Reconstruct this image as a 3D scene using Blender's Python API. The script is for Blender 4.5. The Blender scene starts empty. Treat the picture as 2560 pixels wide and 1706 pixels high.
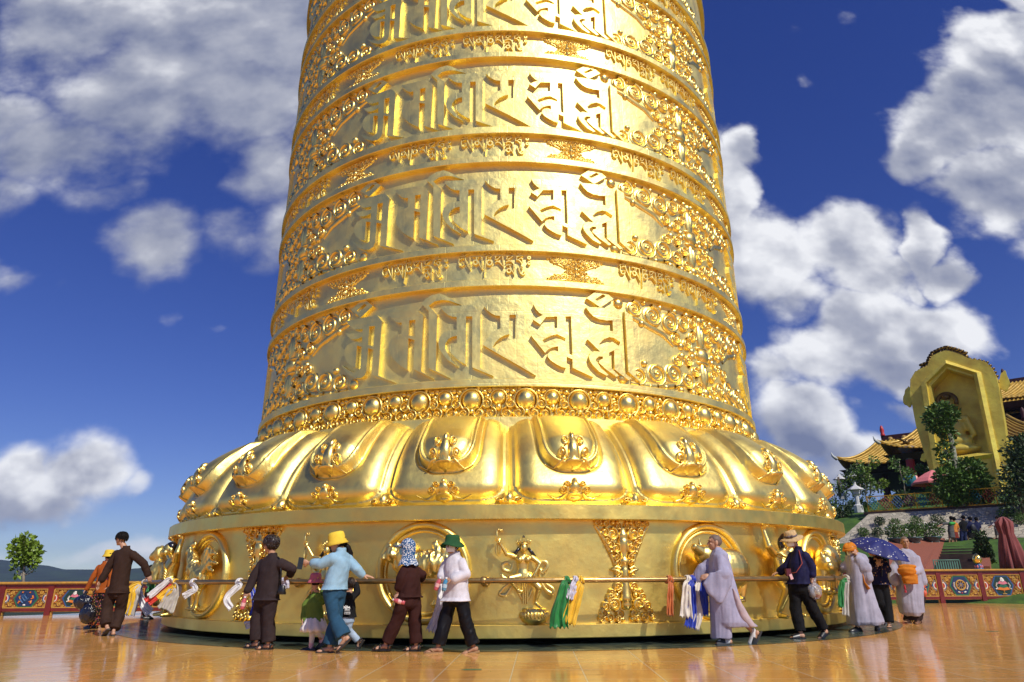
import bpy, bmesh, math, random
import numpy as np
from mathutils import Vector, Matrix, noise
from mathutils.geometry import tessellate_polygon
PI = math.pi
R_ = math.radians
sc = bpy.context.scene
COL = sc.collection
random.seed(7)

# ---------------------------------------------------------------- camera
F, HC = 1707.0, 0.97                       # 24 mm lens on a 2560 px wide photograph, camera held low
PITCH, ROLL = math.atan(595 / 1707.0), R_(-0.35)
cam = bpy.data.cameras.new('camera')
cam.sensor_width = 36; cam.lens = 36 * F / 2560
cam.clip_start = 0.1; cam.clip_end = 20000
camo = bpy.data.objects.new('camera', cam); COL.objects.link(camo)
camo.location = (0, 0, HC)
camo.rotation_mode = 'QUATERNION'
camo.rotation_quaternion = Matrix.Rotation(PI / 2 + PITCH, 3, 'X').to_quaternion() @ Matrix.Rotation(ROLL, 3, 'Z').to_quaternion()
sc.camera = camo

# ---------------------------------------------------------------- light
SUN_AZ, SUN_EL = 36.0, 44.0                # degrees to the right of straight behind the camera; height
sun = bpy.data.lights.new('sun', 'SUN'); sun.energy = 3.5; sun.angle = R_(0.53); sun.color = (1.0, 0.95, 0.87)
suno = bpy.data.objects.new('sun', sun); COL.objects.link(suno)
sd = Vector((math.sin(R_(SUN_AZ)) * math.cos(R_(SUN_EL)), -math.cos(R_(SUN_AZ)) * math.cos(R_(SUN_EL)), math.sin(R_(SUN_EL))))
suno.rotation_euler = sd.to_track_quat('Z', 'Y').to_euler()
sc.view_settings.view_transform = 'Standard'; sc.view_settings.look = 'None'
sc.view_settings.exposure = 0.14; sc.view_settings.gamma = 1.0; sc.view_settings.use_curve_mapping = False
sc.cycles.max_bounces = 10; sc.cycles.glossy_bounces = 6; sc.cycles.diffuse_bounces = 3
sc.cycles.sample_clamp_indirect = 6.0
sc.cycles.use_denoising = True

# ---- world: Nishita sky with broken cumulus, both functions of direction only
W = bpy.data.worlds.new('World'); sc.world = W; W.use_nodes = True
nt = W.node_tree; nt.nodes.clear()
def N(t, **kw):
    n = nt.nodes.new(t)
    for k, v in kw.items():
        setattr(n, k, v)
    return n
def L(a, b): nt.links.new(a, b)
def M(op, a, b=None, c=None, clamp=False):
    n = N('ShaderNodeMath', operation=op); n.use_clamp = clamp
    for i, x in enumerate((a, b, c)):
        if x is None: continue
        if isinstance(x, (int, float)): n.inputs[i].default_value = x
        else: L(x, n.inputs[i])
    return n.outputs[0]
def SS(x, lo, hi):
    n = N('ShaderNodeMapRange', interpolation_type='SMOOTHSTEP')
    L(x, n.inputs[0]); n.inputs[1].default_value = lo; n.inputs[2].default_value = hi
    return n.outputs[0]
tc = N('ShaderNodeTexCoord')
sep = N('ShaderNodeSeparateXYZ'); L(tc.outputs['Generated'], sep.inputs[0])
dx, dy, dz = sep.outputs
ady = M('MAXIMUM', M('ABSOLUTE', dy), 0.12)
gu, gv = M('DIVIDE', dx, ady), M('DIVIDE', dz, ady)     # tangent-plane coordinates of the sky due north (and south)
def comb(x, y, z=0.0):
    n = N('ShaderNodeCombineXYZ')
    for i, q in enumerate((x, y, z)):
        if isinstance(q, (int, float)): n.inputs[i].default_value = q
        else: L(q, n.inputs[i])
    return n.outputs[0]
def noise_at(vec, scale, detail=9.0, rough=0.55, dist=0.0, w=None):
    n = N('ShaderNodeTexNoise'); n.inputs['Scale'].default_value = scale; n.inputs['Detail'].default_value = detail
    n.inputs['Roughness'].default_value = rough; n.inputs['Distortion'].default_value = dist
    L(vec, n.inputs['Vector']); return n.outputs['Fac']
# cloud banks: (azimuth tangent, elevation tangent, half-width, half-height, weight)
CLOUDS = [(-.80,1.02,.16,.20,1.15),(-.58,1.02,.22,.26,1.2),(-.36,.98,.18,.24,1.15),(-.66,.84,.20,.15,1.05),(-.46,.82,.16,.14,1.05),(-.30,.74,.10,.16,.95),(-.90,.76,.12,.07,.85),(-.78,.70,.18,.09,.95),(-.62,.72,.12,.08,.7),(-.86,.62,.09,.05,.6),(-.70,.62,.10,.06,.65),(-.40,.66,.10,.10,.8),(-.34,.55,.10,.09,.75),
          (-.585,.53,.085,.07,.95),(-.47,.53,.07,.07,.6),(-.40,.50,.06,.06,.55),(-.80,.465,.045,.03,.6),(-.72,.46,.03,.02,.4),(-.53,.39,.02,.03,.45),(-.46,.36,.02,.015,.4),(-.66,.40,.05,.02,.3),
          (-.72,.155,.07,.05,1.1),(-.62,.145,.08,.05,1.1),(-.68,.11,.12,.04,1.0),(-.55,.14,.04,.03,.8),(-.55,.035,.20,.02,.6),(-.75,.03,.15,.02,.55),(-.2,.02,.2,.02,.5),
          (.36,.58,.05,.16,1.15),(.40,.70,.03,.05,.9),(.44,.50,.10,.09,1.15),(.54,.52,.09,.09,1.15),(.58,.46,.10,.06,.9),(.46,.42,.10,.06,.8),(.66,.50,.035,.075,1.1),(.70,.44,.045,.04,1.0),(.64,.43,.03,.03,.7),(.42,.36,.05,.05,.6),
          (.56,.37,.10,.07,1.1),(.66,.35,.09,.055,1.1),(.48,.33,.10,.06,.95),(.56,.30,.12,.05,.9),(.40,.30,.06,.05,.7),(.45,.21,.07,.06,1.0),(.40,.20,.05,.06,.9),(.52,.16,.10,.05,.9),(.46,.12,.08,.05,.8),(.60,.24,.10,.03,.7),(.72,.22,.12,.03,.6),(.40,.26,.04,.03,.6),
          (.92,.90,.12,.12,1.2),(.86,.78,.13,.10,1.2),(.76,.74,.08,.08,1.1),(.86,.62,.12,.10,1.1),(.70,.68,.05,.05,.9),(.94,.50,.12,.12,1.0),(.86,.44,.05,.05,.7),(.84,.98,.04,.06,.5),(.99,1.06,.1,.1,1.0),
          (.55,.96,.06,.022,.36),(.60,.985,.045,.022,.34),(.54,.84,.03,.035,.40),(.675,.80,.03,.03,.30),(.30,.05,.3,.04,.5)]
def density(u, v):
    tot = None; hsum = None; gsum = None
    for (cx, cy, rx, ry, w) in CLOUDS:
        a = M('MULTIPLY', M('SUBTRACT', u, cx), 1 / rx); b = M('MULTIPLY', M('SUBTRACT', v, cy), 1 / ry)
        d2 = M('MULTIPLY_ADD', a, a, M('MULTIPLY', b, b))
        g = M('MULTIPLY', M('POWER', 2.718, M('MULTIPLY', d2, -0.9)), w)
        tot = g if tot is None else M('MAXIMUM', tot, g)
        hsum = M('MULTIPLY', g, b) if hsum is None else M('MULTIPLY_ADD', g, b, hsum); gsum = g if gsum is None else M('ADD', gsum, g)
    return tot, M('DIVIDE', hsum, M('ADD', gsum, 0.02))
cv = comb(gu, M('MULTIPLY', gv, 1.25))
n1 = noise_at(cv, 5.0, 8.0, 0.52, 0.0)
n2 = noise_at(comb(M('ADD', gu, 0.02), M('ADD', M('MULTIPLY', gv, 1.25), 0.05)), 5.0, 4.0, 0.5, 0.0)
nb = noise_at(cv, 1.6, 3.0, 0.5)
wn = N('ShaderNodeTexNoise'); wn.inputs['Scale'].default_value = 7.0; wn.inputs['Detail'].default_value = 5.0; L(cv, wn.inputs['Vector'])
ws = N('ShaderNodeSeparateColor'); L(wn.outputs['Color'], ws.inputs[0])
front, crest = density(M('ADD', gu, M('MULTIPLY', M('SUBTRACT', ws.outputs[0], 0.5), 0.12)), M('ADD', gv, M('MULTIPLY', M('SUBTRACT', ws.outputs[1], 0.5), 0.10)))
isfront = SS(dy, -0.03, 0.05)
back = M('MULTIPLY_ADD', noise_at(tc.outputs['Generated'], 2.3, 3.0, 0.5), 2.8, -1.30)
field = M('MULTIPLY_ADD', isfront, M('SUBTRACT', front, back), back)
raw = M('ADD', M('MULTIPLY', field, 0.95), M('MULTIPLY', M('SUBTRACT', n1, 0.5), 1.4))
soft = SS(gu, -0.3, 0.1)
dens = M('MULTIPLY', SS(M('MULTIPLY', M('SUBTRACT', raw, 0.36), M('MULTIPLY_ADD', soft, 0.8, 1.6)), -0.12, 0.75), M('MULTIPLY', SS(dz, -0.005, 0.03), 0.97))
lit = M('ADD', M('MULTIPLY', M('SUBTRACT', n1, n2), 2.6), M('ADD', M('MULTIPLY', M('SUBTRACT', nb, 0.5), 1.1), M('MULTIPLY_ADD', crest, 0.30, 0.50)))
thin = M('SUBTRACT', 1.0, SS(raw, 0.55, 1.05))
lit = M('ADD', lit, M('MULTIPLY', thin, 0.18), None, True)
lit = M('MULTIPLY', M('SUBTRACT', 1.0, M('MULTIPLY', M('SUBTRACT', 1.0, SS(gu, -0.25, 0.2)), M('MULTIPLY', SS(gv, 0.25, 0.45), 0.22))), lit)   # shade painted into the colour of the upper western bank
cr = N('ShaderNodeValToRGB'); L(lit, cr.inputs[0])
cr.color_ramp.elements[0].color = (.17, .20, .32, 1); cr.color_ramp.elements[0].position = 0.05
cr.color_ramp.elements[1].color = (.84, .85, .88, 1); cr.color_ramp.elements[1].position = 0.9
e = cr.color_ramp.elements.new(0.5); e.color = (.40, .42, .50, 1)
SKY = 0.075
up = N('ShaderNodeVectorMath', operation='SCALE'); L(cr.outputs[0], up.inputs[0]); up.inputs['Scale'].default_value = 1.0 / SKY
sky = N('ShaderNodeTexSky', sky_type='NISHITA'); sky.sun_disc = False
sky.sun_elevation = R_(SUN_EL); sky.sun_rotation = R_(180 - SUN_AZ); sky.altitude = 1500; sky.air_density = 1.0; sky.dust_density = 0.0; sky.ozone_density = 6.0
hs = N('ShaderNodeHueSaturation'); hs.inputs['Hue'].default_value = 0.531; hs.inputs['Saturation'].default_value = 1.23; hs.inputs['Value'].default_value = 1.62
L(sky.outputs[0], hs.inputs['Color'])
mx = N('ShaderNodeMix', data_type='RGBA'); gmn = N('ShaderNodeGamma'); gmn.inputs['Gamma'].default_value = 0.82; L(hs.outputs[0], gmn.inputs[0])
L(dens, mx.inputs[0]); L(gmn.outputs[0], mx.inputs[6]); L(up.outputs[0], mx.inputs[7])
bg = N('ShaderNodeBackground'); L(mx.outputs[2], bg.inputs[0]); bg.inputs[1].default_value = SKY
out = N('ShaderNodeOutputWorld'); L(bg.outputs[0], out.inputs[0])
W.cycles.sampling_method = 'MANUAL'; W.cycles.sample_map_resolution = 512

# ---------------------------------------------------------------- surveying: sight lines of the photograph carried to real distances
cp_, sp_ = math.cos(PITCH), math.sin(PITCH)
def ray(px, py):
    x, y = (px - 1280) / F, (853 - py) / F
    c, s = math.cos(ROLL), math.sin(ROLL)
    x, y = x * c - y * s, x * s + y * c
    return Vector((x, cp_ - y * sp_, y * cp_ + sp_))
def at(px, py, Y):
    d = ray(px, py); return d * (Y / d.y) + Vector((0, 0, HC))
def ground(px, py, z=0.0):
    d = ray(px, py); return d * ((z - HC) / d.z) + Vector((0, 0, HC))
def onp(px, py, P0, n):
    d = ray(px, py); o = Vector((0, 0, HC)); return o + d * ((P0 - o).dot(n) / d.dot(n))
AX, AY = -0.15, 20.0
def oncyl(px, py, r):
    d = ray(px, py); ox, oy = -AX, -AY
    a = d.x * d.x + d.y * d.y; b = 2 * (ox * d.x + oy * d.y); c = ox * ox + oy * oy - r * r
    t = (-b - math.sqrt(max(0, b * b - 4 * a * c))) / (2 * a)
    p = d * t + Vector((0, 0, HC))
    return math.atan2(p.x - AX, -(p.y - AY)), p.z

# ---------------------------------------------------------------- materials
MATS = {}
def mat(name, color=(.5, .5, .5), rough=.6, metal=0.0, var=0.0, vscale=6.0, bump=0.0, bscale=20.0, rvar=0.0, coat=0.0, spec=.5, trans=0.0, alpha=1.0, sheen=0.0, col2=None, stretch=(1, 1, 1)):
    if name in MATS: return MATS[name]
    m = bpy.data.materials.new(name); m.use_nodes = True; t = m.node_tree
    b = t.nodes['Principled BSDF']
    b.inputs['Base Color'].default_value = (*color, 1); b.inputs['Roughness'].default_value = rough; b.inputs['Metallic'].default_value = metal
    b.inputs['Coat Weight'].default_value = coat; b.inputs['Specular IOR Level'].default_value = spec
    b.inputs['Transmission Weight'].default_value = trans; b.inputs['Alpha'].default_value = alpha; b.inputs['Sheen Weight'].default_value = sheen
    tcn = t.nodes.new('ShaderNodeTexCoord'); mp = t.nodes.new('ShaderNodeMapping'); mp.inputs['Scale'].default_value = stretch
    t.links.new(tcn.outputs['Object'], mp.inputs[0])
    def nz(scale, detail=5):
        n = t.nodes.new('ShaderNodeTexNoise'); n.inputs['Scale'].default_value = scale; n.inputs['Detail'].default_value = detail; n.inputs['Roughness'].default_value = .6
        t.links.new(mp.outputs[0], n.inputs['Vector']); return n.outputs['Fac']
    if var or col2:
        c2 = col2 or tuple(max(0, c * (1 - var)) for c in color); c1 = color if col2 else tuple(min(1, c * (1 + var)) for c in color)
        r = t.nodes.new('ShaderNodeValToRGB'); r.color_ramp.elements[0].position = .35; r.color_ramp.elements[1].position = .65
        r.color_ramp.elements[0].color = (*c2, 1); r.color_ramp.elements[1].color = (*c1, 1)
        t.links.new(nz(vscale), r.inputs[0]); t.links.new(r.outputs[0], b.inputs['Base Color'])
    if rvar:
        mr = t.nodes.new('ShaderNodeMapRange'); mr.inputs[1].default_value = .3; mr.inputs[2].default_value = .7
        mr.inputs[3].default_value = max(0.02, rough - rvar); mr.inputs[4].default_value = rough + rvar
        t.links.new(nz(vscale * 1.7), mr.inputs[0]); t.links.new(mr.outputs[0], b.inputs['Roughness'])
    if bump:
        bn = t.nodes.new('ShaderNodeBump'); bn.inputs['Strength'].default_value = 1.0; bn.inputs['Distance'].default_value = bump
        t.links.new(nz(bscale), bn.inputs['Height']); t.links.new(bn.outputs[0], b.inputs['Normal'])
    MATS[name] = m; return m
def nodes_of(m): return m.node_tree, m.node_tree.nodes['Principled BSDF']

# gold leaf: beaten sheet, softly dented, with leaf-to-leaf changes of polish
GOLD = mat('gold_leaf', (1.0, .755, .235), .46, 1.0, var=.10, vscale=1.6, rvar=.08, bump=.011, bscale=4.0)
GOLDB = mat('gold_base', (1.0, .725, .195), .41, 1.0, var=.10, vscale=1.4, rvar=.09, bump=.012, bscale=3.0)
GOLD2 = mat('gold_relief', (1.0, .755, .235), .36, 1.0, var=.05, vscale=5.0, rvar=.06, bump=.003, bscale=22.0)
RAILG = mat('rail_brass', (.46, .31, .12), .34, .9, var=.12, vscale=5, rvar=.08, bump=.001, bscale=30)
def panel_gold():
    m = mat('gold_panel', (1.0, .80, .29), .51, 1.0, var=.10, vscale=.9, rvar=.11); t, b = nodes_of(m)
    n = t.nodes.new
    tcn = n('ShaderNodeTexCoord'); s = n('ShaderNodeSeparateXYZ'); t.links.new(tcn.outputs['Object'], s.inputs[0])
    a = n('ShaderNodeMath'); a.operation = 'ARCTAN2'; t.links.new(s.outputs[0], a.inputs[0]); t.links.new(s.outputs[1], a.inputs[1])
    a2 = n('ShaderNodeMath'); a2.operation = 'MULTIPLY'; a2.inputs[1].default_value = 6.8; t.links.new(a.outputs[0], a2.inputs[0])
    c = n('ShaderNodeCombineXYZ'); t.links.new(a2.outputs[0], c.inputs[0]); t.links.new(s.outputs[2], c.inputs[1])
    br = n('ShaderNodeTexBrick'); br.inputs['Scale'].default_value = 1; br.inputs['Brick Width'].default_value = 1.15; br.inputs['Row Height'].default_value = 1.55
    br.inputs['Mortar Size'].default_value = .012; br.inputs['Mortar Smooth'].default_value = .6; br.inputs['Color1'].default_value = (.55, .55, .55, 1); br.inputs['Color2'].default_value = (.62, .62, .62, 1); br.inputs['Mortar'].default_value = (.3, .3, .3, 1)
    t.links.new(c.outputs[0], br.inputs[0])
    nz = n('ShaderNodeTexNoise'); nz.inputs['Scale'].default_value = 2.3; nz.inputs['Detail'].default_value = 6; nz.inputs['Roughness'].default_value = .55
    t.links.new(tcn.outputs['Object'], nz.inputs['Vector'])
    add = n('ShaderNodeMath'); add.operation = 'MULTIPLY_ADD'; add.inputs[1].default_value = .16
    t.links.new(br.outputs['Color'], add.inputs[0]); t.links.new(nz.outputs['Fac'], add.inputs[2])
    bn = n('ShaderNodeBump'); bn.inputs['Distance'].default_value = .030; t.links.new(add.outputs[0], bn.inputs['Height']); t.links.new(bn.outputs[0], b.inputs['Normal'])
    return m
GOLDP = panel_gold()

# ---------------------------------------------------------------- mesh helpers
class MB:
    def __init__(s): s.v, s.f, s.mi, s.sm = [], [], [], []
    def add(s, vs, fs, mi=0, smooth=True):
        o = len(s.v); s.v.extend([tuple(v) for v in vs])
        for f in fs: s.f.append(tuple(i + o for i in f)); s.mi.append(mi); s.sm.append(smooth)
    def box(s, c, d, rz=0.0, mi=0, tilt=None):
        x, y, z = d[0] / 2, d[1] / 2, d[2] / 2
        vs = [Vector((sx * x, sy * y, sz * z)) for sz in (-1, 1) for sy in (-1, 1) for sx in (-1, 1)]
        m = Matrix.Rotation(rz, 3, 'Z')
        if tilt: m = m @ tilt
        vs = [m @ v + Vector(c) for v in vs]
        s.add(vs, [(0, 2, 3, 1), (4, 5, 7, 6), (0, 1, 5, 4), (2, 6, 7, 3), (0, 4, 6, 2), (1, 3, 7, 5)], mi, False)
    def tube(s, path, rad, n=8, mi=0, smooth=True, closed=False, flat=1.0, cap=True):
        P = [Vector(p) for p in path]; m = len(P); rs = rad if isinstance(rad, (list, tuple)) else [rad] * m
        up0 = Vector((0, 0, 1)); vs = []; prev = None
        for i in range(m):
            a = P[(i - 1) % m] if closed or i > 0 else P[i]; b = P[(i + 1) % m] if closed or i < m - 1 else P[i]
            t = (b - a); t = t.normalized() if t.length > 1e-9 else Vector((0, 0, 1))
            if prev is None:
                q = up0 if abs(t.z) < .9 else Vector((1, 0, 0)); x = t.cross(q).normalized()
            else:
                x = prev - t * prev.dot(t); x = x.normalized() if x.length > 1e-6 else t.orthogonal().normalized()
            prev = x; y = t.cross(x)
            for k in range(n):
                w = 2 * PI * k / n; vs.append(P[i] + (x * math.cos(w) + y * math.sin(w) * flat) * rs[i])
        fs = []
        for i in range(m if closed else m - 1):
            for k in range(n):
                a = i * n + k; b = i * n + (k + 1) % n; j = (i + 1) % m
                fs.append((a, b, j * n + (k + 1) % n, j * n + k))
        if not closed and cap: fs += [tuple(range(n - 1, -1, -1)), tuple((m - 1) * n + k for k in range(n))]
        s.add(vs, fs, mi, smooth)
    def lathe(s, prof, n=48, a0=0.0, a1=2 * PI, c=(0, 0, 0), mi=0, smooth=True, sx=1.0, sy=1.0, ax=None):
        full = abs(a1 - a0) > 2 * PI - 1e-4; m = n if full else n + 1; vs = []
        for (r, z) in prof:
            for k in range(m):
                w = a0 + (a1 - a0) * k / n; v = Vector((r * math.sin(w) * sx, -r * math.cos(w) * sy, z))
                if ax is not None: v = ax @ v
                vs.append(v + Vector(c))
        fs = []
        for i in range(len(prof) - 1):
            for k in range(n):
                a = i * m + k; b = i * m + (k + 1) % m; fs.append((a, b, b + m, a + m))
        s.add(vs, fs, mi, smooth)
    def ell(s, c, r, mi=0, rot=None, nu=20, nv=14):
        vs = []; c = Vector(c)
        for j in range(nv + 1):
            p = -PI / 2 + PI * j / nv
            for k in range(nu):
                w = 2 * PI * k / nu; v = Vector((r[0] * math.cos(p) * math.cos(w), r[1] * math.cos(p) * math.sin(w), r[2] * math.sin(p)))
                if rot is not None: v = rot @ v
                vs.append(v + c)
        fs = [(j * nu + k, j * nu + (k + 1) % nu, (j + 1) * nu + (k + 1) % nu, (j + 1) * nu + k) for j in range(nv) for k in range(nu)]
        s.add(vs, fs, mi, True)
    def cap(s, p0, r0, p1, r1, n=12, mi=0):
        """tapered capsule"""
        p0, p1 = Vector(p0), Vector(p1); d = p1 - p0; Ln = d.length
        if Ln < 1e-6: return s.ell(p0, (r0, r0, r0), mi)
        t = d / Ln; x = t.orthogonal().normalized(); y = t.cross(x); vs = []; rings = []
        for (c, r, ph0, ph1) in ((p0, r0, -PI / 2, 0), (p1, r1, 0, PI / 2)):
            for j in range(5):
                p = ph0 + (ph1 - ph0) * j / 4; rings.append((c + t * (r * math.sin(p)), max(r * math.cos(p), 1e-4)))
        for (c, r) in rings:
            for k in range(n):
                w = 2 * PI * k / n; vs.append(c + (x * math.cos(w) + y * math.sin(w)) * r)
        fs = [(j * n + k, j * n + (k + 1) % n, (j + 1) * n + (k + 1) % n, (j + 1) * n + k) for j in range(len(rings) - 1) for k in range(n)]
        s.add(vs, fs, mi, True)
    def loft(s, rings, mi=0, smooth=True, cap=True, closed=True):
        n = len(rings[0]); vs = [v for r in rings for v in r]; fs = []
        for j in range(len(rings) - 1):
            for k in range(n if closed else n - 1):
                fs.append((j * n + k, j * n + (k + 1) % n, (j + 1) * n + (k + 1) % n, (j + 1) * n + k))
        if cap and closed: fs += [tuple(range(n - 1, -1, -1)), tuple((len(rings) - 1) * n + k for k in range(n))]
        s.add(vs, fs, mi, smooth)
    def poly(s, pts, thick, frame, mi=0, holes=(), smooth=False):
        """flat outline (u,w) in a frame (origin, eu, ew, en) given thickness along en"""
        o, eu, ew, en = frame; loops = [list(pts)] + [list(h) for h in holes]
        tris = tessellate_polygon([[Vector((p[0], p[1], 0)) for p in l] for l in loops]); fl = [p for l in loops for p in l]; n = len(fl)
        fr = [o + eu * p[0] + ew * p[1] + en * thick for p in fl]; bk = [o + eu * p[0] + ew * p[1] for p in fl]
        s.add(fr + bk, [t for t in tris] + [tuple(i + n for i in reversed(t)) for t in tris], mi, smooth)
        st = 0
        for l in loops:
            m = len(l); s.add([fr[st + i] for i in range(m)] + [bk[st + i] for i in range(m)], [(i, (i + 1) % m, m + (i + 1) % m, m + i) for i in range(m)], mi, False); st += m
    def build(s, name, mats, parent=None, loc=None, fix=True):
        me = bpy.data.meshes.new(name); me.from_pydata(s.v, [], s.f)
        if not isinstance(mats, (list, tuple)): mats = [mats]
        for m in mats: me.materials.append(m)
        me.polygons.foreach_set('material_index', s.mi); me.polygons.foreach_set('use_smooth', s.sm)
        if fix:
            bm = bmesh.new(); bm.from_mesh(me); bmesh.ops.recalc_face_normals(bm, faces=bm.faces); bm.to_mesh(me); bm.free()
        me.update()
        return link(name, me, parent, loc)
def link(name, me, parent=None, loc=None, rz=None):
    o = bpy.data.objects.new(name, me); COL.objects.link(o)
    if parent is not None: o.parent = parent
    if loc is not None: o.location = loc
    if rz is not None: o.rotation_euler = (0, 0, rz)
    return o
def tag(o, label, cat, group=None):
    o['label'] = label; o['category'] = cat
    if group: o['group'] = group
    return o
def thing(name, label, cat, loc=(0, 0, 0), group=None, rz=0.0):
    o = bpy.data.objects.new(name, None); COL.objects.link(o); o.empty_display_size = .2
    o.location = loc; o.rotation_euler = (0, 0, rz); return tag(o, label, cat, group)
def struct(o, kind='structure'): o['kind'] = kind; return o
def remesh(mb, voxel, smooth=2, fac=.5):
    """closed shells of a builder fused into one continuous skin; returns mesh data"""
    me = bpy.data.meshes.new('t'); me.from_pydata(mb.v, [], mb.f); bm = bmesh.new(); bm.from_mesh(me)
    bmesh.ops.remove_doubles(bm, verts=bm.verts, dist=1e-5); bmesh.ops.recalc_face_normals(bm, faces=bm.faces); bm.to_mesh(me); bm.free()
    o = bpy.data.objects.new('t', me); COL.objects.link(o)
    r = o.modifiers.new('r', 'REMESH'); r.mode = 'VOXEL'; r.voxel_size = voxel; r.use_smooth_shade = True
    if smooth: q = o.modifiers.new('s', 'SMOOTH'); q.factor = fac; q.iterations = smooth
    dg = bpy.context.evaluated_depsgraph_get(); dg.update()
    res = bpy.data.meshes.new_from_object(o.evaluated_get(dg)); bpy.data.objects.remove(o); bpy.data.meshes.remove(me)
    res.polygons.foreach_set('use_smooth', [True] * len(res.polygons)); return res
def verts_np(me):
    a = np.empty(len(me.vertices) * 3, dtype=np.float32); me.vertices.foreach_get('co', a); return a.reshape(-1, 3)
def normals_np(me):
    a = np.empty(len(me.vertices) * 3, dtype=np.float32); me.vertices.foreach_get('normal', a); return a.reshape(-1, 3)
def set_verts(me, a): me.vertices.foreach_set('co', a.astype(np.float32).ravel()); me.update()

# ================================================================ THE SETTING
TILE = bpy.data.materials.new('terrace_tiles'); TILE.use_nodes = True
t, b = nodes_of(TILE); n_ = t.nodes.new
tcn = n_('ShaderNodeTexCoord'); mp = n_('ShaderNodeMapping'); mp.inputs['Rotation'].default_value = (0, 0, R_(2.0)); mp.inputs['Location'].default_value = (.31, .05, 0)
t.links.new(tcn.outputs['Object'], mp.inputs[0])
br = n_('ShaderNodeTexBrick'); br.offset = 0.0; br.inputs['Scale'].default_value = 1; br.inputs['Brick Width'].default_value = .78; br.inputs['Row Height'].default_value = .78
br.inputs['Mortar Size'].default_value = .009; br.inputs['Mortar Smooth'].default_value = .2
br.inputs['Color1'].default_value = (.74, .355, .085, 1); br.inputs['Color2'].default_value = (.80, .42, .115, 1); br.inputs['Mortar'].default_value = (.80, .60, .36, 1)
t.links.new(mp.outputs[0], br.inputs[0])
nz = n_('ShaderNodeTexNoise'); nz.inputs['Scale'].default_value = 3.2; nz.inputs['Detail'].default_value = 7; t.links.new(tcn.outputs['Object'], nz.inputs['Vector'])
mxn = n_('ShaderNodeMix'); mxn.data_type = 'RGBA'; mxn.blend_type = 'MULTIPLY'; mxn.inputs[0].default_value = .55
rp = n_('ShaderNodeValToRGB'); rp.color_ramp.elements[0].position = .3; rp.color_ramp.elements[0].color = (.86, .82, .76, 1); rp.color_ramp.elements[1].position = .7; rp.color_ramp.elements[1].color = (1.15, 1.1, 1.05, 1)
t.links.new(nz.outputs['Fac'], rp.inputs[0]); t.links.new(br.outputs['Color'], mxn.inputs[6]); t.links.new(rp.outputs[0], mxn.inputs[7]); t.links.new(mxn.outputs[2], b.inputs['Base Color'])
mr = n_('ShaderNodeMapRange'); mr.inputs[1].default_value = .3; mr.inputs[2].default_value = .75; mr.inputs[3].default_value = .06; mr.inputs[4].default_value = .17
nz2 = n_('ShaderNodeTexNoise'); nz2.inputs['Scale'].default_value = 1.1; nz2.inputs['Detail'].default_value = 8; nz2.inputs['Roughness'].default_value = .65; t.links.new(tcn.outputs['Object'], nz2.inputs['Vector'])
t.links.new(nz2.outputs['Fac'], mr.inputs[0]); t.links.new(mr.outputs[0], b.inputs['Roughness'])
b.inputs['Specular IOR Level'].default_value = .62
nz3 = n_('ShaderNodeTexNoise'); nz3.inputs['Scale'].default_value = 2.6; nz3.inputs['Detail'].default_value = 3; t.links.new(tcn.outputs['Object'], nz3.inputs['Vector'])
ad = n_('ShaderNodeMath'); ad.operation = 'MULTIPLY_ADD'; ad.inputs[1].default_value = -.6; t.links.new(br.outputs['Fac'], ad.inputs[0]); t.links.new(nz3.outputs['Fac'], ad.inputs[2])
bn = n_('ShaderNodeBump'); bn.inputs['Distance'].default_value = .0035; t.links.new(ad.outputs[0], bn.inputs['Height']); t.links.new(bn.outputs[0], b.inputs['Normal'])

SLATE = mat('slate', (.060, .085, .070), .16, var=.35, vscale=2.5, rvar=.10, bump=.002, bscale=9, spec=.6)
mb = MB()
pts = [(-60, -40), (60, -40), (60, 27.4), (15, 27.9), (5, 33.5), (-6, 33.5), (-15.4, 22.2), (-30, 18), (-60, 10)]
mb.add([(x, y, 0) for x, y in pts], [tuple(range(len(pts)))], 0, False)
struct(mb.build('terrace_floor', TILE))
mb = MB(); mb.lathe([(9.45, .004), (6.0, .004)], 160, smooth=False); o = struct(mb.build('slate_paving', SLATE)); o.location = (AX, AY, 0)

# ================================================================ THE GREAT PRAYER WHEEL
WH = thing('prayer_drum', 'giant gold prayer wheel with raised script and lotus petals on the tiled terrace', 'prayer wheel', (AX, AY, 0))
RP, RR = 6.79, 6.93                       # panel and ring radius
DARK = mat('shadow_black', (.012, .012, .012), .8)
def ring(name, prof, m=GOLD, n=192, smooth=False):
    k = MB(); k.lathe(prof, n, smooth=smooth); o = k.build(name, m, WH); return o
def soft(name, prof, m=GOLD, n=192):
    """lathe with crisp horizontal edges but a smooth round sweep"""
    k = MB()
    for a, b2 in zip(prof, prof[1:]): k.lathe([a, b2], n, smooth=True)
    return k.build(name, m, WH)
soft('gap_shadow_band', [(7.6, .0), (7.6, .095)], DARK)  # black band standing in for the shade in the gap under the plinth
soft('base_plinth', [(7.5, .095), (8.49, .095), (8.50, .105), (8.50, .285), (8.49, .295), (8.40, .297)], GOLDB)
soft('base_wall', [(8.41, .295), (8.41, 1.885)], GOLDB)
soft('cornice', [(8.40, 1.878), (8.60, 1.880), (8.62, 1.895), (8.62, 2.115), (8.605, 2.127), (8.1, 2.13)], GOLDB)
soft('collar', [(6.88, 3.10), (7.03, 3.12), (7.05, 3.14), (7.05, 3.93), (7.03, 3.945), (6.8, 3.95)], GOLDP)
soft('drum', [(RP, 3.9), (RP, 25.0)], GOLDP)
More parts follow.
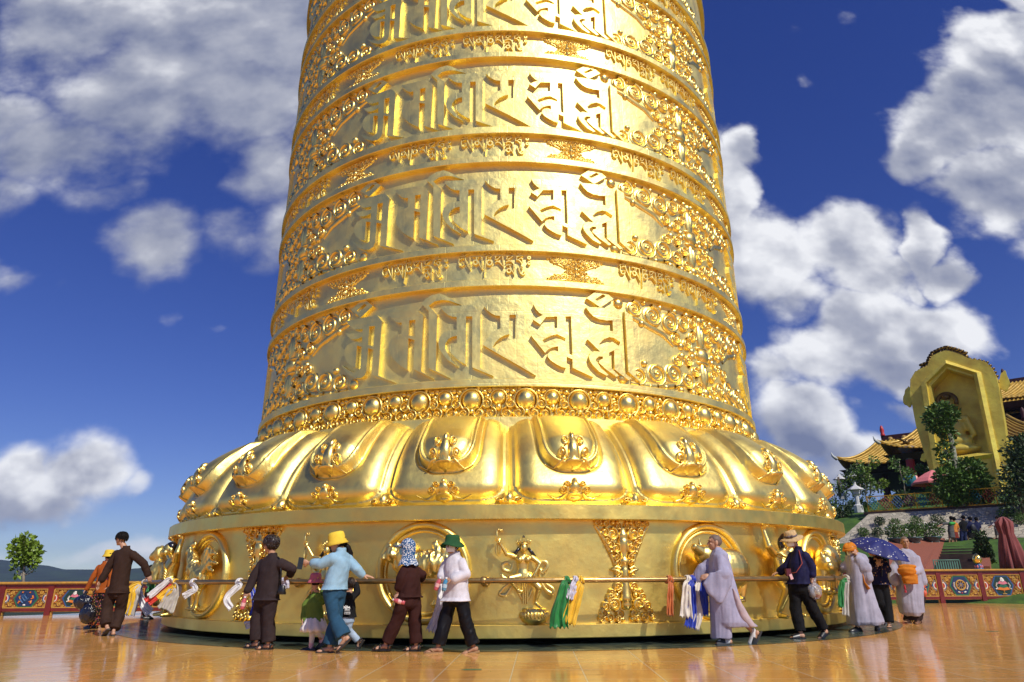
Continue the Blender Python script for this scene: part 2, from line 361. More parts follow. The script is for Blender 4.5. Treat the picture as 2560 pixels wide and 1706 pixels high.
RINGS = [(4.58, 4.74), (6.752, 6.905), (7.56, 7.72), (9.764, 9.919), (10.531, 10.713), (12.676, 12.828), (13.447, 13.617), (15.58, 15.73), (16.36, 16.53), (18.50, 18.65), (19.28, 19.45), (21.4, 21.55)]
for z0, z1 in RINGS:
    soft('trim_ring', [(RP - .02, z0), (RR - .012, z0), (RR, z0 + .012), (RR, z1 - .012), (RR - .012, z1), (RP - .02, z1 + .002)], GOLDP)
soft('drum_cap', [(RP, 24.9), (7.3, 25), (7.3, 25.4), (5.0, 27), (1.0, 28.5), (.01, 28.5)], GOLD)
def cylmap(u, v, h, r0, th0, z0):
    th = th0 + u / r0; r = r0 + h
    return (r * math.sin(th), -r * math.cos(th), z0 + v)

# ---- the big raised letters, traced as outlines on the unrolled drum
A_, B_, C_ = (850, 720, 6.2708), (1050, 710, 6.2733), (1310, 710, 6.031)
GLY = [
 (A_, [(370,165),(515,285),(322,468),(175,345)], [[(378,250),(420,272),(300,385),(262,362)]]),
 (A_, [(100,520),(340,475),(580,430),(655,520),(628,950),(600,1375),(865,1487),(497,1370),(522,970),(440,945),(415,1300),(385,1375),(320,1418),(240,1415),(150,1370),(90,1320),(20,1215),(100,1275),(205,1328),(270,1312),(322,1262),(340,925),(265,905),(240,1245),(160,1215),(95,1150),(62,1050),(75,960),(120,890),(205,852),(290,853),(345,870),(348,765),(290,795),(230,808),(165,800),(115,755),(92,705),(140,718),(220,712),(350,703),(355,645),(290,652),(230,652),(180,625),(130,570)],
      [[(458,605),(548,600),(523,920),(440,895)]]),
 (A_, [(748,392),(970,367),(1195,343),(1305,435),(1286,880),(1268,1310),(1462,1423),(1150,1275),(1168,820),(1070,790),(1050,1285),(960,1230),(880,1165),(810,1085),(768,1000),(765,890),(800,800),(860,745),(965,715),(965,545),(920,548),(875,535),(820,490),(775,440)],
      [[(1085,510),(1182,502),(1170,765),(1072,745)]]),
 (B_, [(20,310),(90,235),(180,180),(310,150),(400,185),(520,255),(650,332),(560,300),(450,262),(340,252),(230,275),(135,345),(268,485),(258,920),(248,1358),(470,1480),(135,1325),(135,425)], []),
 (B_, [(325,350),(570,342),(820,335),(950,440),(947,880),(945,1320),(1150,1445),(820,1310),(820,510),(722,510),(712,1262),(640,1225),(560,1165),(490,1095),(460,1025),(475,975),(530,940),(578,925),(578,815),(500,830),(440,870),(395,940),(395,1010),(440,1110),(520,1220),(590,1297),(430,1190),(350,1100),(300,1010),(288,920),(310,830),(370,760),(460,722),(575,720),(575,520),(500,515),(440,490),(380,440),(340,395)], []),
 (B_, [(1000,345),(1020,318),(1280,314),(1525,312),(1640,440),(1643,870),(1645,1300),(1820,1440),(1500,1252),(1240,1105),(990,960),(1040,880),(1110,790),(1180,730),(1260,700),(1258,500),(1190,497),(1120,465),(1050,410)],
      [[(1402,485),(1503,485),(1500,858),(1460,862),(1340,905),(1270,965),(1213,1052),(1142,990),(1180,920),(1250,850),(1330,805),(1402,787)]]),
 (C_, [(145,307),(370,315),(590,322),(745,345),(840,460),(853,870),(865,1280),(1050,1412),(733,1265),(733,1135),(643,1098),(640,1270),(560,1250),(470,1200),(400,1150),(358,1095),(365,1050),(400,1015),(460,1005),(518,1020),(515,940),(440,955),(370,985),(318,1040),(210,905),(105,775),(200,730),(300,685),(380,668),(503,668),(500,490),(420,495),(335,497),(245,610),(140,540),(285,470),(230,435),(180,380)],
      [[(625,490),(710,490),(722,790),(733,1080),(640,1040)], [(275,850),(350,805),(440,770),(500,757),(630,822),(615,865),(560,840),(480,825),(400,850),(310,895)]]),
 (C_, [(1150,65),(1350,225),(1155,355),(945,215)], [[(1190,155),(1235,185),(1105,260),(1070,235)]]),
 (C_, [(935,352),(1130,357),(1365,385),(1462,500),(1478,900),(1492,1325),(1622,1432),(1575,1450),(1368,1290),(1360,1000),(1283,1035),(1290,1240),(1430,1385),(1395,1400),(1240,1290),(1130,1190),(1140,1150),(1190,1130),(1190,1095),(1130,1095),(1085,1130),(1085,1165),(1110,1190),(1160,1270),(1275,1372),(1250,1385),(1130,1320),(1050,1240),(1000,1170),(980,1100),(1000,1040),(1060,1015),(1150,1023),(960,835),(1000,810),(1080,750),(1170,715),(1260,708),(1345,715),(1335,550),(1240,550),(1130,530),(1050,490),(990,430)],
      [[(1132,905),(1200,835),(1290,802),(1360,815),(1455,880),(1430,935),(1330,873),(1240,925),(1175,985)]]),
 (C_, [(1520,412),(1635,480),(1662,930),(1690,1385),(1775,1470),(1750,1478),(1575,1325),(1548,870)], []),
]
PC = R_(-3.6)                              # middle of the panel that faces the camera
RLT = RP + .088
def glyph_mesh(g):
    (ox, oy, s), outer, holes = g
    def cv(p):
        th, z = oncyl(ox + p[0] / s, oy + p[1] / s, RLT); return ((th - PC) * RLT, z)
    loops = [[cv(p) for p in outer]] + [[cv(p) for p in h] for h in holes]
    fl = [p for l in loops for p in l]
    tris = tessellate_polygon([[Vector((p[0], p[1], 0)) for p in l] for l in loops])
    bm = bmesh.new(); vs = [bm.verts.new((p[0], p[1], 0)) for p in fl]
    for t3 in tris:
        try: bm.faces.new([vs[i] for i in t3])
        except ValueError: pass
    us = [p[0] for p in fl]; u = math.floor(min(us) / .09) * .09
    while u < max(us):
        bmesh.ops.bisect_plane(bm, geom=bm.verts[:] + bm.edges[:] + bm.faces[:], plane_co=(u, 0, 0), plane_no=(1, 0, 0)); u += .09
    k = MB(); bm.verts.index_update()
    k.add([cylmap(v.co.x, v.co.y, 0, RLT, 0, 0) for v in bm.verts], [tuple(v.index for v in f.verts) for f in bm.faces], 0, True)
    for e in bm.edges:
        if len(e.link_faces) == 1:
            a, b2 = e.verts[0].co, e.verts[1].co
            k.add([cylmap(a.x, a.y, 0, RLT, 0, 0), cylmap(b2.x, b2.y, 0, RLT, 0, 0), cylmap(b2.x, b2.y, -.115, RLT, 0, 0), cylmap(a.x, a.y, -.115, RLT, 0, 0)], [(0, 1, 2, 3)], 0, False)
    bm.free(); return k
ROWZ = [0.0, RINGS[3][0] - RINGS[1][0], RINGS[5][0] - RINGS[1][0], RINGS[7][0] - RINGS[1][0], RINGS[9][0] - RINGS[1][0]]
for parts in ((0, 1), (2,), (3, 4), (5,), (6,), (7, 8), (9,)):
    gm_ = MB()
    for gi in parts:
        q = glyph_mesh(GLY[gi]); o0 = len(gm_.v); gm_.v += q.v; gm_.f += [tuple(i + o0 for i in f) for f in q.f]; gm_.mi += q.mi; gm_.sm += q.sm
    o = gm_.build('raised_letter', GOLDP, WH, fix=True); o.rotation_euler = (0, 0, PC); src = o
    for i, dz in enumerate(ROWZ):
        for side in (0, -1, 1):
            if (i == 0 and side == 0) or (i == 4 and side): continue
            c = src.copy(); COL.objects.link(c); c.parent = WH; c.location = (0, 0, dz); c.rotation_euler = (0, 0, PC + side * PI / 2)

# ---- scrollwork vocabulary (in a flat frame u, v with relief height h)
class Relief(MB):
    def __init__(s, fn): super().__init__(); s.fn = fn
    def pt(s, u, v, h): return s.fn(u, v, h)
    def dome(s, u, v, ru, rv, h, n=14, m=5, base=-.01):
        rows = []
        for j in range(m + 1):
            p = PI / 2 * j / m; rows.append([s.pt(u + ru * math.cos(p) * math.cos(2 * PI * k / n), v + rv * math.cos(p) * math.sin(2 * PI * k / n), base + (h - base) * math.sin(p)) for k in range(n)])
        s.loft(rows, cap=False)
    def stroke(s, path, rad, h, n=7, base=-.01):
        """raised round-backed ribbon along a path (u,v)"""
        m = len(path); rs = rad if isinstance(rad, (list, tuple)) else [rad] * m; rows = []
        for i in range(m):
            a = path[max(0, i - 1)]; b = path[min(m - 1, i + 1)]; d = math.hypot(b[0] - a[0], b[1] - a[1]) or 1; nx, ny = -(b[1] - a[1]) / d, (b[0] - a[0]) / d
            hh = h * (rs[i] / max(rs)) ** .6
            rows.append([s.pt(path[i][0] + nx * rs[i] * math.cos(PI * k / (n - 1)), path[i][1] + ny * rs[i] * math.cos(PI * k / (n - 1)), base + (hh - base) * math.sin(PI * k / (n - 1))) for k in range(n)])
        s.loft(rows, cap=False, closed=False)
    def curl(s, u, v, r, h, a0=0.0, turns=1.6, d=1, tail=0.0, eye=True):
        s.dome(u, v, r * 1.02, r * 1.02, h * .5)
        K = 22; path = []; rad = []
        for i in range(K):
            f = i / (K - 1); w = a0 + d * f * turns * 2 * PI; rr = r * (1 - .78 * f); path.append((u + rr * math.cos(w), v + rr * math.sin(w))); rad.append(r * (.20 - .07 * f))
        s.stroke(path, rad, h)
        if eye: s.dome(u, v, r * .27, r * .27, h * 1.15, 9, 4)
    def ball(s, u, v, r, h=None): s.dome(u, v, r, r, h or r * .95, 11, 4)
def hourglass(s, su, sv, sr, hh, fine=True):
    """scroll-and-pearl hourglass filling a panel between two inscriptions"""
    for mv in (1, -1):
        for mu in (1, -1):
            E = [('b', 2.60, .82, .13), ('c', 2.20, .74, .21), ('b', 2.00, .44, .09), ('c', 1.68, .65, .27), ('c', 1.15, .58, .28), ('c', .68, .66, .21), ('c', .30, .76, .15), ('b', 1.42, .90, .08), ('b', .93, .90, .09), ('b', .50, .90, .09),
                 ('c', .98, .24, .15), ('b', .80, .10, .10), ('c', .60, .18, .15), ('b', .42, .05, .09), ('c', .36, .40, .14), ('b', .30, -.02, .08), ('b', 1.9, .93, .06), ('b', .16, .92, .09)]
            for kd, u, v, r in E:
                v2 = v if mv > 0 else v + .03
                if kd == 'b': s.ball(mu * u * su, mv * v2 * sv, r * sr, hh * .9)
                else: s.curl(mu * u * su, mv * v2 * sv, r * sr, hh, PI / 2 * (1 if mv > 0 else -1), 1.7, mu * mv)
            sw = [(2.40, .60), (2.1, .52), (1.75, .40), (1.35, .28), (1.05, .06)] if mv > 0 else [(2.40, .93), (2.0, .95), (1.6, .93), (1.2, .86), (.8, .8)]
            s.stroke([(mu * u * su, mv * v * sv) for u, v in sw], [.05 * sr, .08 * sr, .09 * sr, .08 * sr, .04 * sr], hh * .6)
        s.dome(0, mv * .46 * sv, .16 * sr, .36 * sv, hh * 1.1); s.dome(0, mv * .46 * sv, .10 * sr, .26 * sv, hh * 1.4)
        s.dome(0, mv * .86 * sv, .12 * sr, .12 * sr, hh * 1.1)
    s.dome(0, 0, .22 * sr, .20 * sr, hh * 1.6, 16, 6); s.dome(0, .17 * sv, .26 * sr, .06 * sr, hh); s.dome(0, -.17 * sv, .26 * sr, .06 * sr, hh)
def cylfn(r0, th0, z0): return lambda u, v, h: cylmap(u, v, h, r0, th0, z0)
def place_relief(k, name, m, th, z, first=[None]):
    o = k.build(name, m, WH, fix=True); o.rotation_euler = (0, 0, th); o.location = (0, 0, z); return o
def dup_part(o, th, z=0.0):
    c = o.copy(); COL.objects.link(c); c.parent = o.parent; c.rotation_euler = (0, 0, th); c.location = (0, 0, z); return c
k = Relief(cylfn(RP, 0, 0)); hourglass(k, .925, 1.0, .95, .08)
o = place_relief(k, 'scroll_panel', GOLD2, PC + PI / 4, 5.75)
for z in (5.75, 8.74, 11.70, 14.60, 17.52):
    for a in (-1, 1, 3):
        if not (z == 5.75 and a == 1): dup_part(o, PC + a * PI / 4, z)
k = Relief(cylfn(RP, 0, 0)); hourglass(k, .235, .29, .31, .045)
BANDZ = [(6.905, 7.56), (9.919, 10.531), (12.828, 13.447), (15.73, 16.36), (18.65, 19.28)]
T0 = R_(13.0); o = None
for z0, z1 in BANDZ:
    for a in (-2, -1, 0, 1, 2):
        if o is None: o = place_relief(k, 'scroll_boss', GOLD2, T0 + a * PI / 4, (z0 + z1) / 2)
        else: dup_part(o, T0 + a * PI / 4, (z0 + z1) / 2)

# ---- the six-syllable mantra in Tibetan letters, repeated round every narrow band
def ringpts(cx, cy, r, n=13, a0=0, a1=2 * PI): return [(cx + r * math.cos(a0 + (a1 - a0) * i / (n - 1)), cy + r * math.sin(a0 + (a1 - a0) * i / (n - 1))) for i in range(n)]
def word():
    S = []; D = (1130, 630, 9.804)
    def st(pts, w): S.append(([(p[0], p[1]) for p in pts], w))
    def rg(cx, cy, r, w=20): st([(cx + r * math.cos(2 * PI * i / 12), cy + r * math.sin(2 * PI * i / 12)) for i in range(13)], w)
    rg(305, 15, 30, 16); st([(215, 75), (265, 70), (315, 100), (345, 70), (420, 45), (560, 15)], [8, 14, 20, 14, 12, 5]); st([(160, 150), (200, 115), (300, 105), (330, 120)], [8, 16, 18, 14])
    st([(320, 110), (345, 220), (400, 330), (450, 430)], [16, 17, 15, 5]); st([(445, 120), (450, 280), (455, 435)], [16, 16, 6]); st([(210, 190), (250, 155), (300, 150)], 12)
    st([(185, 160), (170, 260), (190, 330), (245, 345), (300, 310), (300, 265), (255, 250)], [12, 16, 18, 18, 16, 12, 8])
    st([(510, 115), (600, 110), (700, 110), (750, 108)], 15); rg(580, 255, 52, 22); st([(600, 130), (615, 190), (690, 320), (745, 435)], [14, 16, 14, 5]); st([(738, 110), (745, 290), (752, 435)], [16, 16, 6]); st([(640, 115), (650, 170)], 10)
    rg(815, 35, 28, 14); st([(820, 10), (880, 5), (930, 40), (985, 80)], [6, 14, 16, 4]); st([(830, 105), (900, 98), (985, 95)], 15); rg(925, 260, 62, 22); st([(850, 110), (830, 300), (795, 590)], [14, 17, 7]); st([(900, 150), (960, 135), (980, 100)], 10)
    st([(1060, 110), (1150, 92), (1220, 92)], 15); st([(1075, 120), (1065, 180), (1090, 195), (1170, 140), (1190, 100)], 12); st([(1060, 265), (1110, 230), (1180, 250), (1275, 370)], [8, 18, 18, 5]); st([(1250, 95), (1265, 230), (1278, 375)], [18, 16, 6])
    st([(1340, 45), (1390, 10), (1440, 15), (1515, 75)], [5, 14, 16, 4]); st([(1345, 110), (1420, 92), (1510, 92)], 15); st([(1365, 115), (1350, 175), (1390, 180), (1480, 120), (1500, 100)], 12); st([(1330, 250), (1400, 215), (1470, 230), (1530, 300), (1555, 380)], [8, 18, 18, 15, 5])
    st([(1340, 325), (1400, 315), (1470, 318)], 12); rg(1405, 455, 48, 19); st([(1430, 340), (1440, 400), (1490, 470), (1535, 560)], [12, 14, 12, 5]); st([(1525, 320), (1535, 450), (1540, 565)], [15, 14, 5])
    rg(1660, 20, 42, 18); rg(1660, 25, 14, 10); st([(1590, 110), (1680, 95), (1760, 92)], 15); st([(1600, 120), (1590, 195), (1640, 190), (1700, 240), (1715, 300)], [10, 14, 16, 14, 5]); st([(1660, 170), (1700, 150), (1740, 165), (1745, 220), (1705, 300)], [8, 14, 16, 14, 5])
    st([(1640, 340), (1655, 430), (1690, 520), (1745, 560), (1795, 530), (1795, 480), (1760, 470)], [12, 16, 17, 17, 15, 12, 7]); st([(1700, 345), (1745, 360), (1710, 390), (1740, 420)], 10)
    rg(1900, 140, 32, 18); rg(1900, 270, 30, 18)
    th_c = oncyl(1130 + 1020 / D[2], 630 + 280 / D[2], RP + .06)
    k = MB()
    for pts, w in S:
        q = []
        for p in pts:
            th, z = oncyl(D[0] + p[0] / D[2], D[1] + p[1] / D[2], RP + .06); q.append(((th - th_c[0]) * RP, z - th_c[1]))
        m = len(q); ws = w if isinstance(w, list) else [w] * m; sc_ = .0063 / 9.804; rows = []
        for i in range(m):
            a = q[max(0, i - 1)]; b2 = q[min(m - 1, i + 1)]; d = math.hypot(b2[0] - a[0], b2[1] - a[1]) or 1; nx, ny = -(b2[1] - a[1]) / d, (b2[0] - a[0]) / d; r = ws[i] * sc_ * 1.35
            rows.append([cylmap(q[i][0] + sx * nx * r, q[i][1] + sx * ny * r, h, RP, 0, 0) for sx, h in ((-1.05, -.01), (-1, .05), (-.6, .058), (.6, .058), (1, .05), (1.05, -.01))])
        k.loft(rows, smooth=False, cap=False, closed=False)
        for row in (rows[0], rows[-1]): k.add(row, [tuple(range(6))], 0, False)
    return k, th_c
k, (thc, zc) = word(); o = None
for bi, (z0, z1) in enumerate(BANDZ):
    zz = (z0 + z1) / 2 + zc - (6.905 + 7.56) / 2
    for a in (-2, -1, 0, 1, 2):
        for d in (-1, 1):
            th = T0 + a * PI / 4 + d * R_(15)
            if o is None: o = place_relief(k, 'mantra_word', GOLDP, th, zz)
            else: dup_part(o, th, zz)

# ---- pearl frieze under the lowest ring
k = Relief(cylfn(RP + .02, 0, 4.265))
for i in range(40):
    u0 = (R_(3.5) + i * 2 * PI / 40) * (RP + .02)
    k.stroke(ringpts(u0, .05, .235, 15, R_(-60), R_(240)), .028, .09); k.dome(u0, .06, .20, .22, .18, 16, 6); k.dome(u0, -.17, .10, .07, .12)
    k.dome(u0 + .533, .11, .15, .16, .13, 14, 5); k.stroke(ringpts(u0 + .533, .11, .165, 11, R_(-20), R_(200)), .02, .07); k.dome(u0 + .533, -.08, .07, .09, .09)
    for m in (1, -1):
        k.curl(u0 + m * .30, -.02, .11, .11, R_(90), 1.5, -m); k.curl(u0 + m * .145, -.215, .125, .13, R_(90), 1.5, m); k.curl(u0 + m * .385, -.215, .12, .12, R_(90), 1.5, -m)
        for (a, z, r) in ((.25, .24, .065), (.36, .26, .06), (.31, .14, .055), (.12, .30, .05)): k.ball(u0 + m * a, z, r)
        k.stroke([(u0 + m * .0, -.31), (u0 + m * .14, -.335), (u0 + m * .27, -.29), (u0 + m * .40, -.335), (u0 + m * .533, -.30)], .03, .06)
k.build('pearl_frieze', GOLD2, WH, fix=True)

# ---- lotus petals
PR = [(6.98, 3.73), (7.22, 3.61), (7.60, 3.28), (7.91, 2.91), (8.09, 2.58), (8.21, 2.31), (8.30, 2.128)]
def cr(P, t):
    n = len(P) - 1; x = min(max(t, 0), 1) * n; i = min(int(x), n - 1); f = x - i
    p = [Vector(P[max(0, min(n, i + j))]) for j in (-1, 0, 1, 2)]
    return .5 * ((2 * p[1]) + (-p[0] + p[2]) * f + (2 * p[0] - 5 * p[1] + 4 * p[2] - p[3]) * f * f + (-p[0] + 3 * p[1] - 3 * p[2] + p[3]) * f ** 3)
PROF_L = sum((cr(PR, (i + 1) / 60) - cr(PR, i / 60)).length for i in range(60))
def pnorm(t):
    d = cr(PR, min(1, t + .02)) - cr(PR, max(0, t - .02)); d.normalize(); return Vector((-d.y, d.x)) if -d.y > 0 else Vector((-d.y, d.x))
def sdbox(x, y, hw, y0, y1, r):
    """inside-distance to a box with rounded lower corners, open upward"""
    qx = abs(x) - hw + r; qy = (y - y1) + r
    d = math.hypot(max(qx, 0), max(qy, 0)) + min(max(qx, qy), 0) - r
    return -d
def pillow(d, w):
    if d <= 0: return 0.0
    f = min(d / w, 1); return math.sqrt(max(0, 1 - (1 - f) ** 2))
def petal_h(s, t):
    y = t * PROF_L; Rr = cr(PR, t)[0]; hw = R_(7.5) * Rr; x = s * hw
    d1 = sdbox(x, y, hw * .955 - .30 * max(0, (t - .72)) ** 1.2, 0, PROF_L * .955, .42)
    h = .05 * pillow(d1 + .05, .05) + .24 * pillow(d1 - .055, .36)
    h += .05 * math.exp(-((d1 - .03) / .022) ** 2)
    d2 = sdbox(x, y, .50, 0, PROF_L * .655, .40)
    if d2 > -.12:
        e = min(max((d2 + .01) / .035, 0), 1); e = e * e * (3 - 2 * e)
        h += e * (.13 + .15 * pillow(d2 - .10, .34)) * min(1, max(0, -.12 + t * 2.4)) + .06 * math.exp(-((d2 - .05) / .028) ** 2) * (d2 > 0) - .05 * math.exp(-((d2 + .03) / .03) ** 2)
    return h * min(1, .50 + t * 2.4)
def petal_pt(s, t, extra=0.0, base=False):
    c = cr(PR, t); n = pnorm(t); h = (0 if base else petal_h(s, t)) + extra; r = c[0] + n.x * h; z = c[1] + n.y * h; th = s * R_(7.5)
    return (r * math.sin(th), -r * math.cos(th), z)
k = MB(); NS, NT = 90, 92
k.loft([[petal_pt(-1 + 2 * i / NS, j / NT) for i in range(NS + 1)] for j in range(NT + 1)], cap=False, closed=False)
po = k.build('lotus_petal', GOLD, WH, fix=True)
def petalfn(u, v, h):
    t = min(max(v / PROF_L, 0), 1); s = u / (R_(7.5) * cr(PR, t)[0]); return petal_pt(s, t, h)
k = Relief(petalfn)
for y0, sc2 in ((PROF_L * .63, .8), (PROF_L * .925, .8)):
    k.dome(0, y0 - .14, .10, .22, .075, 16, 6); k.dome(0, y0 - .02, .16, .08, .07, 16, 6); k.dome(0, y0 - .33, .05, .08, .07)
    for m in (1, -1):
        k.curl(m * .135, y0 - .27, .058, .06, R_(90), 1.5, m); k.curl(m * .20, y0 - .12, .072, .07, R_(90), 1.5, m)
        k.stroke([(m * .13, y0 - .05), (m * .20, y0 + .00), (m * .32, y0 + .02), (m * .46, y0 - .05)], [.03, .03, .02, .006], .05)
so = k.build('scroll_tip', GOLD2, po, fix=True)
k = Relief(lambda u, v, h: (lambda t: ((cr(PR, t)[0] + pnorm(t).x * h) * math.sin(R_(7.5) + u / 8.2), -(cr(PR, t)[0] + pnorm(t).x * h) * math.cos(R_(7.5) + u / 8.2), cr(PR, t)[1] + pnorm(t).y * h))(min(max(v / PROF_L, 0), 1)))
k.dome(0, PROF_L * .90, .10, .26, .16, 14, 6); k.dome(0, PROF_L * .97, .22, .06, .12)
for m in (1, -1): k.curl(m * .16, PROF_L * .945, .075, .16, R_(90), 1.4, m)
co = k.build('scroll_corner', GOLD2, po, fix=True)
for i in range(24):
    th = R_(8.1 + 15 * i)
    if i == 0: po.rotation_euler = (0, 0, th); continue
    c = po.copy(); COL.objects.link(c); c.parent = WH; c.rotation_euler = (0, 0, th)
    for q in (so, co):
        d = q.copy(); COL.objects.link(d); d.parent = c

# ================================================================ RELIEFS ON THE BASE OF THE WHEEL
RW = 8.41
BK = lambda kk: R_(2.26 + 11.25 * kk)
def wlocal(u, z, h): return (u, -(RW + h), z)
def wpart(me, name, th, parent=None, m=GOLD2):
    me.materials.clear(); me.materials.append(m); o = link(name, me, parent or WH)
    if parent is None: o.rotation_euler = (0, 0, th)
    return o
def furry(me, amp, sc_):
    v = verts_np(me); n = normals_np(me); f = np.array([noise.noise(Vector((p[0] * sc_, p[1] * sc_, p[2] * sc_ * .35))) for p in v]); set_verts(me, v + n * (f * amp)[:, None])
# pilasters
def pilaster():
    k = Relief(cylfn(RW, 0, 0)); s = .00134
    Rr = [(325,100,42),(215,105,45),(60,140,40),(235,215,50),(140,235,72),(205,310,45),(172,360,45),(100,405,55),(165,445,32),(100,510,45),(92,580,42),(95,690,42),(110,850,55),(190,910,40),(120,940,36),(212,970,52),(160,1040,74),(272,1065,52),(300,1140,44),(95,1150,52),(225,1190,46),(330,1195,40),(130,1205,38),(275,110,30),(120,100,34),(60,100,30),(70,870,30),(60,1210,36)]
    for dx, y, r in Rr:
        for m in (1, -1):
            z = 1.885 - (y - 70) * s
            if r > 36: k.curl(m * dx * s, z, r * s * 1.12, .085, R_(90) if y < 640 else R_(-90), 1.6, m if y < 640 else -m)
            else: k.ball(m * dx * s, z, r * s * 1.1, .07)
    for m in (1, -1):
        k.stroke([(m * x * s, 1.885 - (y - 70) * s) for x, y in ((60, 640), (110, 615), (170, 650), (110, 660), (60, 690))], .035, .08)
        k.stroke([(m * x * s, 1.885 - (y - 70) * s) for x, y in ((350, 130), (260, 260), (190, 400), (140, 520), (110, 640))], [.03, .05, .05, .04, .03], .04)
        k.stroke([(m * x * s, 1.885 - (y - 70) * s) for x, y in ((110, 700), (130, 860), (230, 1000), (310, 1130), (340, 1230))], [.03, .05, .06, .06, .05], .04)
    prof = [(160,44),(200,40),(230,66),(262,70),(285,55),(300,72),(360,68),(430,58),(500,38),(520,46),(545,76),(575,60),(600,46),(640,48),(665,62),(690,50),(715,62),(740,48),(800,56),(860,66),(960,70),(1000,86),(1015,62),(1045,72),(1085,62),(1110,40)]
    rows = []
    for y, w in prof:
        z = 1.885 - (y - 70) * s; rows.append([cylmap(w * s * math.cos(PI * q / 12), z, -.01 + w * s * .95 * math.sin(PI * q / 12) + .03, RW, 0, 0) for q in range(13)])
    k.loft(rows, cap=False, closed=False)
    return k
k = pilaster(); o = k.build('pilaster', GOLD2, WH); o.rotation_euler = (0, 0, BK(1))
for kk in (-3, 5, -11, 9): dup_part(o, BK(kk))
# medallion rings
k = Relief(cylfn(RW, 0, 1.09))
k.stroke(ringpts(0, 0, .735, 65), .062, .10, 9); k.stroke(ringpts(0, 0, .640, 65), .030, .05, 7)
med = k.build('medallion', GOLD, WH); med.rotation_euler = (0, 0, BK(-1))
meds = {-1: med}
for kk in (2, 4, -4, -6): meds[kk] = dup_part(med, BK(kk))
Z0 = 1.09
def W3(u, z, h): return Vector(wlocal(u, Z0 + z, h))
# long-haired dog
k = MB(); k.ell(W3(.12, .10, .10), (.46, .16, .24)); k.ell(W3(-.28, .20, .16), (.20, .17, .24)); k.ell(W3(-.46, .27, .22), (.13, .13, .13)); k.ell(W3(-.57, .22, .24), (.07, .08, .06)); k.ell(W3(-.40, .40, .2), (.07, .05, .06)); k.ell(W3(-.53, .38, .2), (.05, .05, .06))
k.ell(W3(.40, .30, .08), (.17, .10, .13)); k.cap(W3(.30, .25, .1), .10, W3(.22, .42, .1), .06)
for u in (-.30, -.12, .34, .50): k.cap(W3(u, -.02, .12), .10, W3(u - .04, -.46, .11), .075); k.ell(W3(u - .08, -.49, .12), (.10, .08, .05))
me = remesh(k, .014, 1); furry(me, .035, 17); wpart(me, 'dog_relief', 0, med)
# rooster
k = MB(); k.ell(W3(-.10, -.02, .12), (.30, .16, .22), rot=Matrix.Rotation(R_(20), 3, 'Y')); k.cap(W3(-.26, .08, .14), .17, W3(-.48, .40, .16), .085); k.ell(W3(-.52, .43, .17), (.10, .09, .09)); k.cap(W3(-.60, .42, .18), .03, W3(-.68, .38, .19), .008)
k.ell(W3(-.42, .56, .16), (.08, .04, .07)); k.ell(W3(-.50, .55, .16), (.07, .04, .05)); k.ell(W3(-.60, .34, .17), (.035, .03, .06))
for a, b2, c2 in ((.30, .45, .55), (.42, .38, .52), (.20, .42, .42), (.48, .22, .35), (.36, .12, .22), (.28, .30, .3)): k.cap(W3(.08, .02, .12), .08, W3(a * .7, b2, .13), .06); k.cap(W3(a * .7, b2, .13), .06, W3(a + .10, c2 - .16, .12), .025)
for u in (-.20, -.02): k.cap(W3(u, -.16, .12), .10, W3(u - .03, -.34, .12), .05); k.cap(W3(u - .03, -.34, .12), .04, W3(u - .06, -.58, .12), .032); [k.cap(W3(u - .06, -.58, .12), .03, W3(u - .06 + q, -.63, .16), .02) for q in (-.14, -.04, .07)]
me = remesh(k, .013, 1); furry(me, .022, 24); wpart(me, 'rooster_relief', 0, meds[-4])
# pig looking back over its shoulder
k = MB(); k.ell(W3(.28, .03, .16), (.42, .24, .34)); k.ell(W3(-.10, .02, .18), (.26, .22, .26)); k.cap(W3(-.12, .10, .22), .20, W3(-.30, .24, .26), .17); k.ell(W3(-.30, .24, .28), (.20, .17, .17)); k.cap(W3(-.36, .26, .30), .12, W3(-.56, .36, .34), .065)
k.cap(W3(-.22, .34, .28), .07, W3(-.10, .46, .30), .015); k.cap(W3(-.38, .38, .26), .05, W3(-.40, .50, .28), .012); k.ell(W3(-.57, .37, .35), (.045, .06, .055)); k.cap(W3(.62, .18, .1), .03, W3(.68, .04, .12), .02)
for u in (-.2, 0.02, .40, .55): k.cap(W3(u, -.10, .16), .12, W3(u - .03, -.44, .13), .06); k.ell(W3(u - .06, -.48, .14), (.09, .08, .05))
wpart(remesh(k, .014, 3), 'pig_relief', 0, meds[2])
# tiger
k = MB(); k.ell(W3(.12, .18, .18), (.34, .22, .32)); k.ell(W3(-.26, .14, .26), (.20, .18, .17)); k.ell(W3(-.36, .08, .36), (.11, .10, .09)); k.cap(W3(-.18, .26, .26), .05, W3(-.16, .33, .26), .03); k.cap(W3(-.38, .26, .26), .05, W3(-.40, .32, .26), .03); k.cap(W3(-.02, .1, .22), .2, W3(-.22, .12, .26), .16)
for u, z in ((-.34, -.30), (-.12, -.34), (.22, -.34), (.40, -.30)): k.cap(W3(u * .9, 0, .18), .12, W3(u, z, .18), .07); k.ell(W3(u - .04, z - .05, .20), (.10, .09, .06))
k.tube([W3(.44, -.02, .12), W3(.56, -.16, .14), W3(.46, -.32, .16), W3(.24, -.42, .16), W3(.12, -.56, .14)], [.06, .06, .055, .05, .03], 10)
me = remesh(k, .014, 2); furry(me, .008, 14); wpart(me, 'tiger_relief', 0, meds[4])
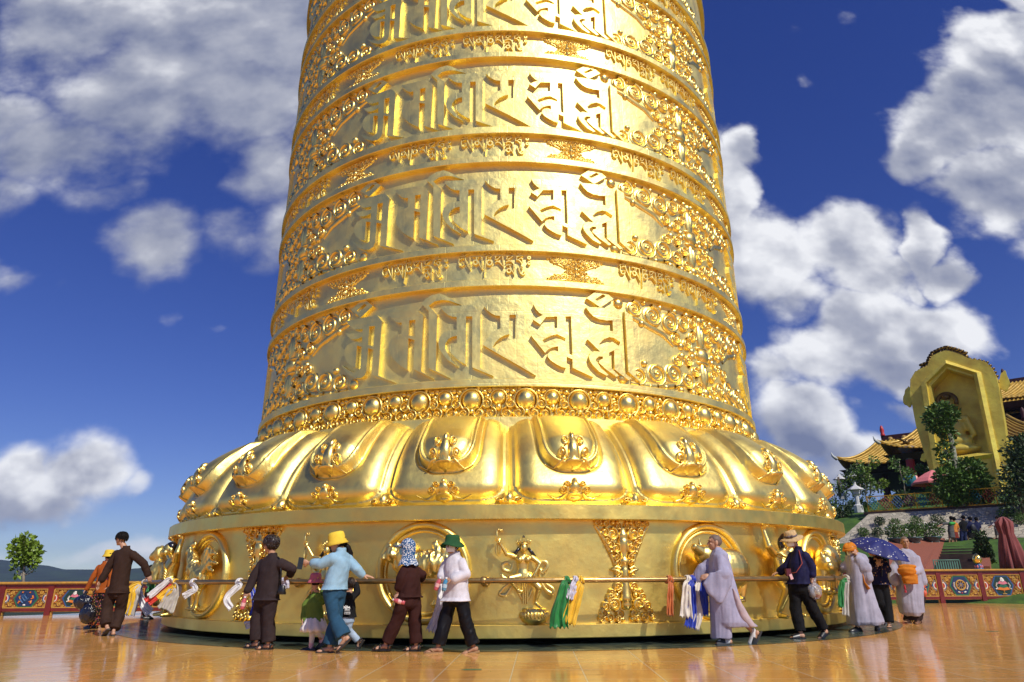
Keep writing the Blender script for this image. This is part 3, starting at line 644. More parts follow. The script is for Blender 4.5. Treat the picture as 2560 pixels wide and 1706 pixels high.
# monkey
k = MB(); k.ell(W3(0, .0, .22), (.28, .28, .40)); k.ell(W3(-.06, .46, .30), (.17, .19, .19)); k.ell(W3(-.10, .41, .46), (.09, .10, .09)); k.ell(W3(.1, .48, .26), (.04, .06, .07)); k.cap(W3(-.2, .2, .24), .10, W3(-.30, -.16, .34), .07); k.cap(W3(.2, .2, .24), .10, W3(.18, -.16, .36), .07); k.cap(W3(-.2, -.3, .26), .14, W3(-.26, -.56, .26), .08); k.cap(W3(.2, -.3, .26), .14, W3(.2, -.56, .26), .08)
me = remesh(k, .016, 1); furry(me, .025, 18); wpart(me, 'monkey_relief', 0, meds[-6], GOLD)
# dancing goddess figures
HAIRB = mat('lacquer_black', (.012, .012, .016), .22, coat=.5)
def goddess(th):
    s = .00134
    def Q(x, y, h=.10): return Vector(wlocal((x - 610) * s, 1.885 - (y - 70) * s, h))
    k = MB()
    k.ell(Q(598, 402, .15), (.058, .062, .078)); k.cap(Q(598, 450, .12), .030, Q(600, 490, .11), .034)
    k.loft([[Q(585 + a * math.cos(w) / s, y, .10 + d * math.sin(w)) for w in [2 * PI * q / 16 for q in range(16)]] for y, a, d in ((478, .05, .04), (495, .135, .06), (530, .125, .075), (580, .095, .065), (640, .085, .06), (690, .115, .075), (735, .13, .08), (760, .10, .06))])
    for x in (545, 640): k.ell(Q(x, 535, .165), (.046, .04, .044))
    k.cap(Q(480, 495), .044, Q(390, 472, .14), .034); k.cap(Q(390, 472, .14), .033, Q(312, 350, .17), .024); k.ell(Q(300, 335, .18), (.03, .03, .035))
    k.cap(Q(690, 505), .044, Q(788, 580, .14), .034); k.cap(Q(788, 580, .14), .033, Q(725, 690, .18), .024); k.ell(Q(712, 715, .18), (.028, .025, .04))
    k.cap(Q(660, 730), .075, Q(772, 850, .17), .055); k.cap(Q(772, 850, .17), .052, Q(728, 1005, .11), .028); k.cap(Q(728, 1020, .11), .03, Q(785, 1072, .18), .022)
    k.cap(Q(565, 725), .075, Q(425, 748, .19), .055); k.cap(Q(425, 748, .19), .05, Q(520, 870, .12), .03); k.ell(Q(550, 890, .13), (.06, .035, .03))
    for q in range(5): k.cap(Q(300 + (q - 2) * 7, 325, .18), .010, Q(296 + (q - 2) * 10, 290, .18), .007, 6)
    g = wpart(remesh(k, .0095, 2), 'goddess_figure', th)
    k = MB(); k.ell(Q(598, 388, .125), (.066, .06, .075)); k.tube([Q(545, 400, .11), Q(500, 455, .10), Q(455, 475, .09)], [.025, .03, .012], 8); k.tube([Q(650, 400, .11), Q(700, 460, .10), Q(740, 500, .09)], [.025, .03, .012], 8); k.ell(Q(598, 275, .12), (.02, .02, .028)); k.build('hair', HAIRB, g)
    k = MB()
    for dx, hgt in ((-62, 45), (-34, 62), (0, 80), (34, 62), (62, 45)):
        c = Q(598 + dx, 350, .17 - abs(dx) * .0007); k.tube([c, c + Vector((dx * .0006, 0, hgt * s))], [.020, .003], 6); k.ell(c, (.02, .016, .016), nu=8, nv=5)
    k.tube([Q(598 + 78 * math.cos(PI * q / 12), 352, .09 + .10 * math.sin(PI * q / 12)) for q in range(13)], .011, 6); k.build('crown', GOLD2, g)
    k = MB(); k.lathe([(.012, 0), (.03, .03), (.022, .07), (.034, .10), (.018, .14), (.018, .18)], 12, c=Q(272, 330, .18)); [k.ell(Q(290 + 14 * (q % 4), 205 - 12 * (q // 4), .18 + .01 * (q % 3)), (.016, .016, .016), nu=7, nv=5) for q in range(8)]
    rows = [[Q(285 + 40 * w * f2, 345 + 150 * f, .16 + .02 * math.sin(w * 9)) for w in [(-1 + 2 * q / 10) for q in range(11)]] for f, f2 in ((0, .5), (.4, 1), (.8, .8), (1, .1))]; k.loft(rows, cap=False, closed=False); k.build('offering_vase', GOLD2, g)
    k = Relief(lambda u, v, h: tuple(Q(u, v, h)))
    for pts in ([(470, 560), (440, 660), (360, 650), (345, 590), (400, 565), (440, 600)], [(760, 560), (860, 560), (880, 620), (820, 680), (790, 650), (800, 760)], [(430, 800), (350, 860), (310, 920), (380, 930), (440, 860), (470, 800)], [(800, 790), (860, 880), (930, 920), (940, 870), (860, 810)], [(330, 700), (350, 740), (430, 760)], [(500, 840), (560, 950), (600, 990), (650, 970), (700, 860)]):
        P2 = [cr([(a / 100, b / 100) for a, b in pts], i / 24) * 100 for i in range(25)]; rows = []
        for i in range(25):
            a, b = P2[max(0, i - 1)], P2[min(24, i + 1)]; d = (b - a).length or 1; nx, ny = -(b.y - a.y) / d, (b.x - a.x) / d; w = 17 * math.sin(PI * (i + 2) / 29) + 5
            rows.append([Q(P2[i].x + nx * w * c, P2[i].y + ny * w * c, hh) for c, hh in ((-1, 0), (-.9, .05), (0, .035), (.9, .05), (1, 0))])
        k.loft(rows, cap=False, closed=False)
    for q in range(3): k.loft([[Q(585 + 25 * q + w * c, y, hh) for c, hh in ((-1, .03), (-.8, .09), (.8, .09), (1, .03))] for y, w in ((760, 14), (900, 13), (1030, 12))], cap=False, closed=False)
    k.build('ribbons', GOLD2, g)
    k = MB(); c0 = Q(716, 1265, .02)
    k.lathe([(.10, 0), (.19, .05), (.222, .10), (.215, .17), (.19, .225), (.185, .245), (0, .247)], 36, c=c0, sy=.8)
    for q in range(24):
        w = 2 * PI * q / 24; k.ell(c0 + Vector((.212 * math.sin(w), -.17 * math.cos(w), .15)), (.028, .028, .055), nu=8, nv=6)
    k.build('lotus_pedestal', GOLD2, g)
for kk in (0, -2): goddess(BK(kk))
# crouching bearers under the cornice
def bearer(th):
    def Q(u, z, h): return Vector(wlocal(u, z, h))
    k = MB(); H = .24
    k.ell(Q(.08, 1.60, H + .06), (.105, .115, .125)); k.ell(Q(.10, 1.53, H + .13), (.07, .07, .06)); k.ell(Q(.09, 1.585, H + .18), (.02, .03, .03)); k.cap(Q(.06, 1.50, H), .06, Q(.04, 1.42, H - .04), .07)
    for m in (-1, 1): k.ell(Q(.08 + m * .108, 1.57, H + .04), (.02, .04, .055))
    k.loft([[Q(c + a * math.cos(w), z, h + d * math.sin(w)) for w in [2 * PI * q / 18 for q in range(18)]] for z, c, a, h, d in ((1.46, .03, .09, .17, .08), (1.40, .02, .25, .17, .11), (1.28, 0, .23, .19, .15), (1.15, -.03, .20, .22, .17), (1.02, -.04, .21, .22, .17), (.92, -.04, .20, .18, .13))])
    for m, e, hd in ((-1, (-.40, 1.50), (-.42, 1.80)), (1, (.42, 1.52), (.40, 1.80))):
        k.cap(Q(m * .24, 1.40, .17), .085, Q(e[0], e[1], .20), .068); k.cap(Q(e[0], e[1], .20), .065, Q(hd[0], hd[1], .14), .042); k.ell(Q(hd[0], hd[1] + .03, .15), (.06, .05, .045))
        for q in range(4): k.cap(Q(hd[0] + (q - 1.5) * .026, 1.835, .15), .013, Q(hd[0] + (q - 1.5) * .03, 1.85, .24), .011, 6)
    k.cap(Q(-.14, .95, .17), .13, Q(-.24, .78, .36), .095); k.cap(Q(-.24, .76, .36), .09, Q(-.28, .42, .17), .05); k.cap(Q(-.28, .34, .17), .05, Q(-.31, .325, .33), .035)
    k.cap(Q(.10, .95, .17), .13, Q(.26, .74, .30), .095); k.cap(Q(.26, .74, .30), .085, Q(.24, .42, .14), .05); k.cap(Q(.24, .34, .14), .05, Q(.27, .325, .30), .035)
    b_ = wpart(remesh(k, .012, 2), 'bearer_figure', th)
    k = MB(); k.ell(Q(.08, 1.645, H + .02), (.118, .118, .105)); k.ell(Q(.02, 1.55, H - .05), (.09, .07, .13)); me = remesh(k, .012, 2); wpart(me, 'hair', 0, b_, HAIRB)
    k = MB()
    for q in range(5): k.tube([Q(-.25 + .02 * q, 1.40 - .05 * q, .24), Q(-.06, 1.30 - .07 * q, .35), Q(.10 + .02 * q, 1.22 - .06 * q, .36), Q(.22, 1.10 - .04 * q, .28)], .020, 6)
    k.tube([Q(-.04 + .23 * math.cos(w), .97, .20 + .19 * math.sin(w)) for w in [2 * PI * q / 20 for q in range(20)]], .035, 8, closed=True)
    k.build('sash', GOLD2, b_)
    for m in (-1, 1): k = MB(); k.ell(Q(.08 + m * .042, 1.605, H + .158), (.016, .012, .011), nu=8, nv=6); k.build('eye', HAIRB, b_)
for kk in (3, -5): bearer(BK(kk))
# the push rail that circles the base
RAIL_R, RAIL_Z = 8.95, .95
k = MB(); k.tube([(RAIL_R * math.sin(2 * PI * i / 160), -RAIL_R * math.cos(2 * PI * i / 160), RAIL_Z) for i in range(160)], .042, 12, closed=True); k.build('push_rail', RAILG, WH)
k = MB(); k.tube([(0, -8.40, .93), (0, -8.75, .93), (0, -8.85, .91), (0, -RAIL_R, RAIL_Z - .03)], [.032, .026, .024, .03], 10); k.ell((0, -8.46, .93), (.08, .05, .08)); k.lathe([(.055, -.035), (.065, 0), (.055, .035)], 14, c=(0, -RAIL_R, RAIL_Z), ax=Matrix.Rotation(PI / 2, 3, 'Y'))
o = k.build('rail_bracket', RAILG, WH); o.rotation_euler = (0, 0, R_(20.5))
for i in range(1, 16): dup_part(o, R_(20.5 + 22.5 * i))

# ================================================================ BALUSTRADES ROUND THE TERRACE
RED = mat('red_paint', (.165, .016, .012), .34, var=.15, vscale=4, rvar=.08, coat=.15)
OCHRE = mat('ochre_paint', (.52, .30, .055), .42, var=.15, vscale=8, rvar=.06)
DKG = mat('dark_green_board', (.015, .045, .035), .45, var=.2)
PAINTS = [mat('paint_blue', (.03, .10, .25), .4), mat('paint_red', (.45, .03, .02), .4), mat('paint_white', (.75, .72, .66), .45), mat('paint_green', (.03, .16, .075), .4), mat('paint_orange', (.75, .22, .03), .4), mat('paint_pink', (.70, .20, .25), .4), mat('paint_navy', (.02, .04, .12), .4)]
CARV = mat('carved_ground', (.20, .055, .015), .5, var=.3, vscale=20)
BGOLD = mat('ball_gold', (1.0, .70, .20), .22, 1.0)
def flatfn(o, e, n):                                   # panel frame: u along e, v up, h out along n
    return lambda u, v, h: tuple(o + e * u + Vector((0, 0, v)) + n * h)
def emblem(o, e, n, W_, H_, kind, parent):
    """painted carved panel: frame, hexagon with an auspicious sign, gold scrollwork in the corners"""
    fr = MB()
    for (u, v, du, dv) in ((0, H_ / 2, W_, .055), (0, -H_ / 2, W_, .055), (-W_ / 2, 0, .055, H_ - .055), (W_ / 2, 0, .055, H_ - .055)):
        c = o + e * u + Vector((0, 0, v)) + n * .02
        fr.box(c, (du if du > dv else .055, .05, dv if dv > du else .055) if False else (du, .05, dv), math.atan2(e.y, e.x))
    f = fr.build('panel_frame', OCHRE, parent)
    fn = flatfn(o, e, n); bd = MB(); bd.box(o, (W_ - .05, .012, H_ - .05), math.atan2(e.y, e.x)); bd.build('panel_board', CARV, f)
    for a in (-1, 1):
        k = Relief(fn)
        for b2 in (-1, 1):
            for (u, v, r) in ((.35, .30, .115), (.45, .17, .10), (.26, .39, .085), (.45, .38, .085), (.36, .11, .07), (.19, .43, .05), (.40, .22, .06), (.30, .20, .05)): k.curl(a * u * W_, b2 * v * H_ * 1.02, r * H_, .03, R_(90), 1.5, a * b2)
        k.build('gold_scrolls', OCHRE, f)
    for a in (-1, 1):
        for r, pi, hh in ((.20, (0 if kind % 2 == 0 else 1), .018), (.135, 2, .024), (.09, 1, .030)):
            q = Relief(fn); q.loft([[fn(a * (W_ / 2 - .035) - a * r * H_ * math.sin(PI * i / 10) * s, -r * H_ * 1.3 * math.cos(PI * i / 10) * s, hh) for i in range(11)] for s in (.01, 1)], cap=False, closed=False); q.build('half_flower', PAINTS[pi], f)
    hx = [(-.17, .46), (.17, .46), (.30, 0), (.17, -.46), (-.17, -.46), (-.30, 0)]
    for s, m, hh in ((1.0, PAINTS[3] if kind % 2 == 0 else PAINTS[0], .018), (.86, DKG if kind % 2 else PAINTS[6], .026)):
        q = MB(); q.poly([(u * W_ * s, v * H_ * s) for u, v in hx], .012, (o + n * (hh - .012), e, Vector((0, 0, 1)), n)); q.build('hexagon', m, f)
    def strokes(lst, m, rad=.02, h=.06, nm='painted_sign'):
        q = Relief(fn)
        for p in lst: q.stroke([(u * H_, v * H_) for u, v in p], rad, h, 6, .02)
        q.build(nm, m, f)
    if kind == 0:      # endless knot with ribbons
        L2 = []
        for i in (-1, 0, 1): L2 += [[(-.17 + i * .09, .0 + i * .09 - .17 + .17), (i * .09 + .0, i * .09 + .17)] if False else [(-.2 + i * .1, .05 + i * .1), (0 + i * .1, -.15 + i * .1)], [(-.2 - i * .1 + .2 - .2, .05 + i * .1 - .1), (.0 - i * .1, .25 + i * .1 - .1)]]
        L2 += [[(-.2, .05), (-.1, .15), (.0, .25)], [(.2, .05), (.1, -.05), (0, -.15)]]
        strokes(L2, PAINTS[0], .024)
        strokes([[(-.30, -.02), (-.36, .10), (-.26, .12)], [(.30, -.02), (.40, .02), (.34, .14)], [(-.22, -.18), (-.32, -.14), (-.36, -.24)], [(.22, -.18), (.32, -.12), (.30, -.26)], [(-.16, .30), (-.24, .32)], [(.16, .30), (.24, .32)]], PAINTS[4], .022)
        q = Relief(fn); q.dome(-.02, -.34 * H_, .10 * H_, .06 * H_, .05); q.build('conch', PAINTS[2], f)
    elif kind == 1:    # parasol
        for (v, w, m, hh) in ((.26, .10, PAINTS[2], .05), (.13, .22, PAINTS[5], .04), (-.02, .20, PAINTS[3], .045), (-.14, .30, PAINTS[4], .04)):
            q = Relief(fn); q.loft([[fn(u * w * 1.1 * H_ * s, (v + (.07 if s < .8 else -.05) - .05 * (1 - abs(u))) * H_, hh + .02 * (1 - abs(u))) for u in [(-1 + 2 * i / 10) for i in range(11)]] for s in (.55, 1)], cap=False, closed=False); q.build('parasol_tier', m, f)
        q = Relief(fn); q.dome(0, .30 * H_, .09 * H_, .08 * H_, .05); q.build('parasol_knob', PAINTS[2], f)
        strokes([[(0, -.2), (0, -.40)], [(-.1, -.40), (.1, -.40)]], OCHRE, .02); strokes([[(-.26, .12), (-.34, -.02), (-.28, -.12), (-.38, -.18)], [(.26, .12), (.34, -.02), (.28, -.12), (.38, -.18)]], PAINTS[2], .024)
    else:              # wheel
        strokes([ringpts(0, .02, .22, 17)], OCHRE, .03); strokes([[(.2 * math.cos(a), .02 + .2 * math.sin(a)), (0, .02)] for a in [PI * i / 4 for i in range(8)]], OCHRE, .014); strokes([ringpts(0, .02, .07, 9)], PAINTS[0], .03)
        strokes([[(-.26, -.18), (-.34, -.02), (-.30, .16)], [(.26, -.18), (.34, -.02), (.30, .16)], [(-.2, -.28), (-.1, -.32)], [(.2, -.28), (.1, -.32)]], PAINTS[2], .024)
        q = Relief(fn); q.dome(0, -.34 * H_, .05 * H_, .05 * H_, .05); q.build('jewel', PAINTS[1], f)
def finial(p, parent):
    k = MB(); k.lathe([(.15, 0), (.15, .03), (.10, .06), (.13, .12), (.09, .18), (.06, .20)], 14, c=p); b2 = k.build('finial_base', PAINTS[0], parent)
    k = MB(); [k.ell(p + Vector((.115 * math.sin(a), -.115 * math.cos(a), .09)), (.035, .035, .055), nu=8, nv=6) for a in [2 * PI * i / 7 for i in range(7)]]; k.build('finial_petals', PAINTS[5], b2)
    k = MB(); k.lathe([(.05, .19), (.13, .25), (.165, .35), (.15, .44), (.09, .52), (.03, .57), (.002, .60)], 18, c=p); k.build('finial_ball', BGOLD, parent)
def balustrade(name, label, A, B, ztop, npan, kinds, fins, z0=0.0):
    A, B = Vector(A), Vector(B); Ln = (B - A).length; e = (B - A) / Ln; n = Vector((e.y, -e.x, 0))
    if n.y > 0: n = -n
    rz = math.atan2(e.y, e.x); root = thing(name, label, 'balustrade', (0, 0, 0)); pw = Ln / npan; H = ztop
    k = MB(); k.box((A + B) / 2 + Vector((0, 0, H - .035)), (Ln, .34, .05), rz); k.box((A + B) / 2 + Vector((0, 0, H - .075)), (Ln, .26, .03), rz); k.build('coping', OCHRE, root)
    k = MB(); k.box((A + B) / 2 + Vector((0, 0, H - .15)), (Ln, .16, .12), rz); k.box((A + B) / 2 + Vector((0, 0, .12 * H + .05)), (Ln, .16, .09), rz)
    for i in range(npan + 1): k.box(A + e * (pw * i) + Vector((0, 0, (H - .1) / 2)), (.17, .20, H - .1), rz)
    k.build('red_frame', RED, root)
    for i in range(npan):
        c = A + e * (pw * (i + .5)); zc = (.12 * H + .095 + H - .21) / 2; ph = (H - .21) - (.12 * H + .095)
        emblem(c + Vector((0, 0, zc)) + n * .03, e, n, pw - .19, ph, kinds[i % len(kinds)], root)
        q = MB(); q.box(c + Vector((0, 0, .12 * H - .008)), (pw - .19, .10, .025), rz); q.box(c + e * (pw / 2 - .10) + Vector((0, 0, .06 * H - .01)), (.025, .10, .12 * H - .03), rz); q.box(c - e * (pw / 2 - .10) + Vector((0, 0, .06 * H - .01)), (.025, .10, .12 * H - .03), rz); q.build('foot_opening_trim', OCHRE, root)
    for i in fins: finial(A + e * (pw * i) + Vector((0, 0, H - .01)), root)
    return root
gl = lambda px, py: ground(px, py)
lA = Vector((-14.35, 22.45, 0)); lB = Vector((-12.85, 22.45, 0)); dl = (lB - lA); dl = Vector((1.47, .04, 0))
balustrade('balustrade', 'red balustrade with painted knot and parasol panels, below the blue hills', lA - dl * 2.93, lA + dl * 5.07, .985, 8, [1, 1, 0, 1, 0, 1, 0, 1], [0, 4, 6, 8])
rA = at(2340, 1509, 27.9); rA.z = 0; dr = Vector((1.60, -.02, 0))
balustrade('balustrade', 'red balustrade with painted wheel and parasol panels, below the brick stairs', rA + dr * .15 - dr * 3, rA + dr * .15 + dr * 6, 1.24, 9, [1, 0, 0, 2, 1, 0], [0, 4.05, 7.3])

# ================================================================ FAR SETTING
GR = mat('grass', (.075, .165, .014), .85, var=.4, vscale=1.6, bump=.03, bscale=26, col2=(.035, .085, .010))
FOREST = mat('far_forest', (.020, .040, .016), .95, var=.4, vscale=.02, bump=3.0, bscale=.12)
mb = MB(); mb.lathe([(9000, -8), (300, -6), (40, -.5), (1, -.5)], 64, smooth=False); struct(mb.build('ground', FOREST))
def ridge(name, Y, pts, h0):
    k = MB(); rows = []; n = 140; x0, x1 = pts[0][0], pts[-1][0]
    for j in range(9):
        f = j / 8; row = []
        for i in range(n):
            x = x0 + (x1 - x0) * i / (n - 1); z = np.interp(x, [p[0] for p in pts], [p[1] for p in pts])
            z = z + 7 * noise.noise(Vector((x * .012, Y * .1, 0))) * z / 50 + 3.5 * noise.noise(Vector((x * .05, Y * .1, 2))) + 1.6 * noise.noise(Vector((x * .2, Y, 5)))
            fz = math.sin(f * PI / 2) ** .9; row.append((x + 30 * noise.noise(Vector((x * .006, f * 3, 9))), Y - 420 * (1 - f), h0 + (z - h0) * fz * (1 + .16 * noise.noise(Vector((x * .02, f * 5, 4))) * (1 - f))))
        rows.append(row)
    rows.append([(p[0], p[1] + 300, h0) for p in rows[-1]])
    k.loft(rows, cap=False, closed=False); return struct(k.build(name, FOREST))
ridge('hills', 1500, [(-1900, 30), (-1300, 42), (-1060, 44), (-1000, 36), (-930, 26), (-850, 22), (-760, 24), (-640, 34), (-500, 30), (-300, 20), (0, 16), (400, 20), (900, 30), (1500, 28)], -8)

# hillside to the right, rising in a diagonal direction
HE, HD, HP = Vector((.766, -.643, 0)), Vector((.643, .766, 0)), Vector((23.5, 46.3, 0))
def hz(q, s):
    z = np.interp(s, [-20, -17, -13.5, -4.2, -2.7, -2.3, .2, 1.5, 28, 60], [-.5, .3, .9, 2.75, 2.95, 3.1, 4.72, 4.95, 9.4, 11])
    f = min(max((q + 13) / 11, 0), 1); f = f * f * (3 - 2 * f); return z * f + (-.6) * (1 - f) + .10 * noise.noise(Vector((q * .4, s * .4, 1)))
def hp(q, s, z=None): p = HP + HE * q + HD * s; p.z = hz(q, s) if z is None else z; return p
mb = MB(); mb.loft([[hp(-14 + i * 1.0, -20 + j * 1.0) for i in range(75)] for j in range(81)], cap=False, closed=False); struct(mb.build('hillside', GR))

# rubble retaining wall
RUB = bpy.data.materials.new('rubble_stone'); RUB.use_nodes = True; t, b = nodes_of(RUB); n_ = t.nodes.new
tcn = n_('ShaderNodeTexCoord'); vo = n_('ShaderNodeTexVoronoi'); vo.inputs['Scale'].default_value = 3.4; vo2 = n_('ShaderNodeTexVoronoi'); vo2.feature = 'DISTANCE_TO_EDGE'; vo2.inputs['Scale'].default_value = 3.4
for v in (vo, vo2): t.links.new(tcn.outputs['Object'], v.inputs['Vector'])
r1 = n_('ShaderNodeValToRGB'); r1.color_ramp.elements[0].color = (.34, .30, .23, 1); r1.color_ramp.elements[1].color = (.60, .53, .40, 1); t.links.new(vo.outputs['Color'], r1.inputs[0])
r2 = n_('ShaderNodeMapRange'); r2.inputs[1].default_value = .0; r2.inputs[2].default_value = .06; t.links.new(vo2.outputs['Distance'], r2.inputs[0])
mm = n_('ShaderNodeMix'); mm.data_type = 'RGBA'; mm.inputs[6].default_value = (.64, .58, .46, 1); t.links.new(r2.outputs[0], mm.inputs[0]); t.links.new(r1.outputs[0], mm.inputs[7]); t.links.new(mm.outputs[2], b.inputs['Base Color'])
bn = n_('ShaderNodeBump'); bn.inputs['Distance'].default_value = .05; t.links.new(r2.outputs[0], bn.inputs['Height']); t.links.new(bn.outputs[0], b.inputs['Normal']); b.inputs['Roughness'].default_value = .9
mb = MB(); rows = []
for z, s in ((2.6, -2.95), (3.0, -2.85), (4.86, -.25), (4.86, .6), (2.6, .6)):
    rows.append([hp(q + (-.0 if z > 4 else -1.6 * (q < .5)), s, z) for q in [0 + i * .5 for i in range(41)]])
mb.loft(rows, smooth=False, cap=False, closed=False); tag(mb.build('retaining_wall', RUB), 'sloping pale rubble stone wall below the golden fence', 'wall')
BRN = mat('brown_kerb', (.055, .028, .022), .7, var=.3)
mb = MB(); mb.box(hp(9.9, .0, 4.92), (20.4, .5, .16), math.atan2(HE.y, HE.x)); tag(mb.build('kerb_stone', BRN), 'dark brown kerb running under the golden fence', 'kerb')

# golden fence with endless knots
GPAINT = mat('gold_paint', (.62, .36, .030), .38, var=.2, vscale=3, rvar=.1, metal=.35)
fence = thing('knot_fence', 'golden fence with coloured endless knots above the rubble wall', 'fence', (0, 0, 0))
rz = math.atan2(HE.y, HE.x); k = MB(); k2 = MB()
for z in (5.04, 5.98): k.box(hp(8.5, 0, z), (17, .06, .05), rz)
k.build('fence_rails', GPAINT, fence)
for i in range(13): q = MB(); q.box(hp(i * 1.42, 0, 5.52), (.075, .075, 1.05), rz); q.build('fence_post', GPAINT, fence)
for i in range(12):
    for d in (.14, .95, 1.24): k2.box(hp(i * 1.42 + d, 0, 5.51), (.022, .022, .9), rz)
k2.build('fence_bars', GPAINT, fence)
KC = [mat('knot_teal', (.03, .22, .26), .45), mat('knot_red', (.30, .045, .02), .45), mat('knot_blue', (.03, .10, .26), .45), mat('knot_plum', (.16, .04, .07), .45)]
for i in range(24):
    q0 = .36 + i * .71 if i % 2 == 0 else .36 + i * .71
    o_ = hp(q0, -.03, 5.52); k = Relief(flatfn(o_, HE, -HD)); a = .11
    for j in (-1.5, -.5, .5, 1.5):
        L_ = .36 - .04 * abs(j)
        k.stroke([(-L_ * .62 + j * a * .8, j * a * 1.0 - L_ * .95 + .0 + L_ * .0), (L_ * .62 + j * a * .8 - j * 0, j * a * -0 + L_ * .95 - abs(j) * 0 - 0 + j * a)] if False else [(j * a - .20, -j * a - .28 + abs(j) * .02), (j * a + .20, -j * a + .28 - abs(j) * .02)], .022, .03, 5)
        k.stroke([(j * a - .20, j * a + .28 - abs(j) * .02), (j * a + .20, j * a - .28 + abs(j) * .02)], .022, .045, 5)
    k.build('endless_knot', KC[i % 4], fence)
    k = Relief(flatfn(o_, HE, -HD)); k.stroke([(.26, -.30), (.26, .30), (.16, .44), (-.16, .44), (-.26, .30), (-.26, -.30), (-.16, -.44), (.16, -.44), (.26, -.30)], .014, .02, 5); k.build('knot_border', GPAINT, fence)

# ================================================================ GOLDEN SHRINE BOARD SEEN FROM BEHIND
SP = at(2425, 1290, 52); SN = -HD
SG = mat('shrine_gold', (.95, .67, .11), .42, .35, var=.25, vscale=.55, rvar=.12, bump=.05, bscale=1.3)
DKB = mat('dark_bronze', (.16, .10, .03), .35, .8, var=.3, vscale=2)
shrine = thing('shrine', 'tall golden shrine backboard with a niche holding a statue seen from behind', 'shrine', (SP.x, SP.y, 0))
sloc = Vector((SP.x, SP.y, 0))
def sq(x, y, h=0.0): return onp(2040 + x / 3.2, 840 + y / 3.2, SP, SN) + SN * h - sloc
def suv(pts): return [((sq(x, y)).dot(HE), sq(x, y).z) for x, y in pts]
frm = (Vector((0, 0, 0)), HE, Vector((0, 0, 1)), SN)
OUT = [(925,1330),(930,1140),(900,1050),(860,920),(800,720),(770,560),(750,460),(755,350),(790,290),(840,260),(890,240),(905,200),(930,160),(980,135),(1030,118),(1045,118),(1100,130),(1160,150),(1220,180),(1300,192),(1360,210),(1410,260),(1440,320),(1465,420),(1475,520),(1490,600),(1510,720),(1520,800),(1530,900),(1530,1000),(1555,1100),(1600,1200),(1620,1320)]
NICHE = [(1035,985),(920,400),(1045,262),(1265,330),(1380,935)]
k = MB(); k.poly(suv(OUT), 1.6, (SN * -1.6, HE, Vector((0, 0, 1)), SN), holes=[suv(NICHE)]); k.build('backboard', SG, shrine)
k = MB(); k.poly(suv([(1010,1010),(900,380),(1045,245),(1290,320),(1410,960)]), .2, (SN * -1.75, HE, Vector((0, 0, 1)), SN)); k.build('niche_back', SG, shrine)
def bar(pts, w, m, nm, h=0.12, closed=False):
    k = MB(); k.tube([sq(x, y, h) for x, y in pts], w, 4, smooth=False, closed=closed); return k.build(nm, m, shrine)
bar([(1005,1300),(868,382),(1045,222),(1292,302),(1492,1250)], .26, SG, 'niche_moulding'); bar([(975,1012),(1420,948)], .24, SG, 'niche_sill')
k = MB()
for i in range(len(OUT) - 1):
    if 6 <= i <= 22:
        for f in (0, .5):
            x = OUT[i][0] * (1 - f) + OUT[i + 1][0] * f; y = OUT[i][1] * (1 - f) + OUT[i + 1][1] * f; p = sq(x, y, -.7); big = 9 <= i <= 17
            k = MB(); k.ell(p + Vector((0, 0, .12)), (.20, .20, .20) if big else (.14, .14, .12), nu=8, nv=6)
            if big: k.cap(p + Vector((0, 0, .2)), .05, p + Vector((0, 0, .40)), .05, 6); k.ell(p + Vector((0, 0, .45)), (.22, .22, .13), nu=8, nv=5)
            k.build('crest_floret', DKB, shrine)
for cx, cy, w, hgt in ((722,475,42,80),(1496,345,50,80),(1560,870,34,44),(845,965,26,34),(1036,112,16,28)):
    pts = []
    for q in range(22):
        a = 2 * PI * q / 22; r = 1 + .10 * math.cos(5 * a); y = cy + hgt * math.sin(a) * r; pts.append((cx + w * math.cos(a) * r * (1.0 if y > cy else .75 - .2 * (cy - y) / hgt), y))
    k = MB(); k.poly(suv(pts), .3, (SN * -.9, HE, Vector((0, 0, 1)), SN)); k.build('side_leaf', SG, shrine)
# the seated statue in the niche
c0 = sq(1160, 960, -.7); S_ = 1.0
def st_(u, z, h=0.0): return c0 + HE * u + Vector((0, 0, z)) + SN * h
H_ = (sq(1110, 410) - sq(1160, 960)).length
k = MB(); u = H_ / 5.2
k.ell(st_(0, .55 * u), (1.35 * u, .8 * u, .42 * u), rot=Matrix.Rotation(rz, 3, 'Z')); k.ell(st_(0, 1.15 * u), (.95 * u, .65 * u, .55 * u), rot=Matrix.Rotation(rz, 3, 'Z')); k.ell(st_(-.08 * u, 2.1 * u), (.68 * u, .5 * u, .95 * u), rot=Matrix.Rotation(rz, 3, 'Z')); k.ell(st_(-.1 * u, 2.85 * u), (.92 * u, .42 * u, .42 * u), rot=Matrix.Rotation(rz, 3, 'Z'))
k.cap(st_(.75 * u, 2.8 * u), .3 * u, st_(1.05 * u, 1.6 * u), .22 * u); k.cap(st_(-.9 * u, 2.8 * u), .3 * u, st_(-1.05 * u, 1.6 * u), .22 * u); k.cap(st_(-.15 * u, 3.2 * u), .3 * u, st_(-.2 * u, 3.7 * u), .28 * u); k.ell(st_(-.2 * u, 3.95 * u), (.42 * u, .4 * u, .55 * u), rot=Matrix.Rotation(rz, 3, 'Z'))
me = remesh(k, .10, 2); me.materials.append(SG); link('seated_statue', me, shrine)
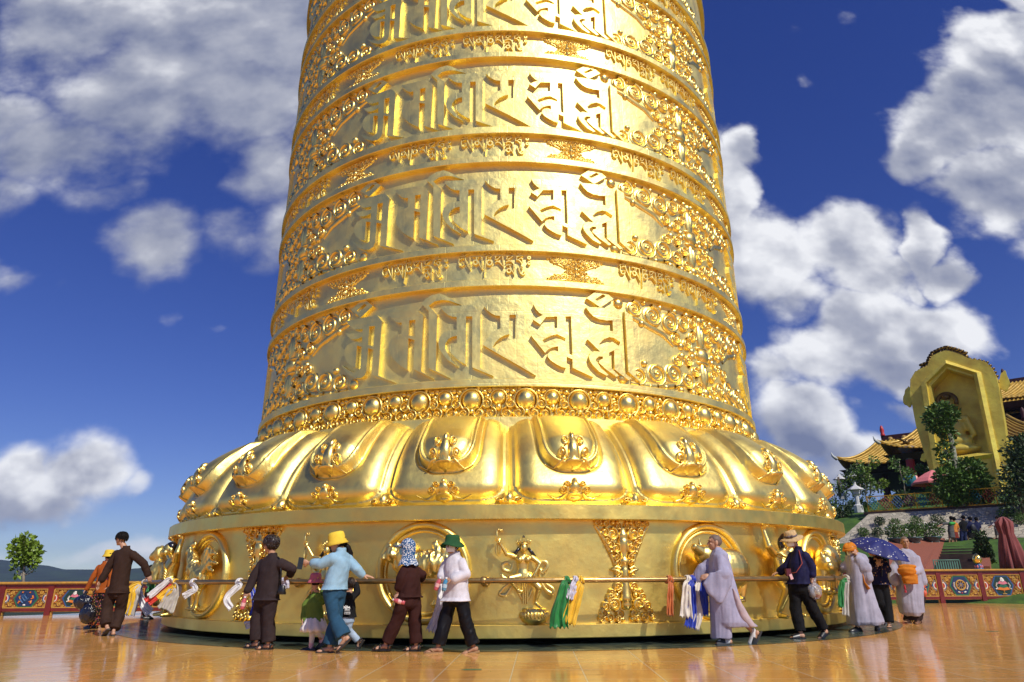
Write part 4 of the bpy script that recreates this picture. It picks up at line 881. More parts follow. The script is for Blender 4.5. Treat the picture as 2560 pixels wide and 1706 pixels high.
k = MB(); k.tube([st_(-.2 * u + .62 * u * math.cos(a), 4.25 * u + .62 * u * math.sin(a), .15) for a in [R_(-25) + R_(230) * i / 20 for i in range(21)]], .16 * u, 8); k.ell(st_(-.25 * u, 3.62 * u, .2), (.70 * u, .3 * u, .20 * u), rot=Matrix.Rotation(rz, 3, 'Z')); k.ell(st_(-.2 * u, 4.62 * u, .1), (.34 * u, .3 * u, .26 * u)); k.build('headdress', DKB, shrine)
k = MB(); k.tube([st_(-.5 * u + .16 * u * i / 2, 1.95 * u - .35 * u * math.sin(PI * i / 8), .52 * u) for i in range(9)], .035 * u, 6); k.build('necklace', DKB, shrine)

# ================================================================ TEMPLE
RT = mat('roof_gold_tile', (.50, .32, .055), .42, .25, var=.2, vscale=3, rvar=.1)
EAVE = mat('eave_timber', (.050, .030, .028), .6, var=.3, vscale=4)
DRED = mat('dark_red_wall', (.060, .010, .010), .6, var=.3, vscale=2)
CRED = mat('column_red', (.50, .022, .018), .4)
TIPW = mat('eave_tip_white', (.55, .58, .56), .5)
tem = thing('temple', 'temple hall with upturned yellow tiled roofs and red columns behind the shrine', 'temple', (0, 0, 0))
TP = at(2095, 1163, 66.0); TP = Vector((TP.x, TP.y, 0))
def tq(u, w, z): return TP + HE * u + HD * w + Vector((0, 0, z))
def hip(u0, u1, w0, w1, ze, zr, ins, lift, nm='roof'):
    """hipped roof with concave tiled slopes and upturned corners"""
    k = MB(); NU = 40; NV = 8
    def slope(P00, P01, P10, P11, ribs):
        rows = []
        for j in range(NV + 1):
            v = j / NV; row = []
            for i in range(NU + 1):
                f = i / NU; a = P00.lerp(P01, f); b2 = P10.lerp(P11, f); p = a.lerp(b2, v); p.z = a.z + (b2.z - a.z) * v ** 1.5
                cdist = min(f, 1 - f) * (P01 - P00).length; p.z += lift * (1 - v) ** 2 * math.exp(-(cdist / 1.6) ** 1.2); row.append(p)
            rows.append(row)
        k.loft(rows, cap=False, closed=False)
        n = int((P01 - P00).length / .42)
        for r in range(n + 1):
            f = r / n; path = []
            for j in range(NV + 1):
                v = j / NV; a = P00.lerp(P01, f); b2 = P10.lerp(P11, f); p = a.lerp(b2, v); p.z = a.z + (b2.z - a.z) * v ** 1.5; cdist = min(f, 1 - f) * (P01 - P00).length; p.z += lift * (1 - v) ** 2 * math.exp(-(cdist / 1.6) ** 1.2) + .05; path.append(p)
            k.tube(path, .075, 5)
    A, B, C2, D = tq(u0, w0, ze), tq(u1, w0, ze), tq(u1, w1, ze), tq(u0, w1, ze); a, b2, c2, d = tq(u0 + ins, w0 + ins, zr), tq(u1 - ins, w0 + ins, zr), tq(u1 - ins, w1 - ins, zr), tq(u0 + ins, w1 - ins, zr)
    slope(A, B, a, b2, 1); slope(D, A, d, a, 1); slope(B, C2, b2, c2, 1); slope(C2, D, c2, d, 1)
    r = k.build(nm, RT, tem)
    e = MB(); e.loft([[A + Vector((0, 0, -.22)), B + Vector((0, 0, -.22)), C2 + Vector((0, 0, -.22)), D + Vector((0, 0, -.22))], [tq(u0 + .7, w0 + .7, ze - .7), tq(u1 - .7, w0 + .7, ze - .7), tq(u1 - .7, w1 - .7, ze - .7), tq(u0 + .7, w1 - .7, ze - .7)]], smooth=False); e.build('eave', EAVE, r)
    for c, di in ((A, -HE - HD), (B, HE - HD), (D, HD - HE)): e = MB(); e.tube([c + Vector((0, 0, lift - .05)), c + di * .28 + Vector((0, 0, lift + .25)), c + di * .35 + Vector((0, 0, lift + .6))], [.16, .12, .04], 6); e.build('eave_tip', TIPW, r)
    for P0, P1 in ((A, a), (B, b2), (D, d)):
        e = MB(); e.tube([P0.lerp(P1, v / 8) * 1.0 + Vector((0, 0, (P0.z + (P1.z - P0.z) * (v / 8) ** 1.5) - P0.lerp(P1, v / 8).z + lift * (1 - v / 8) ** 2 + .12)) for v in range(9)], .13, 6); e.build('hip_ridge', RT, r)
    return r
ez = at(2095, 1163, 66).z
def wallbox(u0, u1, w0, w1, z0, z1, m, nm):
    k = MB(); k.box(tq((u0 + u1) / 2, (w0 + w1) / 2, (z0 + z1) / 2), (u1 - u0, w1 - w0, z1 - z0), rz); return k.build(nm, m, tem)
hip(0, 40, 0, 22, ez - .3, ez + 2.3, 3.2, .9); wallbox(5.0, 38, 4, 20, ez - 5, ez - .6, DRED, 'hall_wall')
hip(4.6, 17, -3.2, 3, ez + .2, ez + 2.6, 3.0, .9)
wallbox(3.4, 36, 3.6, 18, ez + 2.0, ez + 2.9, DRED, 'parapet')
k = MB()
for i in range(26): k.ell(tq(4.2 + i * 1.2, 3.55, ez + 2.45), (.26, .26, .26), nu=8, nv=6)
k.build('parapet_medallions', mat('parapet_gold', (.42, .26, .06), .5), tem)
hip(7.2, 33, 6.5, 17, ez + 4.0, ez + 6.0, 3.0, .9); hip(11.0, 33, 5.0, 16, ez + 5.1, ez + 7.2, 3.0, .9); wallbox(9.5, 31, 8.5, 15, ez + 2.9, ez + 4.2, DRED, 'upper_wall'); wallbox(14, 30, 9, 14, ez + 7.0, ez + 7.8, DRED, 'upper_parapet')
for u, w in ((3.2, 3), (6.5, 3)): k = MB(); k.lathe([(.34, ez - 5.2), (.30, ez - .5)], 14, c=tq(u, w, 0)); k.build('porch_column', DRED, tem)
for u, w, z, hgt in ((3.6, 3.6, ez + 2.9, .9), (7.8, 3.5, ez + 2.9, 1.0), (15, 3.5, ez + 2.9, .9), (14, 9, ez + 7.8, 1.0)): k = MB(); k.lathe([(.20, 0), (.22, .1), (.16, .2), (.2, hgt * .6), (.12, hgt), (0.01, hgt * 1.15)], 10, c=tq(u, w, z)); k.build('roof_finial', CRED if u < 5 else TIPW if u < 10 else DRED, tem)
# standing red pillar in front of the temple
pb = at(2284, 1198, 60)
pil = thing('pillar', 'free-standing red pillar with a painted capital in front of the temple', 'pillar', (pb.x, pb.y, pb.z)); hgt = (at(2272, 1130, 60) - pb).length
k = MB(); k.lathe([(.55, -.5), (.55, .2), (.36, .35), (.34, hgt * .7)], 16); k.build('shaft', CRED, pil)
k = MB(); k.lathe([(.35, hgt * .7), (.37, hgt * .85), (.42, hgt * .95), (.55, hgt), (.75, hgt + .25), (.75, hgt + .4), (.2, hgt + .5)], 16); k.build('capital', mat('capital_paint', (.25, .10, .04), .5, var=.8, vscale=9, col2=(.04, .12, .16)), pil)
k = MB(); k.ell((0, 0, hgt + .85), (.3, .2, .25)); k.tube([(-.8, 0, hgt + 1.2), (0, 0, hgt + .9), (.8, 0, hgt + 1.15)], [.05, .16, .05], 6); k.build('bird_ornament', DKB, pil)

# ================================================================ PLANTS
LEAF = [mat('leaf_bright', (.17, .26, .025), .5, var=.35, vscale=2.0, sheen=.0), mat('leaf_dark', (.085, .165, .022), .5, var=.4, vscale=2.0), mat('leaf_deep', (.035, .07, .014), .55, var=.4, vscale=2.0)]
BARK = mat('bark', (.30, .25, .19), .85, var=.3, vscale=8, bump=.01, bscale=14)
BARKD = mat('bark_dark', (.12, .09, .06), .9, var=.3, vscale=8)
def leaves(blobs, n, size, rng, droop=0.0, hollow=.45):
    """many small folded leaf faces spread through a list of ellipsoid blobs (c, r)"""
    V, Fc = [], []; vol = [b[1][0] * b[1][1] * b[1][2] for b in blobs]; tot = sum(vol)
    for (c, r), v in zip(blobs, vol):
        for _ in range(max(6, int(n * v / tot))):
            d = Vector((rng.gauss(0, 1), rng.gauss(0, 1), rng.gauss(0, 1))).normalized(); rad = (hollow + (1 - hollow) * rng.random()) * (1 + .18 * noise.noise(Vector(c) + d * 2.2))
            p = Vector((c[0] + d.x * r[0] * rad, c[1] + d.y * r[1] * rad, c[2] + d.z * r[2] * rad))
            ax = (d + Vector((rng.gauss(0, .6), rng.gauss(0, .6), rng.gauss(0, .5) - droop))).normalized(); s = ax.orthogonal().normalized(); s = (Matrix.Rotation(rng.random() * 6.28, 3, ax) @ s); l = size * (.6 + .8 * rng.random()); w = l * .32; q = len(V); up_ = ax.cross(s) * w * .35
            V += [p, p + ax * l * .5 + s * w + up_, p + ax * l, p + ax * l * .5 - s * w + up_]; Fc += [(q, q + 1, q + 2), (q, q + 2, q + 3)]
    k = MB(); k.add(V, Fc, 0, False); return k
def tree(name, label, base, trunk, blobs, n, size, lm, seed, tr=.12, bark=BARK, group=None, twigs=True, cat='tree', droop=0.0):
    rng = random.Random(seed); base = Vector(base); root = thing(name, label, cat, base, group)
    tp = [Vector(p) - base for p in trunk]; m = len(tp); k = MB(); k.tube(tp, [tr * (1 - .7 * i / (m - 1)) for i in range(m)], 9)
    bl = [((Vector(c) - base), r) for c, r in blobs]
    if twigs:
        for c, r in bl:
            a = min(tp, key=lambda p: (p - c).length + .5 * max(0, p.z - c.z)); mid = a.lerp(c, .5) + Vector((0, 0, -.08 * (c - a).length)); k.tube([a, mid, c], [tr * .4, tr * .25, tr * .1], 6)
            for _ in range(3): d = Vector((rng.gauss(0, 1), rng.gauss(0, 1), rng.gauss(0, 1))).normalized(); k.tube([c, c + Vector((d.x * r[0], d.y * r[1], d.z * r[2])) * .8], [tr * .12, tr * .04], 5)
    k.build('trunk', bark, root); leaves(bl, n, size, rng, droop).build('crown', lm, root, fix=False); return root
def px_r(n, Y): return n * Y * 1.08 / F
# young tree beyond the left balustrade
Y = 26.0; P = lambda x, y, YY=Y: at(x, y, YY)
bl = [(P(66, 1348), (0.21, 0.22, 0.16)), (P(50, 1362), (0.27, 0.30, 0.19)), (P(75, 1370), (0.27, 0.30, 0.19)), (P(45, 1385), (0.25, 0.30, 0.21)), (P(70, 1392), (0.34, 0.30, 0.19)), (P(88, 1382), (0.18, 0.22, 0.16)), (P(52, 1405), (0.25, 0.22, 0.13)), (P(78, 1404), (0.21, 0.22, 0.13)), (P(36, 1376), (0.15, 0.15, 0.09)), (P(42, 1420), (0.13, 0.15, 0.07)), (P(45, 1436), (0.15, 0.15, 0.05)), (P(78, 1420), (0.12, 0.15, 0.07)), (P(82, 1428), (0.10, 0.15, 0.05))]
tree('young_tree', 'young leafy tree standing alone beyond the left balustrade', at(58, 1475, Y), [at(58, 1475, Y), at(59, 1440, Y), at(62, 1400, Y), at(66, 1350, Y)], bl, 800, .17, LEAF[0], 3, .06)
# tiered tree in front of the shrine
Y = 43.0; g0 = at(2405, 1296, Y)
bl = [(P(2352, 1025, Y), (.75, .7, .42)), (P(2340, 1045, Y), (.75, .7, .5)), (P(2372, 1040, Y), (.65, .7, .42)), (P(2352, 1068, Y), (.8, .7, .45)), (P(2368, 1082, Y), (.45, .5, .3)), (P(2360, 1125, Y), (.45, .5, .5)), (P(2372, 1105, Y), (.35, .4, .25)), (P(2366, 1150, Y), (.45, .4, .3)),
      (P(2420, 1170, Y), (.9, .8, .55)), (P(2375, 1190, Y), (.9, .8, .6)), (P(2440, 1200, Y), (.75, .8, .7)), (P(2400, 1215, Y), (1.15, 1.0, .8)), (P(2365, 1220, Y), (.75, .7, .6)), (P(2440, 1235, Y), (.85, .8, .75)), (P(2395, 1245, Y), (.9, .8, .5)), (P(2440, 1272, Y), (.6, .6, .5)), (P(2422, 1290, Y), (.4, .5, .3))]
tree('tiered_tree', 'leaning pale-trunked tree clipped into leafy tiers before the golden shrine', g0, [g0, at(2408, 1262, Y), at(2402, 1230, Y), at(2392, 1185, Y), at(2386, 1150, Y), at(2378, 1100, Y), at(2374, 1062, Y), at(2356, 1040, Y)], bl, 7200, .24, LEAF[1], 5, .30, mat('bark_pale', (.30, .30, .22), .8, var=.25, vscale=4))
k = MB(); k.tube([at(2408, 1290, Y) - g0, at(2428, 1262, Y) - g0, at(2440, 1225, Y) - g0], [.26, .2, .1], 9); k.build('second_trunk', MATS['bark_pale'], bpy.data.objects['tiered_tree'])
# slim staked saplings on the lawn below the temple
for i, (xb, yb, xt, yt, YY, dsc) in enumerate(((2152, 1236, 2140, 1160, 52, 'leftmost slim sapling on the temple lawn, twin stems'), (2164, 1238, 2160, 1172, 51, 'slim sapling with pale stem left of the temple porch'), (2176, 1235, 2172, 1148, 51, 'tallest slim sapling with bare bent stem before the temple roof'), (2262, 1236, 2248, 1152, 48, 'sapling with bare lower stem on the lawn right of the dark hall wall'), (2203, 1234, 2196, 1206, 52, 'low bushy sapling in front of the dark temple wall'), (2318, 1195, 2312, 1168, 56, 'thin sapling beside the shrine edge'))):
    b0 = at(xb, yb, YY); tp = at(xt, yt, YY); hh = (tp - b0).length
    bl = [(b0.lerp(tp, f) + Vector((.5 * math.sin(i * 3 + f * 9), 0, 0)), (.34 * (1.2 - .4 * f), .3, .22)) for f in (.42, .55, .66, .77, .88, 1.0)]
    tree('sapling', dsc, b0, [b0, b0.lerp(tp, .3) + Vector((.06, 0, 0)), b0.lerp(tp, .6) + Vector((-.05, 0, 0)), tp], bl, 260, .2, LEAF[1 if i % 2 else 0], 20 + i, .05, BARK, 'saplings on the temple lawn')
# trees at the right edge and behind
for i, (nm, dsc, xb, yb, YY, blb, n, sz, lm) in enumerate((
    ('feathery_tree', 'dark feathery tree cut by the right edge beside the shrine', 2560, 1300, 40, [(2550, 1180, 1.2), (2530, 1210, .9), (2555, 1240, 1.1), (2535, 1265, .7), (2545, 1140, .9), (2565, 1120, 1.2), (2520, 1240, .4), (2590, 1180, 1.5)], 3200, .2, LEAF[2]),
    ('dark_tree', 'dark round tree between the white lanterns and the temple porch', 2135, 1238, 58, [(2135, 1195, .9), (2125, 1210, .8), (2146, 1205, .8), (2138, 1180, .5)], 900, .26, LEAF[2]),
    ('bare_shrub', 'thin twiggy shrub left of the white lanterns on the hill', 2100, 1240, 56, [(2095, 1215, .6), (2085, 1225, .6), (2112, 1222, .5), (2105, 1205, .3)], 200, .2, LEAF[1]))):
    b0 = at(xb, yb, YY); tree(nm, dsc, b0, [b0, b0 + Vector((.1, 0, 1.5)), at(blb[0][0], blb[0][1], YY)], [(at(x, y, YY), (r, r * .9, r * .75)) for x, y, r in blb], n, sz, lm, 40 + i, .12, BARKD)
# hedges and shrubs
def shrub(nm, dsc, p, r, n, sz, lm, seed, group=None, cat='shrub'):
    rng = random.Random(seed); root = thing(nm, dsc, cat, p, group); r = r if isinstance(r, tuple) else (r, r, r * .85)
    k = MB(); [k.tube([(0, 0, -.15), (rng.uniform(-.6, .6) * r[0], rng.uniform(-.6, .6) * r[1], r[2] * .8)], [.035, .012], 5) for _ in range(5)]; k.build('stems', BARKD, root)
    leaves([((0, 0, r[2] * .75), r)] + [((rng.uniform(-.7, .7) * r[0], rng.uniform(-.7, .7) * r[1], r[2] * rng.uniform(.5, 1.3)), (r[0] * .45, r[1] * .45, r[2] * .4)) for _ in range(5)], n, sz, rng, 0, .55).build('foliage', lm, root, fix=False); return root
for i, (x, y, q) in enumerate(((2200, 1305, .3), (2240, 1311, .34), (2291, 1309, .38), (2346, 1306, .42), (2515, 1287, .40), (2160, 1334, .34), (2196, 1334, .34), (2553, 1302, .36))):
    p = onp(x, y + 6, hp(0, -1.5, 4.0), (-HD * .60 + Vector((0, 0, .8))).normalized())
    shrub('clipped_bush', ['small clipped bush leftmost on the upper rubble wall', 'rounded clipped bush second from the left on the rubble wall', 'dark clipped bush in tree shade above the flower pots', 'shaded clipped bush nearest the tiered tree', 'round green bush on the sunny wall above the folded parasol', 'low bush at the lower left corner of the rubble wall', 'low bush on the wall left of the flower pots', 'bush at the right edge of the rubble wall'][i], p, q, 420, .09, LEAF[1 if i % 3 else 2], 60 + i, 'clipped bushes on the rubble wall')
FLW = mat('white_flowers', (.72, .70, .62), .6)
POT = mat('glazed_pot', (.05, .09, .09), .25, var=.4, coat=.4)
for i, (x, y, YY, dsc) in enumerate(((2243, 1350, 40, 'flowering shrub in a trough nearest the monk'), (2282, 1348, 40.3, 'darker flowering shrub in the middle trough'), (2330, 1346, 40.6, 'largest flowering shrub in a bowl beside the stair top'))):
    p = at(x, y, YY); root = thing('flower_pot', dsc, 'potted plant', p, 'flowering pots by the stairs'); rng = random.Random(80 + i)
    k = MB(); k.lathe([(.3, -.25), (.32, -.2), (.46, 0), (.52, .06), (.50, .10), (.42, .08)], 20); [k.cap((.3 * math.cos(a), .3 * math.sin(a), -.25), .07, (.36 * math.cos(a), .36 * math.sin(a), -.5), .06, 8) for a in (.5, 2.2, 4.0, 5.6)]; k.build('pot', POT, root)
    leaves([((0, 0, .38), (.55 + .1 * i, .5, .42)), ((-.25, 0, .45), (.35, .35, .3)), ((.25, 0, .5), (.35, .35, .32))], 900, .11, rng).build('foliage', LEAF[1], root, fix=False)
    if i != 1: leaves([((0, -.05, .55), (.55 + .1 * i, .5, .34))], 150, .07, rng, 0, .9).build('blossoms', FLW, root, fix=False)
for i in range(16):
    q = [-6, -4.5, -3.2, -2, -5, -3.6, -1.4, 1, 3, 5, -7, -2.8, 2.2, 8, 10, -4][i]; s = [2, 3.5, 2, 1.2, 6, 7, 4, 6, 7, 6.5, 4, 10, 12, 5, 6, 12][i]
    shrub('hill_bush', 'dark bush on the grassy slope below the temple', hp(q, s), .55 + .25 * ((i * 7) % 3), 420, .17, LEAF[2 if i % 2 else 1], 100 + i, 'bushes on the temple slope')
cy = at(2470, 1428, 34); rng = random.Random(9); root = thing('cypress', 'slender dark cypress on the lawn right of the brick stairs', 'tree', cy)
k = MB(); k.tube([(0, 0, -.4), (0, 0, 1.7)], [.07, .02], 7); k.build('trunk', BARKD, root); leaves([((0, 0, .25 + .17 * j), (.46 - .03 * j - .16 * abs(j - 3) / 8, .45, .26)) for j in range(9)], 1900, .13, rng, -.6, .5).build('foliage', LEAF[2], root, fix=False)

# ================================================================ STAIRS AND GARDEN FURNITURE
BRK = bpy.data.materials.new('red_brick'); BRK.use_nodes = True; t, b = nodes_of(BRK); n_ = t.nodes.new
tcn = n_('ShaderNodeTexCoord'); br = n_('ShaderNodeTexBrick'); br.inputs['Scale'].default_value = 6; br.inputs['Color1'].default_value = (.36, .105, .05, 1); br.inputs['Color2'].default_value = (.29, .085, .045, 1); br.inputs['Mortar'].default_value = (.20, .08, .05, 1); t.links.new(tcn.outputs['Object'], br.inputs[0]); t.links.new(br.outputs['Color'], b.inputs['Base Color']); b.inputs['Roughness'].default_value = .85
DSTEP = mat('step_stone', (.055, .030, .026), .7, var=.3, vscale=3)
s0 = at(2382, 1430, 32.2); s1 = at(2402, 1357, 41.0); sdv = Vector((s1.x - s0.x, s1.y - s0.y, 0)); sL = sdv.length; sdv.normalize(); ss = Vector((sdv.y, -sdv.x, 0)); srz = math.atan2(ss.y, ss.x)
st = thing('staircase', 'dark steps between red brick side walls climbing the garden slope', 'stairs', (s0.x, s0.y, 0)); NSP = 11
for i in range(NSP):
    z = s0.z + (s1.z - s0.z) * (i + 1) / NSP; k = MB(); k.box(sdv * (sL * (i + .5) / NSP) + Vector((0, 0, z - .5)), (2.0, sL / NSP + .02, 1.0), srz); k.build('step', DSTEP, st)
for m in (-1, 1):
    k = MB(); a = ss * (m * 1.22); top = [a + Vector((0, 0, s0.z + .22)), a + sdv * sL + Vector((0, 0, s1.z + .22))]; w = ss * .2
    k.loft([[p - w, p + w, p + w - Vector((0, 0, 2)), p - w - Vector((0, 0, 2))] for p in top], smooth=False); k.build('side_wall', BRK, st)
def slab(nm, dsc, cat, pts, th, m):
    k = MB(); P_ = [Vector(p) for p in pts]; dn = Vector((0, 0, -th)); k.loft([P_, [p + dn for p in P_]], smooth=False); return tag(k.build(nm, m), dsc, cat)
slab('brick_embankment', 'sloping red brick bank left of the garden stairs', 'embankment', [at(2225, 1432, 31.0), at(2330, 1430, 31.8), at(2362, 1352, 41.0), at(2220, 1362, 39.5)], .6, BRK)
slab('brick_ledge', 'red brick ledge along the foot of the rubble wall', 'ledge', [at(2220, 1362, 39.4), at(2362, 1352, 40.9), at(2362, 1346, 41.4), at(2220, 1352, 40.0)], .5, BRK)
slab('brick_ledge', 'red brick path at the head of the stairs under the wall', 'path', [at(2362, 1357, 41.0), at(2560, 1347, 39.6), at(2560, 1341, 40.4), at(2362, 1351, 42.0)], .5, BRK)
GM = mat('green_metal', (.10, .22, .16), .45)
bp = at(2380, 1427, 30.5); bch = thing('garden_bench', 'green slatted metal bench at the foot of the stairs', 'bench', (bp.x, bp.y, bp.z - .42)); k = MB()
k.tube([(-.55, .25, 0), (-.55, .28, .85), (.55, .28, .85), (.55, .25, 0)], .03, 6); k.build('back_frame', GM, bch); k = MB(); [k.box((-.45 + .1 * i, .27, .62), (.05, .02, .36)) for i in range(10)]; k.build('back_slats', GM, bch); k = MB(); [k.box((0, -.2 + .1 * i, .42), (1.1, .08, .03)) for i in range(5)]; k.build('seat', GM, bch)
for sx in (-1, 1): k = MB(); k.box((sx * .5, -.2, .2), (.04, .04, .42)); k.build('leg', GM, bch)
# parasols
PRED = mat('parasol_red', (.24, .055, .052), .8, var=.12, vscale=3, sheen=.2)
PPNK = mat('parasol_pink', (.78, .22, .22), .8, var=.08)
fp = at(2540, 1436, 29.5); tp = at(2527, 1292, 29.5); hgt = tp.z - fp.z
par = thing('folded_parasol', 'folded dusty red parasol hanging in heavy folds behind the balustrade', 'parasol', (fp.x, fp.y, fp.z)); k = MB(); k.tube([(0, 0, -.9), (0, 0, hgt)], .03, 8); k.build('pole', GM, par)
def folds(r0, amp, nf, ph): return [(r0 * .86 * (1 + amp * math.sin(nf * a + ph) + amp * .5 * math.sin(2.3 * nf * a + 1))) for a in [2 * PI * i / 64 for i in range(64)]]
rows = []
for f, r0, am in ((1.0, .02, 0), (.985, .12, .2), (.90, .28, .35), (.80, .27, .30), (.70, .24, .25), (.5, .32, .30), (.25, .40, .32), (.04, .46, .35), (.03, .3, .3)):
    rr = folds(r0, am, 7, f * 2); rows.append([Vector((rr[i] * math.cos(2 * PI * i / 64), rr[i] * math.sin(2 * PI * i / 64), hgt * f + .04 * math.sin(5 * 2 * PI * i / 64) * (f < .5))) for i in range(64)])
k = MB(); k.loft(rows); k.build('canopy', PRED, par)
pp = at(2320, 1228, 50); pz = at(2330, 1196, 50)
par = thing('open_parasol', 'open pink parasol on the lawn beside the shrine', 'parasol', (pp.x + .6, pp.y, pp.z - .4)); k = MB(); k.tube([(0, 0, -.3), (0, 0, 1.9)], .035, 8); k.build('pole', GM, par)
k = MB(); k.lathe([(1.55, .86), (1.57, 1.0), (1.2, 1.30), (.6, 1.65), (.02, 1.9)], 8, smooth=False); k.build('canopy', PPNK, par)
# white stone lanterns
WST = mat('white_stone', (.62, .62, .60), .7, var=.1)
for i, (x, y, YY, dsc) in enumerate(((2105, 1236, 58, 'white stone lantern furthest left on the hill skyline'), (2139, 1230, 57, 'white stone lantern beside the dark round tree'), (2146, 1268, 50, 'white stone lantern low on the slope above the fence end'))):
    p = at(x, y, YY); o = thing('stone_lantern', dsc, 'lantern', p, 'white stone lanterns'); k = MB(); k.lathe([(.32, -.4), (.32, .1), (.16, .2), (.14, .8), (.28, .9)], 8, smooth=False); k.build('shaft', WST, o); k = MB(); k.lathe([(.2, .9), (.2, 1.2)], 6, smooth=False); k.build('lamp_housing', WST, o); k = MB(); k.lathe([(.55, 1.2), (.52, 1.26), (.15, 1.5), (.06, 1.65)], 6, smooth=False); k.build('lantern_roof', WST, o)
pt = at(2276, 1206, 59); o = thing('glazed_pot', 'blue glazed pot with a plant by the red pillar', 'pot', pt); k = MB(); k.lathe([(.3, -.3), (.5, .1), (.48, .5), (.4, .6)], 16); k.build('pot', mat('blue_glaze', (.05, .22, .32), .25), o); leaves([((0, 0, .8), (.6, .5, .3))], 120, .2, random.Random(4)).build('foliage', LEAF[1], o, fix=False)

# ================================================================ PEOPLE
SKIN = [mat('skin_light', (.52, .29, .18), .5, var=.06, vscale=9), mat('skin_tan', (.40, .205, .115), .5, var=.08, vscale=9)]
HAIR = mat('hair_black', (.010, .008, .007), .55, var=.3, vscale=40, bump=.0015, bscale=70, spec=.12)
EYEM = mat('eye_dark', (.01, .008, .007), .2); LIP = mat('lip', (.34, .10, .08), .5)
CL = {}
def cloth(nm, c, rough=.85, sheen=0.0, var=.14, **kw):
    if nm not in CL: CL[nm] = mat('cloth_' + nm, c, rough, var=var, vscale=5, sheen=sheen, spec=.2, bump=.0025, bscale=60, **kw)
    return CL[nm]
def spots(nm, base, cols, scale, thr, rough=.8):
    """printed cloth: irregular motifs on a ground colour"""
    if nm in CL: return CL[nm]
    m = mat('cloth_' + nm, base, rough, spec=.2); t, b = nodes_of(m); tcn = t.nodes.new('ShaderNodeTexCoord'); prev = None
    for i, c in enumerate(cols):
        v = t.nodes.new('ShaderNodeTexVoronoi'); v.inputs['Scale'].default_value = scale * (1 + .3 * i); v.inputs['Randomness'].default_value = .9
        mp = t.nodes.new('ShaderNodeMapping'); mp.inputs['Location'].default_value = (i * 3.3, i * 1.7, 0); t.links.new(tcn.outputs['Object'], mp.inputs[0]); t.links.new(mp.outputs[0], v.inputs['Vector'])
        l = t.nodes.new('ShaderNodeMath'); l.operation = 'LESS_THAN'; l.inputs[1].default_value = thr; t.links.new(v.outputs['Distance'], l.inputs[0])
        x = t.nodes.new('ShaderNodeMix'); x.data_type = 'RGBA'; x.inputs[7].default_value = (*c, 1); t.links.new(l.outputs[0], x.inputs[0])
        if prev is None: x.inputs[6].default_value = (*base, 1)
        else: t.links.new(prev, x.inputs[6])
        prev = x.outputs[2]
    t.links.new(prev, b.inputs['Base Color']); CL[nm] = m; return m
def V(*a): return Vector(a)
def wrinkle(me, amp, seed, fx=9.0, fz=5.0):
    v = verts_np(me); n = normals_np(me); o = seed * 7.13
    if fz <= 2.5:                                  # long hanging folds
        f = np.array([noise.noise(Vector((p[0] * fx * 1.3 + o, p[1] * fx * 1.3, p[2] * .9))) + .45 * noise.noise(Vector((p[0] * fx * 3 - p[2] * 2, p[1] * fx * 3 + o, p[2] * 2.2))) for p in v]); set_verts(me, v + n * (f * amp)[:, None]); return
    f = np.array([noise.noise(Vector((p[0] * fx + o, p[1] * fx, p[2] * fz))) + .75 * noise.noise(Vector((p[0] * fx * 2.1 - p[2] * 9, p[1] * fx * 2.1 + o, p[2] * 11))) for p in v]); set_verts(me, v + n * (f * amp)[:, None])
def ellring(c, side, fwd, a, b2, n=20, e=2.3):
    out = []
    for i in range(n):
        w = 2 * PI * i / n; cw, sw = math.cos(w), math.sin(w)
        out.append(c + side * (a * math.copysign(abs(cw) ** (2 / e), cw)) + fwd * (b2 * math.copysign(abs(sw) ** (2 / e), sw)))
    return out
def hand(mb, wr, d, palm, curl=.4, s=1.0, tside=1):
    """palm, four unequal bent fingers and a thumb leaving the side of the palm"""
    d = d.normalized(); palm = (palm - d * palm.dot(d)).normalized(); lat = d.cross(palm) * tside
    mb.ell(wr + d * .048 * s, (.052 * s, .042 * s, .020 * s), rot=Matrix((d, lat, palm)).transposed())
    for i, (off, ln) in enumerate(((.030, .070), (.011, .080), (-.009, .074), (-.028, .058))):
        p = wr + d * (.085 - .006 * abs(i - 1)) * s + lat * off * s; dd = (d + lat * off * 1.2).normalized(); r = .0105 * s
        for j, f in enumerate((.45, .32, .23)):
            a = curl * (.5 + .55 * j); dd = (dd * math.cos(a * .6) + palm * math.sin(a * .6)).normalized(); q = p + dd * ln * f * s; mb.cap(p, r, q, r * .9, 8); p = q; r *= .9
    p = wr + d * .025 * s + lat * .036 * s; dd = (d * .65 + lat * .75 + palm * (.2 + .3 * curl)).normalized(); q = p + dd * .036 * s; mb.cap(p, .0125 * s, q, .011 * s, 8); dd = (d * .9 + lat * .3 + palm * (.3 + .5 * curl)).normalized(); mb.cap(q, .011 * s, q + dd * .030 * s, .009 * s, 8)
